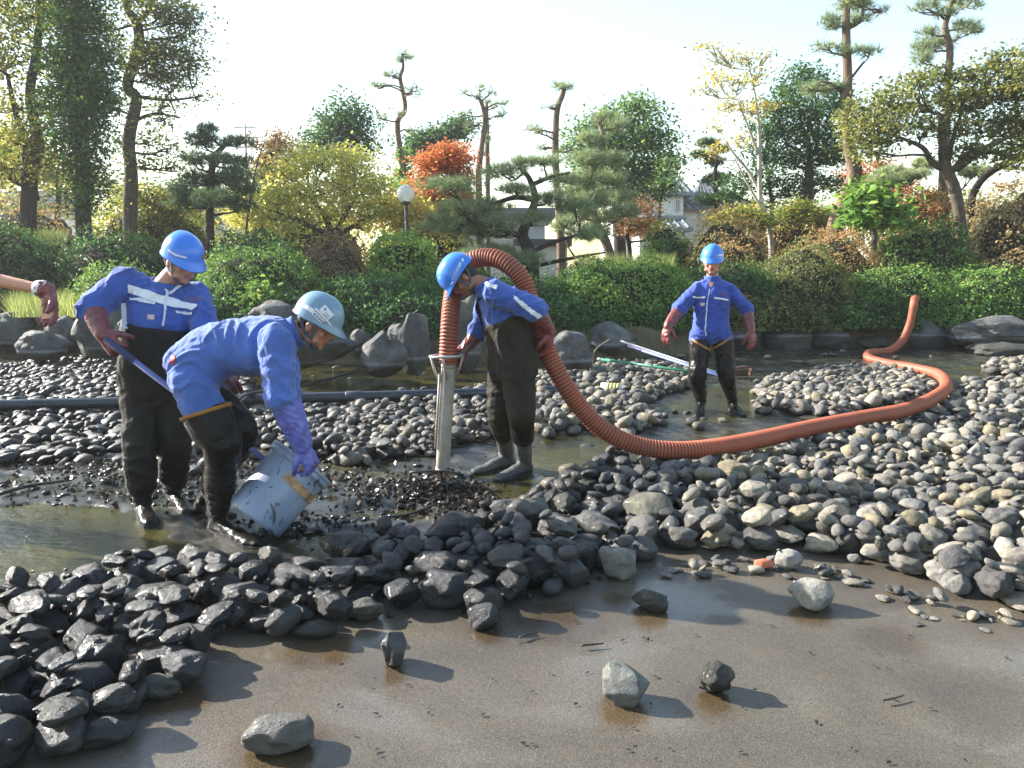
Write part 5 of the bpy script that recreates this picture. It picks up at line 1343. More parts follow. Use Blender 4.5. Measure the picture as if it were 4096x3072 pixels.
def build_person(label, J, head_c, fwd, up, cov, gloves, legs, skin=(.50, .27, .18), helmet='helmet', hands=None, cuffs=.55, torso=None, tw=1.0, group=None, seed=1, vox=.008, sleeve_r=(.078, .066, .058), helm_s=1.0, neck_r=.056, bare=(False, False), collar=True, pant_to=None, pant_r=.105, glove_len=.9, with_helmet=True):
    """J: joints shR elR wrR shL elL wrL hipR knR anR toeR hipL ... pelvis waist chest neck (Vectors)"""
    H = frame(fwd, up)
    # --- the body, one surface
    g = Geo()
    add_head(g, H, head_c)
    g.tube([head_c + H @ V((0, -.02, -.05)), J['neck'].lerp(head_c, .35), J['neck'] - (head_c - J['neck']) * .2], [neck_r, neck_r, neck_r * 1.15], 14)
    secs = []
    axs = (J['shR'] - J['shL']).normalized(); axh = (J['hipR'] - J['hipL']).normalized()
    spine = (J['neck'] - J['pelvis']).normalized()
    def sec(c, t, hw, hd, tang=None):
        ax = axh.lerp(axs, t).normalized(); tg = tang or spine
        ay = ax.cross(tg).normalized(); return (c, ax * hw, ay * hd)
    t1 = (J['waist'] - J['pelvis']).normalized(); t2 = (J['chest'] - J['waist']).normalized(); t3 = (J['neck'] - J['chest']).normalized()
    prof = torso or dict(pel=(.165, .115), wai=(.150, .105), che=(.172, .118), top=(.135, .085))
    def torso_secs(k, grow=0.0):
        up_ = (J['neck'] - J['chest'])
        return [sec(J['pelvis'] - t1 * .09, 0, prof['pel'][0] * .55 * k + grow, prof['pel'][1] * .7 * k + grow, t1), sec(J['pelvis'], .0, prof['pel'][0] * k + grow, prof['pel'][1] * k + grow, t1), sec(J['waist'], .4, prof['wai'][0] * k + grow, prof['wai'][1] * k + grow, (t1 + t2).normalized()),
                sec(J['chest'], .9, prof['che'][0] * k + grow, prof['che'][1] * k + grow, (t2 + t3).normalized()), sec(J['chest'] + up_ * .55, 1, prof['top'][0] * k * 1.08 + grow, prof['top'][1] * k * 1.08 + grow, t3), sec(J['chest'] + up_ * .92, 1, prof['top'][0] * k * .60 + grow, prof['top'][1] * k * .72 + grow, t3)]
    torso_loft(g, torso_secs(.82))
    for sd in 'RL':
        limb_tube(g, [J['sh' + sd], J['el' + sd], J['wr' + sd]], [.056, .042, .030])
        limb_tube(g, [J['hip' + sd], J['kn' + sd], J['an' + sd]], [.066, .044, .034])
        g.tube([J['an' + sd] - V((0, 0, .035)), J['an' + sd].lerp(J['toe' + sd], .72) * 1.0], [.026, .016], 10)
        hd_ = (hands or {}).get(sd)
        if hd_: hand(g, J['wr' + sd], hd_['d'], hd_['palm'], hd_['thumb'], hd_.get('k', 1.0) * .93, hd_.get('curl', (.5, .55, .55, .5)), .8, hd_.get('th', (.5, .5)))
    me = remesh(g, 'person', vox * 1.1, 1)
    paint_face(me, H, head_c, skin)
    body = link('person', me, M['skin'])
    tag(body, label, 'person', group)
    R = Person(); R.body = body; R.H = H; R.hc = head_c; R.J = J
    # --- coverall
    g = Geo()
    torso_loft(g, torso_secs(1.0, .006))
    for sd in 'RL':
        sr = sleeve_r
        g.ball(J['sh' + sd], sr[0] * 1.0)
        limb_tube(g, [J['chest'].lerp(J['sh' + sd], .45) + (J['neck'] - J['chest']) * .32, J['sh' + sd]], [.078, sr[0] * .97])
        cu = cuffs if isinstance(cuffs, (int, float)) else cuffs[sd]
        if cu > 0:
            e = J['el' + sd].lerp(J['wr' + sd], cu)
            limb_tube(g, [J['sh' + sd], J['sh' + sd].lerp(J['el' + sd], .5), J['el' + sd], e], [sr[0], sr[1] * 1.05, sr[1], sr[2]])
            ax = (J['wr' + sd] - J['el' + sd]).normalized(); g.tube([e - ax * .035, e + ax * .012], [sr[2] * 1.13, sr[2] * 1.13], 16)
        else:
            e = J['sh' + sd].lerp(J['el' + sd], 1 + cu)
            limb_tube(g, [J['sh' + sd], J['sh' + sd].lerp(e, .5), e], [sr[0], sr[1] * 1.08, sr[1]])
            ax = (J['el' + sd] - J['sh' + sd]).normalized(); g.tube([e - ax * .05, e + ax * .015], [sr[1] * 1.12, sr[1] * 1.12], 16)
        if pant_to:
            q = J['hip' + sd].lerp(J['kn' + sd], pant_to[sd]); limb_tube(g, [J['hip' + sd], J['hip' + sd].lerp(q, .5), q], [pant_r, pant_r * .97, pant_r * .92])
            g.ball(J['hip' + sd].lerp(J['pelvis'], .4), .11)
    me = remesh(g, 'coverall', vox * 1.2, 3)
    wrinkle(me, .0095, 8.0, seed)
    R.cov = link('coverall', me, M[cov], body)
    if collar:
        nb = J['neck'] - t3 * .035; g = Geo(); rings = []
        cx_ = axs; cy_ = cx_.cross(t3).normalized()
        for h, r, th in ((-.01, .086, 0), (.03, .080, 0), (.055, .086, 0), (.053, .080, 0), (.03, .073, 0), (-.01, .079, 0)):
            rings.append([nb + t3 * h + cx_ * r * math.cos(w) + cy_ * r * 1.02 * math.sin(w) for w in [2 * math.pi * j / 28 for j in range(28)]])
        rings.append(rings[0])
        g.ring_loft(rings, False); R.collar = link('collar', g.mesh('collar'), M[cov], body)
    # --- gloves
    R.gloves = {}
    for sd in 'RL':
        hd_ = (hands or {}).get(sd)
        if not hd_: continue
        g = Geo(); hand(g, J['wr' + sd], hd_['d'], hd_['palm'], hd_['thumb'], hd_.get('k', 1.0) * 1.08, hd_.get('curl', (.5, .55, .55, .5)), 1.12, hd_.get('th', (.5, .5)))
        st = J['wr' + sd].lerp(J['el' + sd], hd_.get('len', glove_len))
        md = J['wr' + sd].lerp(st, .5)
        gr = hd_.get('r', (.040, .050, .056))
        g.tube(spline([J['wr' + sd] + V(hd_['d']).normalized() * .02, J['wr' + sd], md, st], 4), lerp_list([.036, gr[0], gr[1], gr[2]], 4), 16)
        me = remesh(g, 'glove', .0064, 2)
        wrinkle(me, .0035, 16.0, seed + 5)
        R.gloves[sd] = link('glove', me, M[gloves if not isinstance(gloves, dict) else gloves[sd]], body)
    # --- head gear
    g = Geo(); g.ball(head_c + H @ V((0, -.024, .022)), (.081, .086, .086), 20, 14, H)
    g.ball(head_c + H @ V((0, -.055, -.03)), (.058, .042, .052), 16, 10, H)
    link('hair', g.mesh('hair'), M['hair'], body)
    if with_helmet:
        R.helmet = link('helmet', helmet_mesh(H, head_c, s=helm_s), M[helmet], body)
        T = lambda x, y, z: head_c + H @ V((x, y, z))
        for s in (-1, 1):
            strap_band('chin_strap', [T(s * .098, .035, .035), T(s * .082, .03, -.02), T(s * .066, .03, -.075), T(s * .03, .045, -.117), T(0, .055, -.124)], .008, H @ V((0, 1, 0)), M['strap'], R.helmet)
            strap_band('chin_strap', [T(s * .088, -.065, .03), T(s * .076, -.035, -.03), T(s * .066, .03, -.075)], .008, H @ V((0, 1, 0)), M['strap'], R.helmet)
    R.torso_secs = torso_secs; R.sec = sec; R.t = (t1, t2, t3); R.axh = axh; R.axs = axs
    # --- legs
    if legs == 'waders':
        pass
    return R
def waders(R, mat, boot_mat, bib, vox=.0102, seed=3, legr=(.118, .094, .080), drop=.10, grow=.02, boots=True, boot_h=.24, leg_end=.28):
    J = R.J; t1, t2, t3 = R.t
    g = Geo()
    secs = R.torso_secs(1.0, grow)
    c = J['waist'].lerp(J['chest'], bib)
    w, h = secs[2], secs[3]
    mid = (c, w[1].lerp(h[1], bib), w[2].lerp(h[2], bib))
    low = (J['pelvis'] - t1 * drop, secs[1][1] * .92, secs[1][2] * .92)
    torso_loft(g, [low, secs[1], secs[2], mid])
    for sd in 'RL':
        hp, kn, an = J['hip' + sd] - V((0, 0, .05)), J['kn' + sd], J['an' + sd]
        end = an.lerp(kn, leg_end)
        limb_tube(g, [hp, hp.lerp(kn, .5), kn, kn.lerp(end, .6), end], [legr[0], legr[0] * .93, legr[1], legr[1] * .92, legr[2]])
    me = remesh(g, 'waders', vox, 3)
    wrinkle(me, .0075, 5.0, seed, amp2=.3)
    wd = link('waders', me, M[mat], R.body)
    R.waders = wd
    for sd in 'RL':
        g = Geo(); an, kn, toe = J['an' + sd], J['kn' + sd], J['toe' + sd]
        heel, d, s, L = boot_geo(g, an, toe)
        top = an.lerp(kn, boot_h / max(.2, (kn - an).length))
        a2 = V((an.x, an.y, toe.z + .09))
        g.tube(spline([V((an.x, an.y, toe.z + .03)) - d * .01, a2, a2.lerp(top, .5), top], 4), lerp_list([.045, .052, .062, .070], 4), 16)
        me = remesh(g, 'boot', .009, 3); wrinkle(me, .003, 14, seed + 2)
        bo = link('boot', me, M[boot_mat], R.body)
        link('sole', sole_mesh(heel, d, s, L, toe.z), M['sole'], bo)
    return wd
def hip_boot(R, sd, frac, mat, seed=4, legr=(.104, .084, .066), tilt=None, trim=True, trim_tilt=None, vox=.0092):
    J = R.J; hp, kn, an, toe = J['hip' + sd], J['kn' + sd], J['an' + sd], J['toe' + sd]
    top = hp.lerp(kn, frac)
    g = Geo()
    heel, d, s, L = boot_geo(g, an, toe)
    a2 = V((an.x, an.y, toe.z + .10))
    pts = [V((an.x, an.y, toe.z + .03)) - d * .01, a2, a2.lerp(kn, .45), kn, kn.lerp(top, .5), top]
    g.tube(spline(pts, 5), lerp_list([.047, .053, legr[2], legr[1], legr[0] * .95, legr[0]], 5), 18)
    me = remesh(g, 'hip_boot', vox, 3); wrinkle(me, .0055, 5.0, seed, amp2=.3)
    b = link('hip_boot', me, M[mat], R.body)
    link('sole', sole_mesh(heel, d, s, L, toe.z), M['sole'], b)
    if trim:
        ax = (kn - hp).normalized(); tl = V(trim_tilt) if trim_tilt else V((0, 0, 0))
        a = (V((0, 1, 0)) - ax * ax.y).normalized(); bb = ax.cross(a); g = Geo(); rings = []
        for h, r in ((-.010, .012), (.010, .012), (.010, .004), (-.010, .004)):
            ring = []
            for j in range(28):
                w = 2 * math.pi * j / 28; q = a * math.cos(w) + bb * math.sin(w)
                ring.append(top + q * (legr[0] + r) + ax * (h + q.dot(tl)))
            rings.append(ring)
        rings.append(rings[0]); g.ring_loft(rings, False)
        link('trim_band', g.mesh('trim_band'), M['orange_trim'], b)
    return b
def J_(**k): return k
def gz(u, v, z): 
    p = G(u, v, 0.0); return V((p.x, p.y, z))

# --- man standing in chest waders with a striped coverall
JL = J_(neck=P(662, 1135, 4.80), chest=P(645, 1250, 4.82), waist=P(628, 1395, 4.82), pelvis=P(622, 1500, 4.85),
        shR=P(505, 1125, 4.80), elR=P(372, 1232, 4.66), wrR=P(412, 1338, 4.50), shL=P(780, 1185, 4.84), elL=P(835, 1345, 4.74), wrL=P(880, 1500, 4.62),
        hipR=P(558, 1515, 4.84), knR=P(556, 1790, 4.74), anR=gz(575, 2062, .09), toeR=gz(603, 2112, 0.0), hipL=P(690, 1515, 4.88), knL=P(700, 1790, 4.86), anL=gz(695, 2018, .09), toeL=gz(772, 2070, 0.0))
ML = build_person('worker in white-striped blue coverall and chest waders standing with a pole', JL, P(728, 1046, 4.77), (.74, -.56, -.38), (.30, -.20, .93), 'cov', 'glove', 'waders',
                  hands={'R': dict(d=(.62, -.12, -.72), palm=(.35, .9, -.05), thumb=(.7, -.2, .6), k=1.12, curl=(1.1, 1.15, 1.15, 1.1), th=(.9, .9), len=.85, r=(.044, .056, .066)), 'L': dict(d=(.5, -.4, -.7), palm=(-.3, .8, -.3), thumb=(.3, -.6, .5), k=1.1, curl=(1.1, 1.1, 1.1, 1.1), len=.8)},
                  cuffs={'R': .10, 'L': .2}, torso=dict(pel=(.185, .135), wai=(.180, .13), che=(.190, .135), top=(.145, .09)), sleeve_r=(.088, .082, .082), seed=1)
waders(ML, 'wader', 'black_rubber', .66, seed=11, legr=(.112, .098, .084), drop=.16, grow=.028)
# --- bent man with the bucket
JB = J_(neck=P(1178, 1328, 4.30), chest=P(1020, 1385, 4.30), waist=P(872, 1402, 4.30), pelvis=P(762, 1488, 4.30),
        shR=P(1105, 1365, 4.12), elR=P(1122, 1590, 4.04), wrR=P(1212, 1790, 4.08), shL=P(1110, 1350, 4.47), elL=P(1150, 1580, 4.52), wrL=P(1215, 1775, 4.50),
        hipR=P(765, 1525, 4.20), knR=P(893, 1790, 4.16), anR=gz(872, 2130, .09), toeR=gz(1035, 2200, 0.0), hipL=P(765, 1515, 4.41), knL=P(962, 1735, 4.42), anL=gz(822, 2062, .09), toeL=gz(935, 2085, 0.0))
MB_ = build_person('worker in plain blue coverall and black hip boots bending over a tilted bucket', JB, P(1264, 1300, 4.29), (.90, -.14, -.42), (.42, 0, .90), 'cov_light', {'R': 'glove_mud', 'L': 'glove_blue'}, 'hip',
                   hands={'R': dict(d=(.40, .10, -.9), palm=(-.75, .45, -.3), thumb=(-.4, -.8, 0), k=1.12, curl=(.9, .95, .95, .9), th=(.6, .6), len=.88, r=(.050, .062, .066)), 'L': dict(d=(.3, -.1, -.9), palm=(-.6, -.6, -.2), thumb=(-.2, .6, 0), k=1.1, curl=(.9, .9, .9, .9), len=.88, r=(.05, .062, .066))},
                   cuffs=.04, torso=dict(pel=(.172, .150), wai=(.165, .142), che=(.182, .150), top=(.15, .12)), sleeve_r=(.092, .082, .074), helmet='helmet_grey', seed=2, pant_to={'R': .52, 'L': .48}, pant_r=.118, skin=(.46, .23, .15))
hip_boot(MB_, 'R', .46, 'black_rubber', 21, (.124, .100, .084), trim_tilt=(0, 0, .04)); hip_boot(MB_, 'L', .36, 'black_rubber', 22, (.122, .098, .082), trim_tilt=(-.05, 0, 0))
# --- man holding the suction hose
JM = J_(neck=P(1938, 1140, 5.60), chest=P(1998, 1225, 5.60), waist=P(2035, 1345, 5.60), pelvis=P(2048, 1440, 5.60),
        shL=P(1985, 1172, 5.42), elL=P(2138, 1238, 5.40), wrL=P(2196, 1325, 5.50), shR=P(1958, 1195, 5.78), elR=P(1928, 1310, 5.80), wrR=P(1862, 1392, 5.70),
        hipL=P(2070, 1455, 5.50), knL=P(2085, 1655, 5.46), anL=gz(2098, 1892, .09), toeL=gz(1985, 1930, 0.0), hipR=P(2018, 1455, 5.70), knR=P(2000, 1655, 5.68), anR=gz(2028, 1866, .09), toeR=gz(1893, 1900, 0.0))
MM_ = build_person('worker in brown chest waders looking down, orange hose over the shoulder, holding a suction tube', JM, P(1852, 1112, 5.60), (-.56, -.12, -.82), (-.82, 0, .57), 'cov', 'glove', 'waders',
                   hands={'R': dict(d=(-.85, -.2, -.45), palm=(-.2, .3, -.9), thumb=(0, -1, .2), k=1.1, curl=(1.2, 1.2, 1.2, 1.2), th=(.9, .9), len=.8), 'L': dict(d=(.02, .25, -.95), palm=(-.8, .3, 0), thumb=(-.3, -1, 0), k=1.15, curl=(.5, .5, .5, .5), th=(.5, .5), len=.85, r=(.044, .056, .068))},
                   cuffs={'L': .10, 'R': .25}, torso=dict(pel=(.185, .135), wai=(.175, .128), che=(.182, .128), top=(.145, .095)), sleeve_r=(.090, .082, .076), seed=3, skin=(.36, .17, .10), helm_s=1.06)
waders(MM_, 'wader_brown', 'grey_rubber', .55, seed=31, legr=(.118, .096, .076), drop=.13, grow=.026, boot_h=.30, leg_end=.52)
# --- man standing farther back
JR = J_(neck=P(2850, 1112, 8.05), chest=P(2848, 1182, 8.05), waist=P(2846, 1272, 8.05), pelvis=P(2842, 1335, 8.05),
        shR=P(2788, 1158, 8.05), elR=P(2716, 1236, 8.00), wrR=P(2672, 1302, 7.86), shL=P(2915, 1158, 8.05), elL=P(2986, 1238, 8.05), wrL=P(3004, 1322, 7.95),
        hipR=P(2800, 1345, 8.05), knR=P(2790, 1512, 7.95), anR=gz(2803, 1640, .09), toeR=gz(2788, 1672, 0.0), hipL=P(2888, 1345, 8.05), knL=P(2908, 1512, 7.98), anL=gz(2930, 1642, .09), toeL=gz(2972, 1676, 0.0))
MR_ = build_person('worker in blue coverall and black hip boots standing empty-handed among the far stones', JR, P(2848, 1048, 8.02), (-.22, -.96, -.12), (.0, -.1, 1), 'cov_deep', 'glove', 'hip',
                   hands={'R': dict(d=(-.25, -.15, -.95), palm=(.75, .45, 0), thumb=(.3, -1, 0), k=1.12, curl=(.35, .4, .4, .4), len=.82, r=(.043, .052, .058)), 'L': dict(d=(.18, -.12, -.95), palm=(-.6, .7, 0), thumb=(-.4, -.8, 0), k=1.12, curl=(.4, .45, .45, .45), len=.82, r=(.043, .052, .058))},
                   cuffs=.08, torso=dict(pel=(.175, .125), wai=(.168, .115), che=(.172, .12), top=(.13, .082)), sleeve_r=(.074, .068, .066), seed=4, pant_to={'R': .16, 'L': .16}, pant_r=.106, skin=(.55, .30, .22), vox=.009)
MR_.boots = [hip_boot(MR_, 'R', .10, 'black_rubber', 41, (.104, .086, .07), trim=False), hip_boot(MR_, 'L', .10, 'black_rubber', 42, (.104, .086, .07), trim=False)]
bt_ = bvh_of(MR_.cov, *MR_.boots)
patch('trim_band', bt_, ([(2766, 1352), (2800, 1374), (2838, 1396)], [(2766, 1359), (2800, 1382), (2838, 1404)]), M['orange_trim'], MR_.boots[0], 10, 2, .008)
patch('trim_band', bt_, ([(2844, 1396), (2885, 1372), (2926, 1344)], [(2844, 1404), (2885, 1380), (2926, 1351)]), M['orange_trim'], MR_.boots[1], 10, 2, .008)
# --- worker whose bare forearm reaches into the picture at the left
JA = J_(neck=P(-420, 1010, 4.85), chest=P(-420, 1130, 4.85), waist=P(-425, 1300, 4.85), pelvis=P(-430, 1440, 4.85),
        shL=P(-265, 1040, 4.80), elL=P(-40, 1112, 4.66), wrL=P(190, 1162, 4.60), shR=P(-570, 1060, 4.90), elR=P(-620, 1270, 4.85), wrR=P(-570, 1430, 4.65),
        hipL=P(-370, 1460, 4.85), knL=P(-360, 1760, 4.80), anL=gz(-360, 2040, .09), toeL=gz(-340, 2110, 0.0), hipR=P(-490, 1460, 4.85), knR=P(-500, 1760, 4.80), anR=gz(-500, 2040, .09), toeR=gz(-520, 2110, 0.0))
MA_ = build_person('worker reaching in at the photo left edge with a bare forearm and a maroon glove', JA, P(-410, 930, 4.80), (.6, -.7, -.2), (0, 0, 1), 'cov', 'glove', 'waders',
                   hands={'L': dict(d=(.10, -.05, -1), palm=(-.35, -.85, 0), thumb=(.9, -.3, 0), k=1.22, curl=(.35, .4, .45, .5), th=(.5, .5), len=.12, r=(.048, .050, .052)), 'R': dict(d=(.3, -.5, -.8), palm=(.6, .5, 0), thumb=(.2, -1, 0), k=1.1, len=.8)},
                   cuffs={'L': -.12, 'R': .2}, seed=5, skin=(.56, .30, .19), vox=.013)
waders(MA_, 'wader', 'black_rubber', .42, seed=51)
g = Geo()
ax = (JA['wrL'] - JA['elL']).normalized(); q0 = JA['wrL'] - ax * .045
g.tube([q0 - ax * .028, q0 - ax * .01, q0 + ax * .012, q0 + ax * .02], [.043, .047, .053, .052], 18)
cf = remesh(g, 'knit_cuff', .005, 1); wrinkle(cf, .002, 30, 2)
link('knit_cuff', cf, M['white_knit'], MA_.body)

# --- trims, pockets, stripes, lettering (sewn on where the photograph shows them)
bl = bvh_of(ML.cov)
patch('chest_stripe', bl, ([(508, 1135), (600, 1165), (672, 1188), (790, 1222)], [(510, 1168), (595, 1200), (665, 1222), (770, 1238)]), M['white_cloth'], ML.cov, 24, 4, .004)
patch('front_zip', bl, [(662, 1175), (672, 1175), (656, 1300), (648, 1300)], M['zip'], ML.cov, 4, 10, .007)
patch('front_zip', bl, [(640, 1120), (648, 1118), (674, 1178), (666, 1180)], M['zip'], ML.cov, 3, 8, .006)
patch('front_zip', bl, [(724, 1140), (732, 1146), (680, 1180), (672, 1175)], M['zip'], ML.cov, 3, 8, .006)
patch('pocket_zip', bl, ([(523, 1192), (570, 1194), (622, 1212)], [(523, 1200), (570, 1210), (622, 1221)]), M['zip'], ML.cov, 10, 2, .005)
patch('pocket_zip', bl, [(704, 1243), (770, 1250), (769, 1259), (703, 1251)], M['zip'], ML.cov, 10, 2, .005)
patch('sewn_label', bl, [(592, 1258), (618, 1260), (618, 1278), (592, 1277)], M['pinkish'], ML.cov, 4, 3, .005)
lettering('embroidery', bl, 'アイビス技建', (735, 1190), (11.2, 1.9), (-2, -11), M['embroid'], ML.cov, .005)
lettering('embroidery', bl, '株式会社', (750, 1203), (7.5, 1.3), (-1, -8), M['embroid'], ML.cov, .005)
bw = bvh_of(ML.waders, ML.cov)
for (a_, b_) in (((497, 1222), (520, 1315)), ((752, 1262), (742, 1310))):
    pass
g = Geo()
def strap_on(name, bvh, pts, w, mat, parent, off=.006):
    q = [on_surface(bvh, u, v, off) for u, v in pts]; q = [p for p in q if p is not None]
    if len(q) < 2: return
    return strap_band(name, q, w, V((1, 0, 0)), mat, parent, .003)
strap_on('shoulder_strap', bw, [(500, 1212), (501, 1245), (503, 1282), (506, 1315)], .014, M['zip'], ML.waders, .008)
bm_ = bvh_of(MM_.cov)
patch('sleeve_stripe', bm_, ([(2052, 1180), (2100, 1215), (2165, 1262)], [(2056, 1196), (2095, 1232), (2150, 1272)]), M['white_cloth'], MM_.cov, 14, 4, .005)
patch('shoulder_stripe', bm_, ([(1935, 1100), (1950, 1130), (1990, 1145)], [(1932, 1118), (1955, 1148), (1985, 1158)]), M['white_cloth'], MM_.cov, 12, 4, .005)
bmw = bvh_of(MM_.cov, MM_.waders)
strap_on('shoulder_strap', bmw, [(1925, 1190), (1915, 1225), (1925, 1260), (1935, 1300)], .016, M['black'], MM_.waders, .008)
br = bvh_of(MR_.cov)
patch('front_zip', br, ([(2836, 1158), (2826, 1220), (2820, 1300), (2822, 1345)], [(2840, 1158), (2830, 1220), (2824, 1300), (2826, 1345)]), M['zip'], MR_.cov, 12, 1, .006)
patch('pocket_zip', br, [(2770, 1184), (2820, 1187), (2820, 1193), (2770, 1191)], M['white_cloth'], MR_.cov, 8, 2, .006)
patch('pocket_zip', br, [(2856, 1188), (2910, 1197), (2910, 1203), (2856, 1195)], M['white_cloth'], MR_.cov, 8, 2, .006)
patch('sewn_label', br, [(2803, 1211), (2819, 1211), (2819, 1223), (2803, 1223)], M['pinkish'], MR_.cov, 3, 3, .006)
lettering('embroidery', br, 'アイビス技建', (2868, 1169), (6.0, 1.2), (-1, -6), M['embroid'], MR_.cov, .006)
lettering('embroidery', br, '株式会社', (2879, 1179), (4.0, .8), (-.6, -4.5), M['embroid'], MR_.cov, .006)
for per, poly in ((MR_, [(2826, 1108), (2868, 1104), (2846, 1150), (2840, 1150)]), (ML, [(652, 1112), (726, 1142), (676, 1174), (668, 1172)])):
    patch('open_neck', bvh_of(per.cov), poly, M['skin'], per.body, 8, 8, .004)
for o_ in bpy.data.objects:
    if o_.name.startswith('open_neck'):
        ca = o_.data.color_attributes.new('face', 'FLOAT_COLOR', 'POINT'); ca.data.foreach_set('color', np.tile([.52, .28, .19, 1.0], len(o_.data.vertices)).astype(np.float32))
bb_ = bvh_of(MB_.cov)
patch('red_tag', bb_, [(688, 1420), (704, 1424), (694, 1458), (682, 1452)], M['red_tag'], MB_.cov, 3, 4, .005)
# helmets
bh = bvh_of(ML.helmet)
patch('reflective_strip', bh, ([(674, 997), (705, 1016), (748, 1028)], [(672, 1003), (702, 1023), (747, 1034)]), M['sticker'], ML.helmet, 12, 2, .002)
patch('emblem', bh, [(806, 1021), (818, 1018), (820, 1030), (808, 1033)], M['embroid'], ML.helmet, 3, 3, .002)
bh = bvh_of(MB_.helmet)
patch('name_sticker', bh, [(1256, 1241), (1301, 1284), (1289, 1296), (1246, 1256)], M['sticker'], MB_.helmet, 10, 4, .002)
lettering('lettering', bh, 'KNW', (1252, 1258), (17.2, 16.4), (10, -11.5), M['dark_ink'], MB_.helmet, .0048)
patch('name_sticker', bh, [(1226, 1219), (1258, 1238), (1245, 1252), (1214, 1229)], M['sticker'], MB_.helmet, 6, 4, .002)
patch('reflective_strip', bh, [(1266, 1232), (1327, 1298), (1321, 1303), (1259, 1236)], M['sticker'], MB_.helmet, 10, 2, .0045)
patch('safety_sticker', bh, [(1299, 1221), (1333, 1260), (1311, 1280), (1276, 1241)], M['sticker'], MB_.helmet, 8, 6, .0075)
lettering('lettering', bh, '✚', (1293, 1238), (9, 9), (7, -8), M['green_ink'], MB_.helmet, .0105)
lettering('lettering', bh, '安全第一', (1300, 1252), (4.6, 5.4), (4, -4), M['grey_ink'], MB_.helmet, .0105)
lettering('lettering', bh, '作業員', (1291, 1255), (5.4, 6.4), (4, -4), M['grey_ink'], MB_.helmet, .0105)
bh = bvh_of(MM_.helmet)
def row_text(bvh, txt, a, b, k, mat, parent):
    n_ = len(txt)
    ex = ((b[0] - a[0]) / n_, (b[1] - a[1]) / n_); L = math.hypot(*ex)
    ey = (ex[1] / L * L * k, -ex[0] / L * L * k)
    lettering('lettering', bvh, txt, a, ex, ey, mat, parent, .003)
row_text(bh, 'アイビス技建㈱', (1814, 1122), (1848, 1052), 1.25, M['sticker'], MM_.helmet)
patch('reflective_strip', bh, [(1801, 1136), (1809, 1124), (1815, 1128), (1807, 1140)], M['sticker'], MM_.helmet, 4, 2, .002)
patch('reflective_strip', bh, [(1846, 1036), (1853, 1034), (1856, 1046), (1849, 1048)], M['sticker'], MM_.helmet, 4, 2, .002)
bh = bvh_of(MR_.helmet)
patch('reflective_strip', bh, [(2874, 1018), (2894, 1016), (2894, 1022), (2874, 1025)], M['sticker'], MR_.helmet, 5, 2, .002)

# ------------------------------------------------------------------ suction hose, tube, bucket, pipes, poles
M['hose'] = mat_plain('hose_orange', (.33, .088, .045), .55, .18, 6, .001, 60, .35, dirt=(.20, .09, .06), dirt_amt=.5, dscale=7)
M['hose_dark'] = mat_plain('hose_groove', (.10, .035, .022), .7, .3, 6, .001, 60, .2)
def ribbed(name, pts, r, pitch, parent=None, n=18):
    # even spacing along the path
    L = [0]
    for a, b in zip(pts, pts[1:]): L.append(L[-1] + (b - a).length)
    step = pitch / 4; cnt = int(L[-1] / step); q = []; k = 0
    for i in range(cnt + 1):
        d = i * step
        while k < len(L) - 2 and L[k + 1] < d: k += 1
        q.append(pts[k].lerp(pts[k + 1], (d - L[k]) / max(1e-6, L[k + 1] - L[k])))
    rad = [r * (1.0, 1.0, .92, .86)[i % 4] for i in range(cnt + 1)]
    g = Geo(); g.tube(q, rad, n)
    me = g.mesh(name); me.materials.append(M['hose']); me.materials.append(M['hose_dark'])
    idx = np.zeros(len(me.polygons), dtype=np.int32)
    nr_ = np.arange(len(q) - 1) % 4
    idx[:(len(q) - 1) * n] = np.repeat(np.isin(nr_, (2,)).astype(np.int32), n)
    me.polygons.foreach_set('material_index', idx); me.update()
    return link(name, me, None, parent)
arch = [P(1793, 1452, 5.62), P(1795, 1380, 5.62), P(1799, 1300, 5.64), P(1806, 1220, 5.70), P(1818, 1150, 5.78), P(1842, 1085, 5.86), P(1885, 1045, 5.89), P(1935, 1030, 5.87), P(1990, 1036, 5.82), P(2045, 1068, 5.78), P(2090, 1120, 5.76), P(2118, 1195, 5.74), P(2142, 1285, 5.70), P(2182, 1390, 5.62), P(2245, 1515, 5.58)]
tail = [P(3608, 1365, 13.85), P(3640, 1295, 14.0), P(3654, 1225, 14.1), P(3658, 1198, 14.4), P(3662, 1196, 15.2)]
o = ribbed('suction_hose', spline(arch + HOSE_FIELD + tail, 12), HOSE_R, .024, None, 14)
tag(o, 'ribbed orange suction hose over the shoulder of the man and snaking across the stones', 'hose')

M['tube_steel'] = mat_plain('tube_dull_steel', (.42, .38, .33), .55, .2, 10, .001, 60, .45, dirt=(.17, .145, .115), dirt_amt=.6, dscale=6)
M['ring_steel'] = mat_plain('ring_steel', (.42, .40, .38), .45, .15, 20, .001, 60, .5, metal=.4)
tb = G(1770, 1885, .03); tt = P(1795, 1450, 5.63)
root = empty('suction_tube', tb, 'beige steel suction tube standing in the mud, with a ring handle', 'tube')
g = Geo(); axd = (tt - tb).normalized(); 
g.tube([tb, tb + axd * .01, tb.lerp(tt, .5), tt - axd * .01, tt, tt - axd * .0, tt - axd * .03], [.044, .050, .050, .050, .048, .045, .044], 28); link('pipe', g.mesh('pipe'), M['tube_steel'], root)
g = Geo()
for k_ in (0.02, .97):
    c_ = tb.lerp(tt, k_); g.tube([c_ - axd * .012, c_ + axd * .012], [.053, .053], 28)
    link('band', g.mesh('band'), M['tube_steel'], root); g = Geo()
rc = P(1786, 1424, 5.60); g = Geo()
ring_pts = [rc + V((.115 * math.cos(w), .085 * math.sin(w), .004 * math.cos(w))) for w in [2 * math.pi * j / 40 for j in range(41)]]
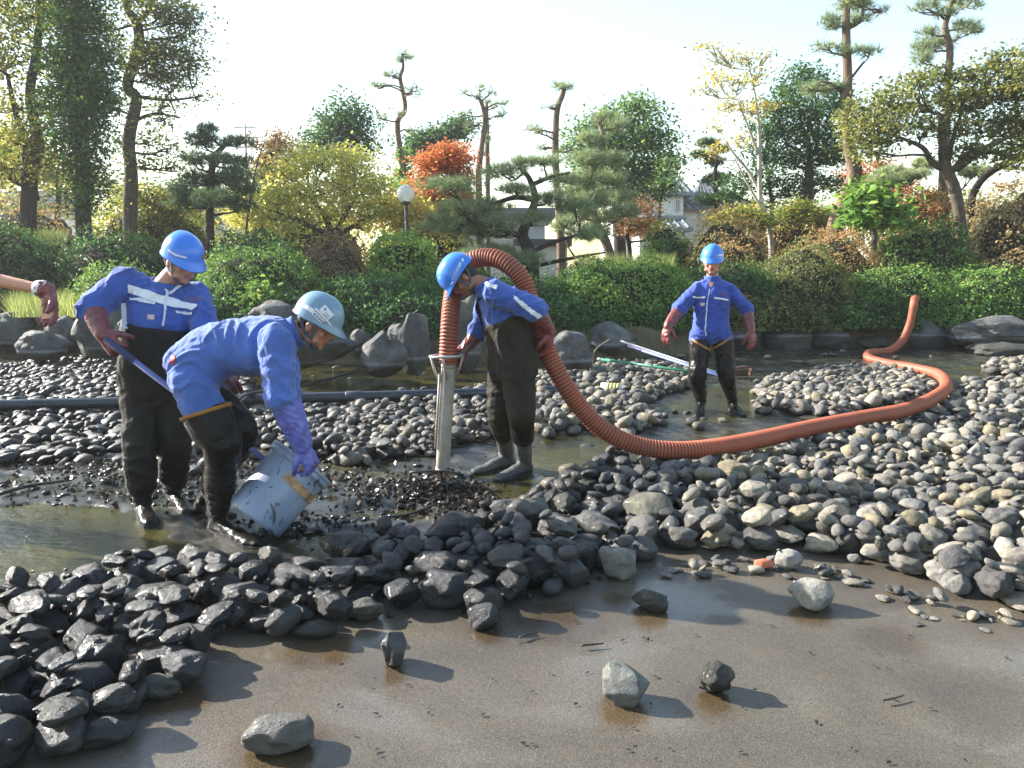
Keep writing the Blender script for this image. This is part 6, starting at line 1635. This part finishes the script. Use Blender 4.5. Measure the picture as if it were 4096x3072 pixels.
g.tube(ring_pts, .0105, 10); link('ring_handle', g.mesh('ring_handle'), M['ring_steel'], root)
for w, k_ in ((math.pi * .95, .80), (math.pi * 1.45, .86), (.05, .86)):
    a_ = rc + V((.115 * math.cos(w), .085 * math.sin(w), 0)); b_ = tb.lerp(tt, k_) + V((.05 * math.cos(w), .05 * math.sin(w), 0))
    g = Geo(); g.tube([a_, a_.lerp(b_, .5) + V((.008 * math.cos(w), 0, 0)), b_], .009, 8); link('bracket', g.mesh('bracket'), M['ring_steel'], root)
g = Geo(); sdv = V((-.058, -.02, 0)); g.tube([tb.lerp(tt, .22) + sdv, tb.lerp(tt, .9) + sdv], .009, 8); link('air_rod', g.mesh('air_rod'), M['tube_steel'], root)

# bucket
m, nt, out = new_mat('bucket_plastic')
n1 = noise_n(nt, 5, 5, .6); n2 = noise_n(nt, 9, 5, .7, vec_scale=(1.6, 1.6, .8), dist=1.5); n3 = noise_n(nt, 40, 3, .7)
col = ramp(nt, n1, [(.3, (.20, .25, .36)), (.7, (.27, .33, .44))])
col = mixc(nt, fl(nt, n2, 0, .92, .585, .62), col, (.035, .035, .035))
col = mixc(nt, fl(nt, n3, 0, .55, .68, .74), col, (.06, .06, .06))
principled(nt, out, col, fl(nt, n1, .25, .42, .3, .7), .5, bump(nt, n3, .2, .003))
M['bucket'] = m
bb0 = P(1016, 2082, 4.30); bt0 = P(1208, 1850, 4.47)
root = empty('bucket', bb0, 'muddy pale blue plastic bucket tipped over beside the black boots', 'bucket')
axd = (bt0 - bb0).normalized(); bx_ = axd.orthogonal().normalized(); by_ = axd.cross(bx_)
def brings(prof, n=56):
    return [[bb0 + axd * h + (bx_ * math.cos(w) + by_ * math.sin(w)) * r for w in [2 * math.pi * j / n for j in range(n)]] for h, r in prof]
Lb = (bt0 - bb0).length
g = Geo(); g.ring_loft(brings([(.012, .05), (.012, .155), (0.0, .158), (0.0, .165), (.02, .169), (Lb * .5, .177), (Lb * .86, .184), (Lb, .186), (Lb, .180), (Lb * .5, .171), (.03, .160), (.03, .02)]))
shell = link('shell', g.mesh('shell'), M['bucket'], root)
g = Geo(); g.ring_loft(brings([(Lb - .05, .186), (Lb - .045, .197), (Lb - .02, .199), (Lb - .018, .192), (Lb - .012, .200), (Lb + .006, .200), (Lb + .008, .184), (Lb - .05, .184), (Lb - .05, .186)]), False)
link('rim', g.mesh('rim'), M['bucket'], root)
M['tape'] = mat_plain('tape_tan', (.46, .27, .15), .5, .15, 20, .001, 60, .35, dirt=(.04, .035, .03), dirt_amt=.7, dscale=14)
bv = bvh_of(shell)
patch('tape', bv, [(1152, 1888), (1270, 1996), (1246, 2024), (1130, 1912)], M['tape'], root, 14, 5, .003)
# pole of the standing man, dipping into the bucket
M['pole_blue'] = mat_plain('pole_blue', (.12, .14, .36), .4, .15, 12, .001, 60, .4)
M['pole_grip'] = mat_plain('pole_grip', (.03, .035, .10), .5, .15, 12, .001, 60, .4)
pa = P(438, 1368, 4.46); pb = P(1112, 1880, 4.40)
root = empty('scoop_pole', pa, 'blue pole held by the waders man, slanting down behind the bent man', 'pole')
g = Geo(); g.tube([pa, pa.lerp(pb, .5), pb], .0155, 14); link('shaft', g.mesh('shaft'), M['pole_blue'], root)
g = Geo(); dd = (pb - pa).normalized(); g.tube([pa - dd * .03, pa - dd * .025, pa + dd * .17, pa + dd * .175], [.012, .020, .020, .0165], 14); link('grip', g.mesh('grip'), M['pole_grip'], root)

M['pvc'] = mat_plain('pvc_grey', (.026, .032, .042), .3, .15, 5, .001, 60, .45, dirt=(.05, .055, .055), dirt_amt=.5)
pts = [G(-500, 1632, .17), G(300, 1614, .17), G(900, 1600, .17), G(1400, 1588, .17), G(1800, 1576, .16), G(2250, 1562, .13)]
root = empty('drain_pipe', pts[0], 'long grey plastic pipe lying across the stones behind the men', 'pipe')
g = Geo(); g.tube(spline(pts, 8), .056, 20); link('pipe', g.mesh('pipe'), M['pvc'], root)
g = Geo(); a_, b_ = G(1382, 1588.5, .17), G(1447, 1587, .17); g.tube([a_, a_.lerp(b_, .02), a_.lerp(b_, .98), b_], [.060, .064, .064, .060], 20); link('coupling', g.mesh('coupling'), M['pvc'], root)
def pole(name, label, a, b, r, mat, tip=None, tipmat=None, cat='pole'):
    root = empty(name, a, label, cat)
    g = Geo(); g.tube([a, a.lerp(b, .5), b], r, 12); link('shaft', g.mesh('shaft'), M[mat], root)
    if tip:
        g = Geo(); d_ = (b - a).normalized(); g.tube([a - d_ * .01, a, a + d_ * tip, a + d_ * (tip + .01)], [r * .8, r * 1.25, r * 1.25, r], 12); link('cap', g.mesh('cap'), M[tipmat], root)
M['pole_pale'] = mat_plain('pole_pale_blue', (.20, .26, .55), .35, .12, 12, .001, 60, .45)
M['pole_grey'] = mat_plain('pole_grey', (.24, .25, .28), .35, .12, 12, .001, 60, .45)
M['pole_green'] = mat_plain('pole_green', (.04, .22, .13), .4, .12, 12, .001, 60, .4)
pole('net_pole', 'pale grey pole propped on the stones left of the far man, upper of two', P(2484, 1364, 12.0), P(2890, 1498, 9.9), .014, 'pole_grey', .10, 'pole_grey')
pole('net_pole', 'pale blue pole propped on the stones left of the far man, lower of two', P(2514, 1384, 11.6), P(2885, 1506, 9.7), .017, 'pole_pale', .35, 'pole_grip')
pole('garden_pole', 'thin green pole lying on the stones beneath the blue poles', P(2392, 1436, 11.0), P(2790, 1490, 9.8), .018, 'pole_green', .05, 'pole_grey')
o = rope('cable', [P(950, 1600, 7.6), G(1000, 1575, .25), G(1120, 1560, .1), G(1250, 1535, .04), G(1400, 1490, .03), G(1490, 1450, .03)], .018, M['black'], None); tag(o, 'thick black cable running from the grey pipe to the squat boulder', 'cable')
o = rope('cable', [G(900, 1650, .06), G(960, 1610, .25), G(1010, 1580, .2), G(1080, 1585, .1)], .016, M['black'], None); tag(o, 'short black cable loop over the grey pipe behind the bent man', 'cable')
# ------------------------------------------------------------------ globe lamp
m, nt, out = new_mat('lamp_globe')
fr = N(nt, 'ShaderNodeBsdfTranslucent'); fr.inputs[0].default_value = (.85, .87, .85, 1)
gl = principled(nt, None, (.82, .84, .83), .12, .5)
tr = N(nt, 'ShaderNodeBsdfTransparent'); tr.inputs[0].default_value = (.92, .94, .93, 1)
m1 = N(nt, 'ShaderNodeMixShader'); m1.inputs[0].default_value = .5
nt.links.new(gl.outputs[0], m1.inputs[1]); nt.links.new(fr.outputs[0], m1.inputs[2])
m2 = N(nt, 'ShaderNodeMixShader'); m2.inputs[0].default_value = .62
nt.links.new(tr.outputs[0], m2.inputs[1]); nt.links.new(m1.outputs[0], m2.inputs[2]); nt.links.new(m2.outputs[0], out.inputs['Surface'])
M['globe'] = m
M['iron'] = mat_plain('lamp_iron', (.055, .05, .05), .5, .2, 10, .001, 60, .4)
M['louvre'] = mat_plain('lamp_louvre', (.45, .46, .46), .4, .1, 10, .001, 60, .5)
c = P(1623, 775, 16.0); ft = V((c.x + .03, 16.0, pz(c.x, 16.0)))
root = empty('globe_lamp', ft, 'globe lamp on a dark post among the shrubs', 'street lamp')
g = Geo(); g.tube([ft, V((c.x, 16.0, c.z - .19))], [.040, .036], 14); link('post', g.mesh('post'), M['iron'], root)
g = Geo(); g.tube([c - V((0, 0, .215)), c - V((0, 0, .18)), c - V((0, 0, .155)), c - V((0, 0, .14))], [.05, .085, .095, .07], 20); link('collar', g.mesh('collar'), M['iron'], root)
g = Geo(); g.ball(c, .175, 32, 20); link('globe', g.mesh('globe'), M['globe'], root)
for k in range(6):
    g = Geo(); z = c.z - .06 + .022 * k; g.tube([V((c.x, c.y, z)), V((c.x, c.y, z + .012))], [.058, .05], 18); link('louvre', g.mesh('louvre', False), M['louvre'], root)

# ------------------------------------------------------------------ houses beyond the park
M['wall_white'] = mat_plain('render_white', (.66, .65, .62), .85, .05, 1.2, .004, 12, .2)
M['wall_cream'] = mat_plain('render_cream', (.55, .50, .42), .85, .06, 1.2, .004, 12, .2)
M['wall_grey'] = mat_plain('panel_grey', (.50, .51, .52), .8, .06, 1.2, .004, 12, .2)
M['roof_grey'] = mat_plain('roof_tile_grey', (.16, .175, .19), .6, .2, 3, .01, 12, .4)
M['roof_dark'] = mat_plain('roof_tile_dark', (.07, .075, .085), .6, .2, 3, .01, 12, .4)
M['pane'] = mat_plain('window_glass', (.06, .075, .09), .08, .1, 3, .0005, 12, .6)
M['frame_w'] = mat_plain('window_frame', (.62, .62, .60), .5, .05, 3, .001, 12, .4)
def house(name, label, u0, u1, ve, vb, Y, depth, roof, wallm, roofm, windows=(), vr=None, hip=.0, over=.5, wide=None):
    a, b = P(u0, ve, Y), P(u1, ve, Y)
    x0, x1, ze = a.x, b.x, a.z
    zr = P(u0, vr, Y + depth / 2).z if vr else ze + 1.2
    z0 = pz((x0 + x1) / 2, Y) - .2
    root = empty(name, ((x0 + x1) / 2, Y, z0), label, 'house')
    g = Geo(); g.box((x0, Y, z0), (x1, Y + depth, ze)); link('wall', g.mesh('wall', False), M[wallm], root)
    # roof slopes with raised tile rolls
    o_ = over
    rx0, rx1, ry0, ry1 = x0 - o_, x1 + o_, Y - o_, Y + depth + o_
    if roof == 'gable_x':    # ridge runs left to right
        A = [V((rx0, ry0, ze - .1)), V((rx1, ry0, ze - .1)), V((rx1 - hip, Y + depth / 2, zr)), V((rx0 + hip, Y + depth / 2, zr)), V((rx1, ry1, ze - .1)), V((rx0, ry1, ze - .1))]
        g = Geo(); t = V((0, 0, .16))
        g.add(A + [p - t for p in A], [(0, 1, 2, 3), (2, 4, 5, 3), (0, 3, 5), (1, 4, 2), (6, 9, 8, 7), (8, 9, 11, 10), (0, 6, 7, 1), (4, 10, 11, 5), (0, 5, 11, 6), (1, 7, 10, 4)])
        rf = link('roof', g.mesh('roof', False), M[roofm], root)
        n_ = max(4, int((rx1 - rx0) / .42))
        for i in range(n_):
            t_ = (i + .5) / n_; p = A[0].lerp(A[1], t_); q = A[3].lerp(A[2], t_); g = Geo()
            g.tube([p + V((0, 0, .02)), q + V((0, 0, .02))], .07, 6); link('tile_roll', g.mesh('tile_roll'), M[roofm], rf)
        g = Geo(); g.tube([A[3] + V((0, 0, .08)), A[2] + V((0, 0, .08))], .16, 8); link('ridge', g.mesh('ridge'), M[roofm], rf)
    else:
        g = Geo(); g.box((rx0, ry0, ze), (rx1, ry1, ze + .25)); rf = link('roof', g.mesh('roof', False), M[roofm], root)
    for (wu0, wu1, wv0, wv1) in windows:
        p, q = P(wu0, wv0, Y), P(wu1, wv1, Y)
        g = Geo(); g.box((p.x, Y - .05, q.z), (q.x, Y + .02, p.z)); w = link('window', g.mesh('window', False), M['frame_w'], root)
        g = Geo(); mx_ = (p.x + q.x) / 2
        for aa, bb2 in ((p.x + .05, mx_ - .03), (mx_ + .03, q.x - .05)):
            g = Geo(); g.box((aa, Y - .07, q.z + .05), (bb2, Y - .045, p.z - .05)); link('pane', g.mesh('pane', False), M['pane'], w)
    return root
house('white_house', 'white two-storey house with pale tiled roof behind the large rounded tree', 2470, 2735, 765, 960, 44, 8, 'gable_x', 'wall_white', 'roof_grey', [(2700, 2720, 800, 850)], vr=700, over=.45)
house('porch', 'low grey-tiled lean-to against the white house', 2560, 2735, 905, 1000, 41, 3, 'gable_x', 'wall_cream', 'roof_grey', vr=880, over=.4)
house('cream_house', 'cream house with dark tiled roofs left of the white-stemmed tree', 2790, 2960, 812, 960, 46, 8, 'gable_x', 'wall_cream', 'roof_dark', [(2905, 2962, 812, 856)], vr=735, over=.5, hip=1.5)
house('annex', 'small cream annex with a dark hipped roof between the two houses', 2728, 2790, 825, 960, 45, 4, 'gable_x', 'wall_cream', 'roof_dark', vr=795, over=.4, hip=.6)
house('grey_building', 'pale ribbed building seen through the garden pine', 1740, 2180, 860, 1090, 33, 8, 'flat', 'wall_grey', 'roof_grey', [(1970, 2060, 890, 960), (2120, 2170, 960, 1000)])
house('white_wall_house', 'low white garden building behind the gnarled pine trunk', 2070, 2270, 985, 1090, 29, 5, 'flat', 'wall_white', 'roof_dark', over=.15)
house('far_house', 'far house with grey roof glimpsed between the crooked tree and layered pine', 640, 800, 800, 900, 60, 10, 'gable_x', 'wall_cream', 'roof_grey', vr=765)
house('far_house', 'far pale house at the left edge behind the forked tree', -250, 70, 815, 900, 58, 10, 'gable_x', 'wall_white', 'roof_grey', vr=775)
house('far_house', 'far house with white-framed window behind the right-hand maple', 3560, 3760, 815, 960, 50, 10, 'gable_x', 'wall_cream', 'roof_grey', [(3590, 3650, 850, 900), (3670, 3730, 830, 890)], vr=775)
for k, (u, lab) in enumerate([(1955, 'slim white drainpipe pole before the ribbed building')]):
    p = P(u, 900, 30); g = Geo(); g.tube([V((p.x, 30, pz(p.x, 30))), V((p.x, 30, P(u, 870, 30).z))], .05, 8)
    tag(link('white_pole', g.mesh('white_pole'), M['wall_white'], None), lab, 'pole')
# utility pylon far off
M['galv'] = mat_plain('galvanised', (.35, .36, .36), .6, .1)
p0 = P(980, 700, 70); p1 = P(980, 498, 70); root = empty('utility_pole', (p0.x, 70, .8), 'faint utility pole with cross-arms above the layered pine', 'pole')
g = Geo(); g.tube([V((p0.x, 70, .5)), p1], [.16, .10], 8); link('post', g.mesh('post'), M['galv'], root)
for dz, w in ((.3, .9), (1.1, 1.1), (1.9, .8)):
    g = Geo(); g.box((p1.x - w, 69.95, p1.z - dz), (p1.x + w, 70.05, p1.z - dz + .1)); link('cross_arm', g.mesh('cross_arm', False), M['galv'], root)

# pale kerb with a white dome beyond the hedge
p = P(2700, 1040, 19.5); g = Geo(); g.box((p.x - .38, 19.3, pz(p.x, 19.5) - .1), (p.x + .5, 19.8, p.z)); root = link('concrete_block', g.mesh('concrete_block', False), M['wall_grey'], None)
tag(root, 'pale concrete block with a white domed cap beyond the fresh green hedge', 'block')
g = Geo(); g.ball(V((p.x + .08, 19.5, p.z)), (.24, .2, .14), 20, 10); link('domed_cap', g.mesh('domed_cap'), M['wall_white'], root)

# ------------------------------------------------------------------ debris on the bed
def bz(x, y): return float(bed_z(np.array([x]), np.array([y]))[0][0])
M['litter'] = mat_leaf('leaf_litter', [(0, (.012, .010, .008)), (.55, (.035, .025, .018)), (.85, (.085, .05, .025)), (1, (.22, .09, .04))], .1, .3)
M['mudlump'] = mat_plain('mud_lumps', (.030, .027, .022), .16, .4, 20, .006, 60, .5)
pos, sz = [], []
for (uc, vc, su, sv, n) in [(1800, 1985, 115, 42, 1500), (1500, 1985, 130, 40, 280), (600, 1895, 330, 42, 1100), (1250, 2130, 160, 30, 350), (2130, 2090, 90, 30, 250), (500, 1850, 350, 40, 300), (1350, 1900, 120, 40, 160), (300, 2000, 250, 40, 150), (2250, 1980, 120, 40, 120), (900, 1960, 250, 50, 350)]:
    for k in range(n):
        p = G(uc + RNG.normal(0, su), vc + RNG.normal(0, sv), 0.02)
        pos.append((p.x, p.y, 0.0))
pos = np.array(pos); pos[:, 2] = bed_z(pos[:, 0], pos[:, 1])[0]
HG_ = np.array([HGT[min(GNY - 1, max(0, int((y - GY0) / GS))), min(GNX - 1, max(0, int((x - GX0) / GS)))] for x, y, z in pos])
pos = pos[(HG_ - pos[:, 2]) < .03]
half = RNG.random(len(pos)) < .36
lv, lf = stone_variant(77, 1, .8, .25)
vs, fs, nv = [], [], 0
for p in pos[half]:
    s = RNG.uniform(.006, .030) * RNG.uniform(.4, 1); a = RNG.uniform(0, 6.28); ca, sa = math.cos(a), math.sin(a)
    q = lv * np.array([s * RNG.uniform(.7, 2.2), s, s * RNG.uniform(.3, .7)])
    q = np.stack([q[:, 0] * ca - q[:, 1] * sa, q[:, 0] * sa + q[:, 1] * ca, q[:, 2]], axis=1) + p + np.array([0, 0, s * .3])
    vs.append(q); fs.append(lf + nv); nv += len(q)
tag(link('mud_clods', mesh_np('mud_clods', np.concatenate(vs), np.concatenate(fs)), M['mudlump'], None), 'wet black clods of sludge around the suction tube', 'mud', kind='stuff')
lp = pos[~half]
me = leaf_mesh('leaf_litter', lp + np.array([0, 0, .012]) + RNG.normal(size=lp.shape) * np.array([.01, .01, .010]), RNG.normal(size=lp.shape) * .9 + np.array([0, 0, 1]), .045, RNG.beta(1.6, 2.6, len(lp)), .6)
tag(link('leaf_litter', me, M['litter'], None), 'sodden dark fallen leaves heaped at the foot of the suction tube', 'leaves', kind='stuff')
fl_ = np.array([(q.x, q.y, .020) for q in [G(RNG.uniform(1300, 4050), RNG.uniform(2480, 3060), .014) for _ in range(60)]])
me = leaf_mesh('concrete_litter', fl_, RNG.normal(size=fl_.shape) * .12 + np.array([0, 0, 1]), .022, RNG.beta(1.4, 3.5, len(fl_)), .5)
tag(link('concrete_litter', me, M['litter'], None), 'scraps of dark leaf scattered over the wet concrete', 'leaves', kind='stuff')
# sticks
M['stick'] = mat_plain('wet_stick', (.035, .028, .020), .4, .3, 20, .002, 60, .4)
M['stick_pale'] = mat_plain('pale_stick', (.22, .18, .13), .7, .3, 20, .002, 60, .3)
STK = [([(1520, 2075), (1640, 2050), (1760, 2035)], .010, 'long wet black stick lying across the leaf litter below the tube', 'stick'), ([(1640, 1915), (1760, 1910), (1850, 1902)], .008, 'thin dark twig just behind the leaf litter heap', 'stick'),
       ([(1880, 1980), (1920, 1995), (1955, 2015)], .006, 'short pale twig sticking out of the litter beside the grey boots', 'stick_pale'), ([(240, 1880), (300, 1830), (370, 1790)], .014, 'bent grey branch on the shaded stones left of the waders man', 'stick_pale'),
       ([(0, 1990), (120, 1960), (260, 1945)], .014, 'dark branch half sunk at the left pool edge', 'stick'), ([(2080, 2560), (2110, 2548), (2150, 2540)], .005, 'small dark twig on the concrete before the wet heap', 'stick'),
       ([(2325, 2592), (2370, 2588), (2415, 2584)], .005, 'small straight twig on the concrete left of the two single stones', 'stick'), ([(3530, 2812), (3570, 2805), (3615, 2792)], .004, 'thin pale-dark twig on the concrete at lower right', 'stick')]
for path, r, lab, mt in STK:
    g = Geo(); q = []
    for (u, v) in path:
        p = G(u, v, .02); q.append(V((p.x, p.y, bz(p.x, p.y) + r + .012)))
    g.tube(spline(q, 4), lerp_list([r, r * .9, r * .6], 4), 7); tag(link('stick', g.mesh('stick'), M[mt], None), lab, 'stick')
p = G(2372, 1500, .1); g = Geo(); g.tube(spline([p, p + V((0, 0, .25)), p + V((.05, 0, .36)), p + V((.22, .05, .47))], 5), .008, 6); g.tube([p + V((.05, 0, .36)), p + V((-.01, 0, .44))], .005, 5)
tag(link('stick', g.mesh('stick'), M['stick_pale'], None), 'dry forked twig standing up among the stones by the green pole', 'stick')
# red brick piece, broken crate, printed pipe scrap
M['brick_red'] = mat_plain('brick_red', (.50, .16, .09), .85, .2, 20, .006, 40, .2, dirt=(.55, .35, .28), dirt_amt=.5, dscale=12)
vs, fs = stone_variant(501, 3, 1.0, .1); p = G(3052, 2272, .02)
me = mesh_np('brick_piece', vs * np.array([.052, .034, .030]) + np.array([p.x, p.y, .040]), fs); tag(link('brick_piece', me, M['brick_red'], None), 'broken orange-red brick lump on the concrete rim', 'brick')
M['rustbox'] = mat_plain('rotten_wood', (.10, .055, .038), .85, .3, 12, .006, 40, .2, dirt=(.04, .035, .03), dirt_amt=.7)
p = G(2965, 1505, .05); root = empty('broken_crate', p, 'broken brown wooden crate lying behind the far man legs', 'crate')
for k, (sx, sy, szz, dx, dy, dz, rx, rz) in enumerate([(.30, .02, .14, 0, 0, .07, .2, .3), (.30, .02, .14, .05, .26, .08, -.2, .35), (.02, .26, .13, -.13, .13, .07, .1, .3), (.02, .26, .13, .17, .13, .07, -.15, .3), (.34, .05, .015, .02, .10, .17, .3, .5), (.30, .05, .015, .05, .2, .16, -.2, -.2)]):
    k6 = .7; sx, sy, szz, dx, dy, dz = [q * k6 for q in (sx, sy, szz, dx, dy, dz)]; Mx = Matrix.Translation(p + V((dx, dy, dz))) @ Matrix.Rotation(rz, 4, 'Z') @ Matrix.Rotation(rx, 4, 'X'); g = Geo(); g.box((-sx / 2, -sy / 2, -szz / 2), (sx / 2, sy / 2, szz / 2), Mx); link('board', g.mesh('board', False), M['rustbox'], root)
M['yellow'] = mat_plain('print_yellow', (.45, .38, .05), .5, .1)
a_, b_ = G(2405, 1548, .17), G(2485, 1552, .17); root = empty('pipe_scrap', a_, 'short white pipe offcut with yellow print among the middle stones', 'pipe')
g = Geo(); g.tube([a_, b_], .05, 18); link('pipe', g.mesh('pipe'), M['wall_white'], root)
g = Geo(); q0, q1 = a_.lerp(b_, .3), a_.lerp(b_, .95)
for j in range(4):
    aa = q0.lerp(q1, j / 4 + .03); bb2 = q0.lerp(q1, j / 4 + .2); g = Geo(); g.tube([aa, bb2], .0525, 18); link('print_mark', g.mesh('print_mark'), M['yellow'], root)


# ------------------------------------------------------------------ air: volume added to wash out the far trees like lens flare
m, nt, out = new_mat('glare_haze')
pv = N(nt, 'ShaderNodeVolumePrincipled'); pv.inputs['Color'].default_value = (.96, .97, 1, 1); pv.inputs['Density'].default_value = .0009; pv.inputs['Anisotropy'].default_value = .3
nt.links.new(pv.outputs[0], out.inputs['Volume'])
g = Geo(); g.box((-70, -9, -1.6), (70, 79, 24)); o = link('glare_haze', g.mesh('glare_haze', False), m, None)
tag(o, 'thin added haze over the park', 'glare_haze', kind='stuff')
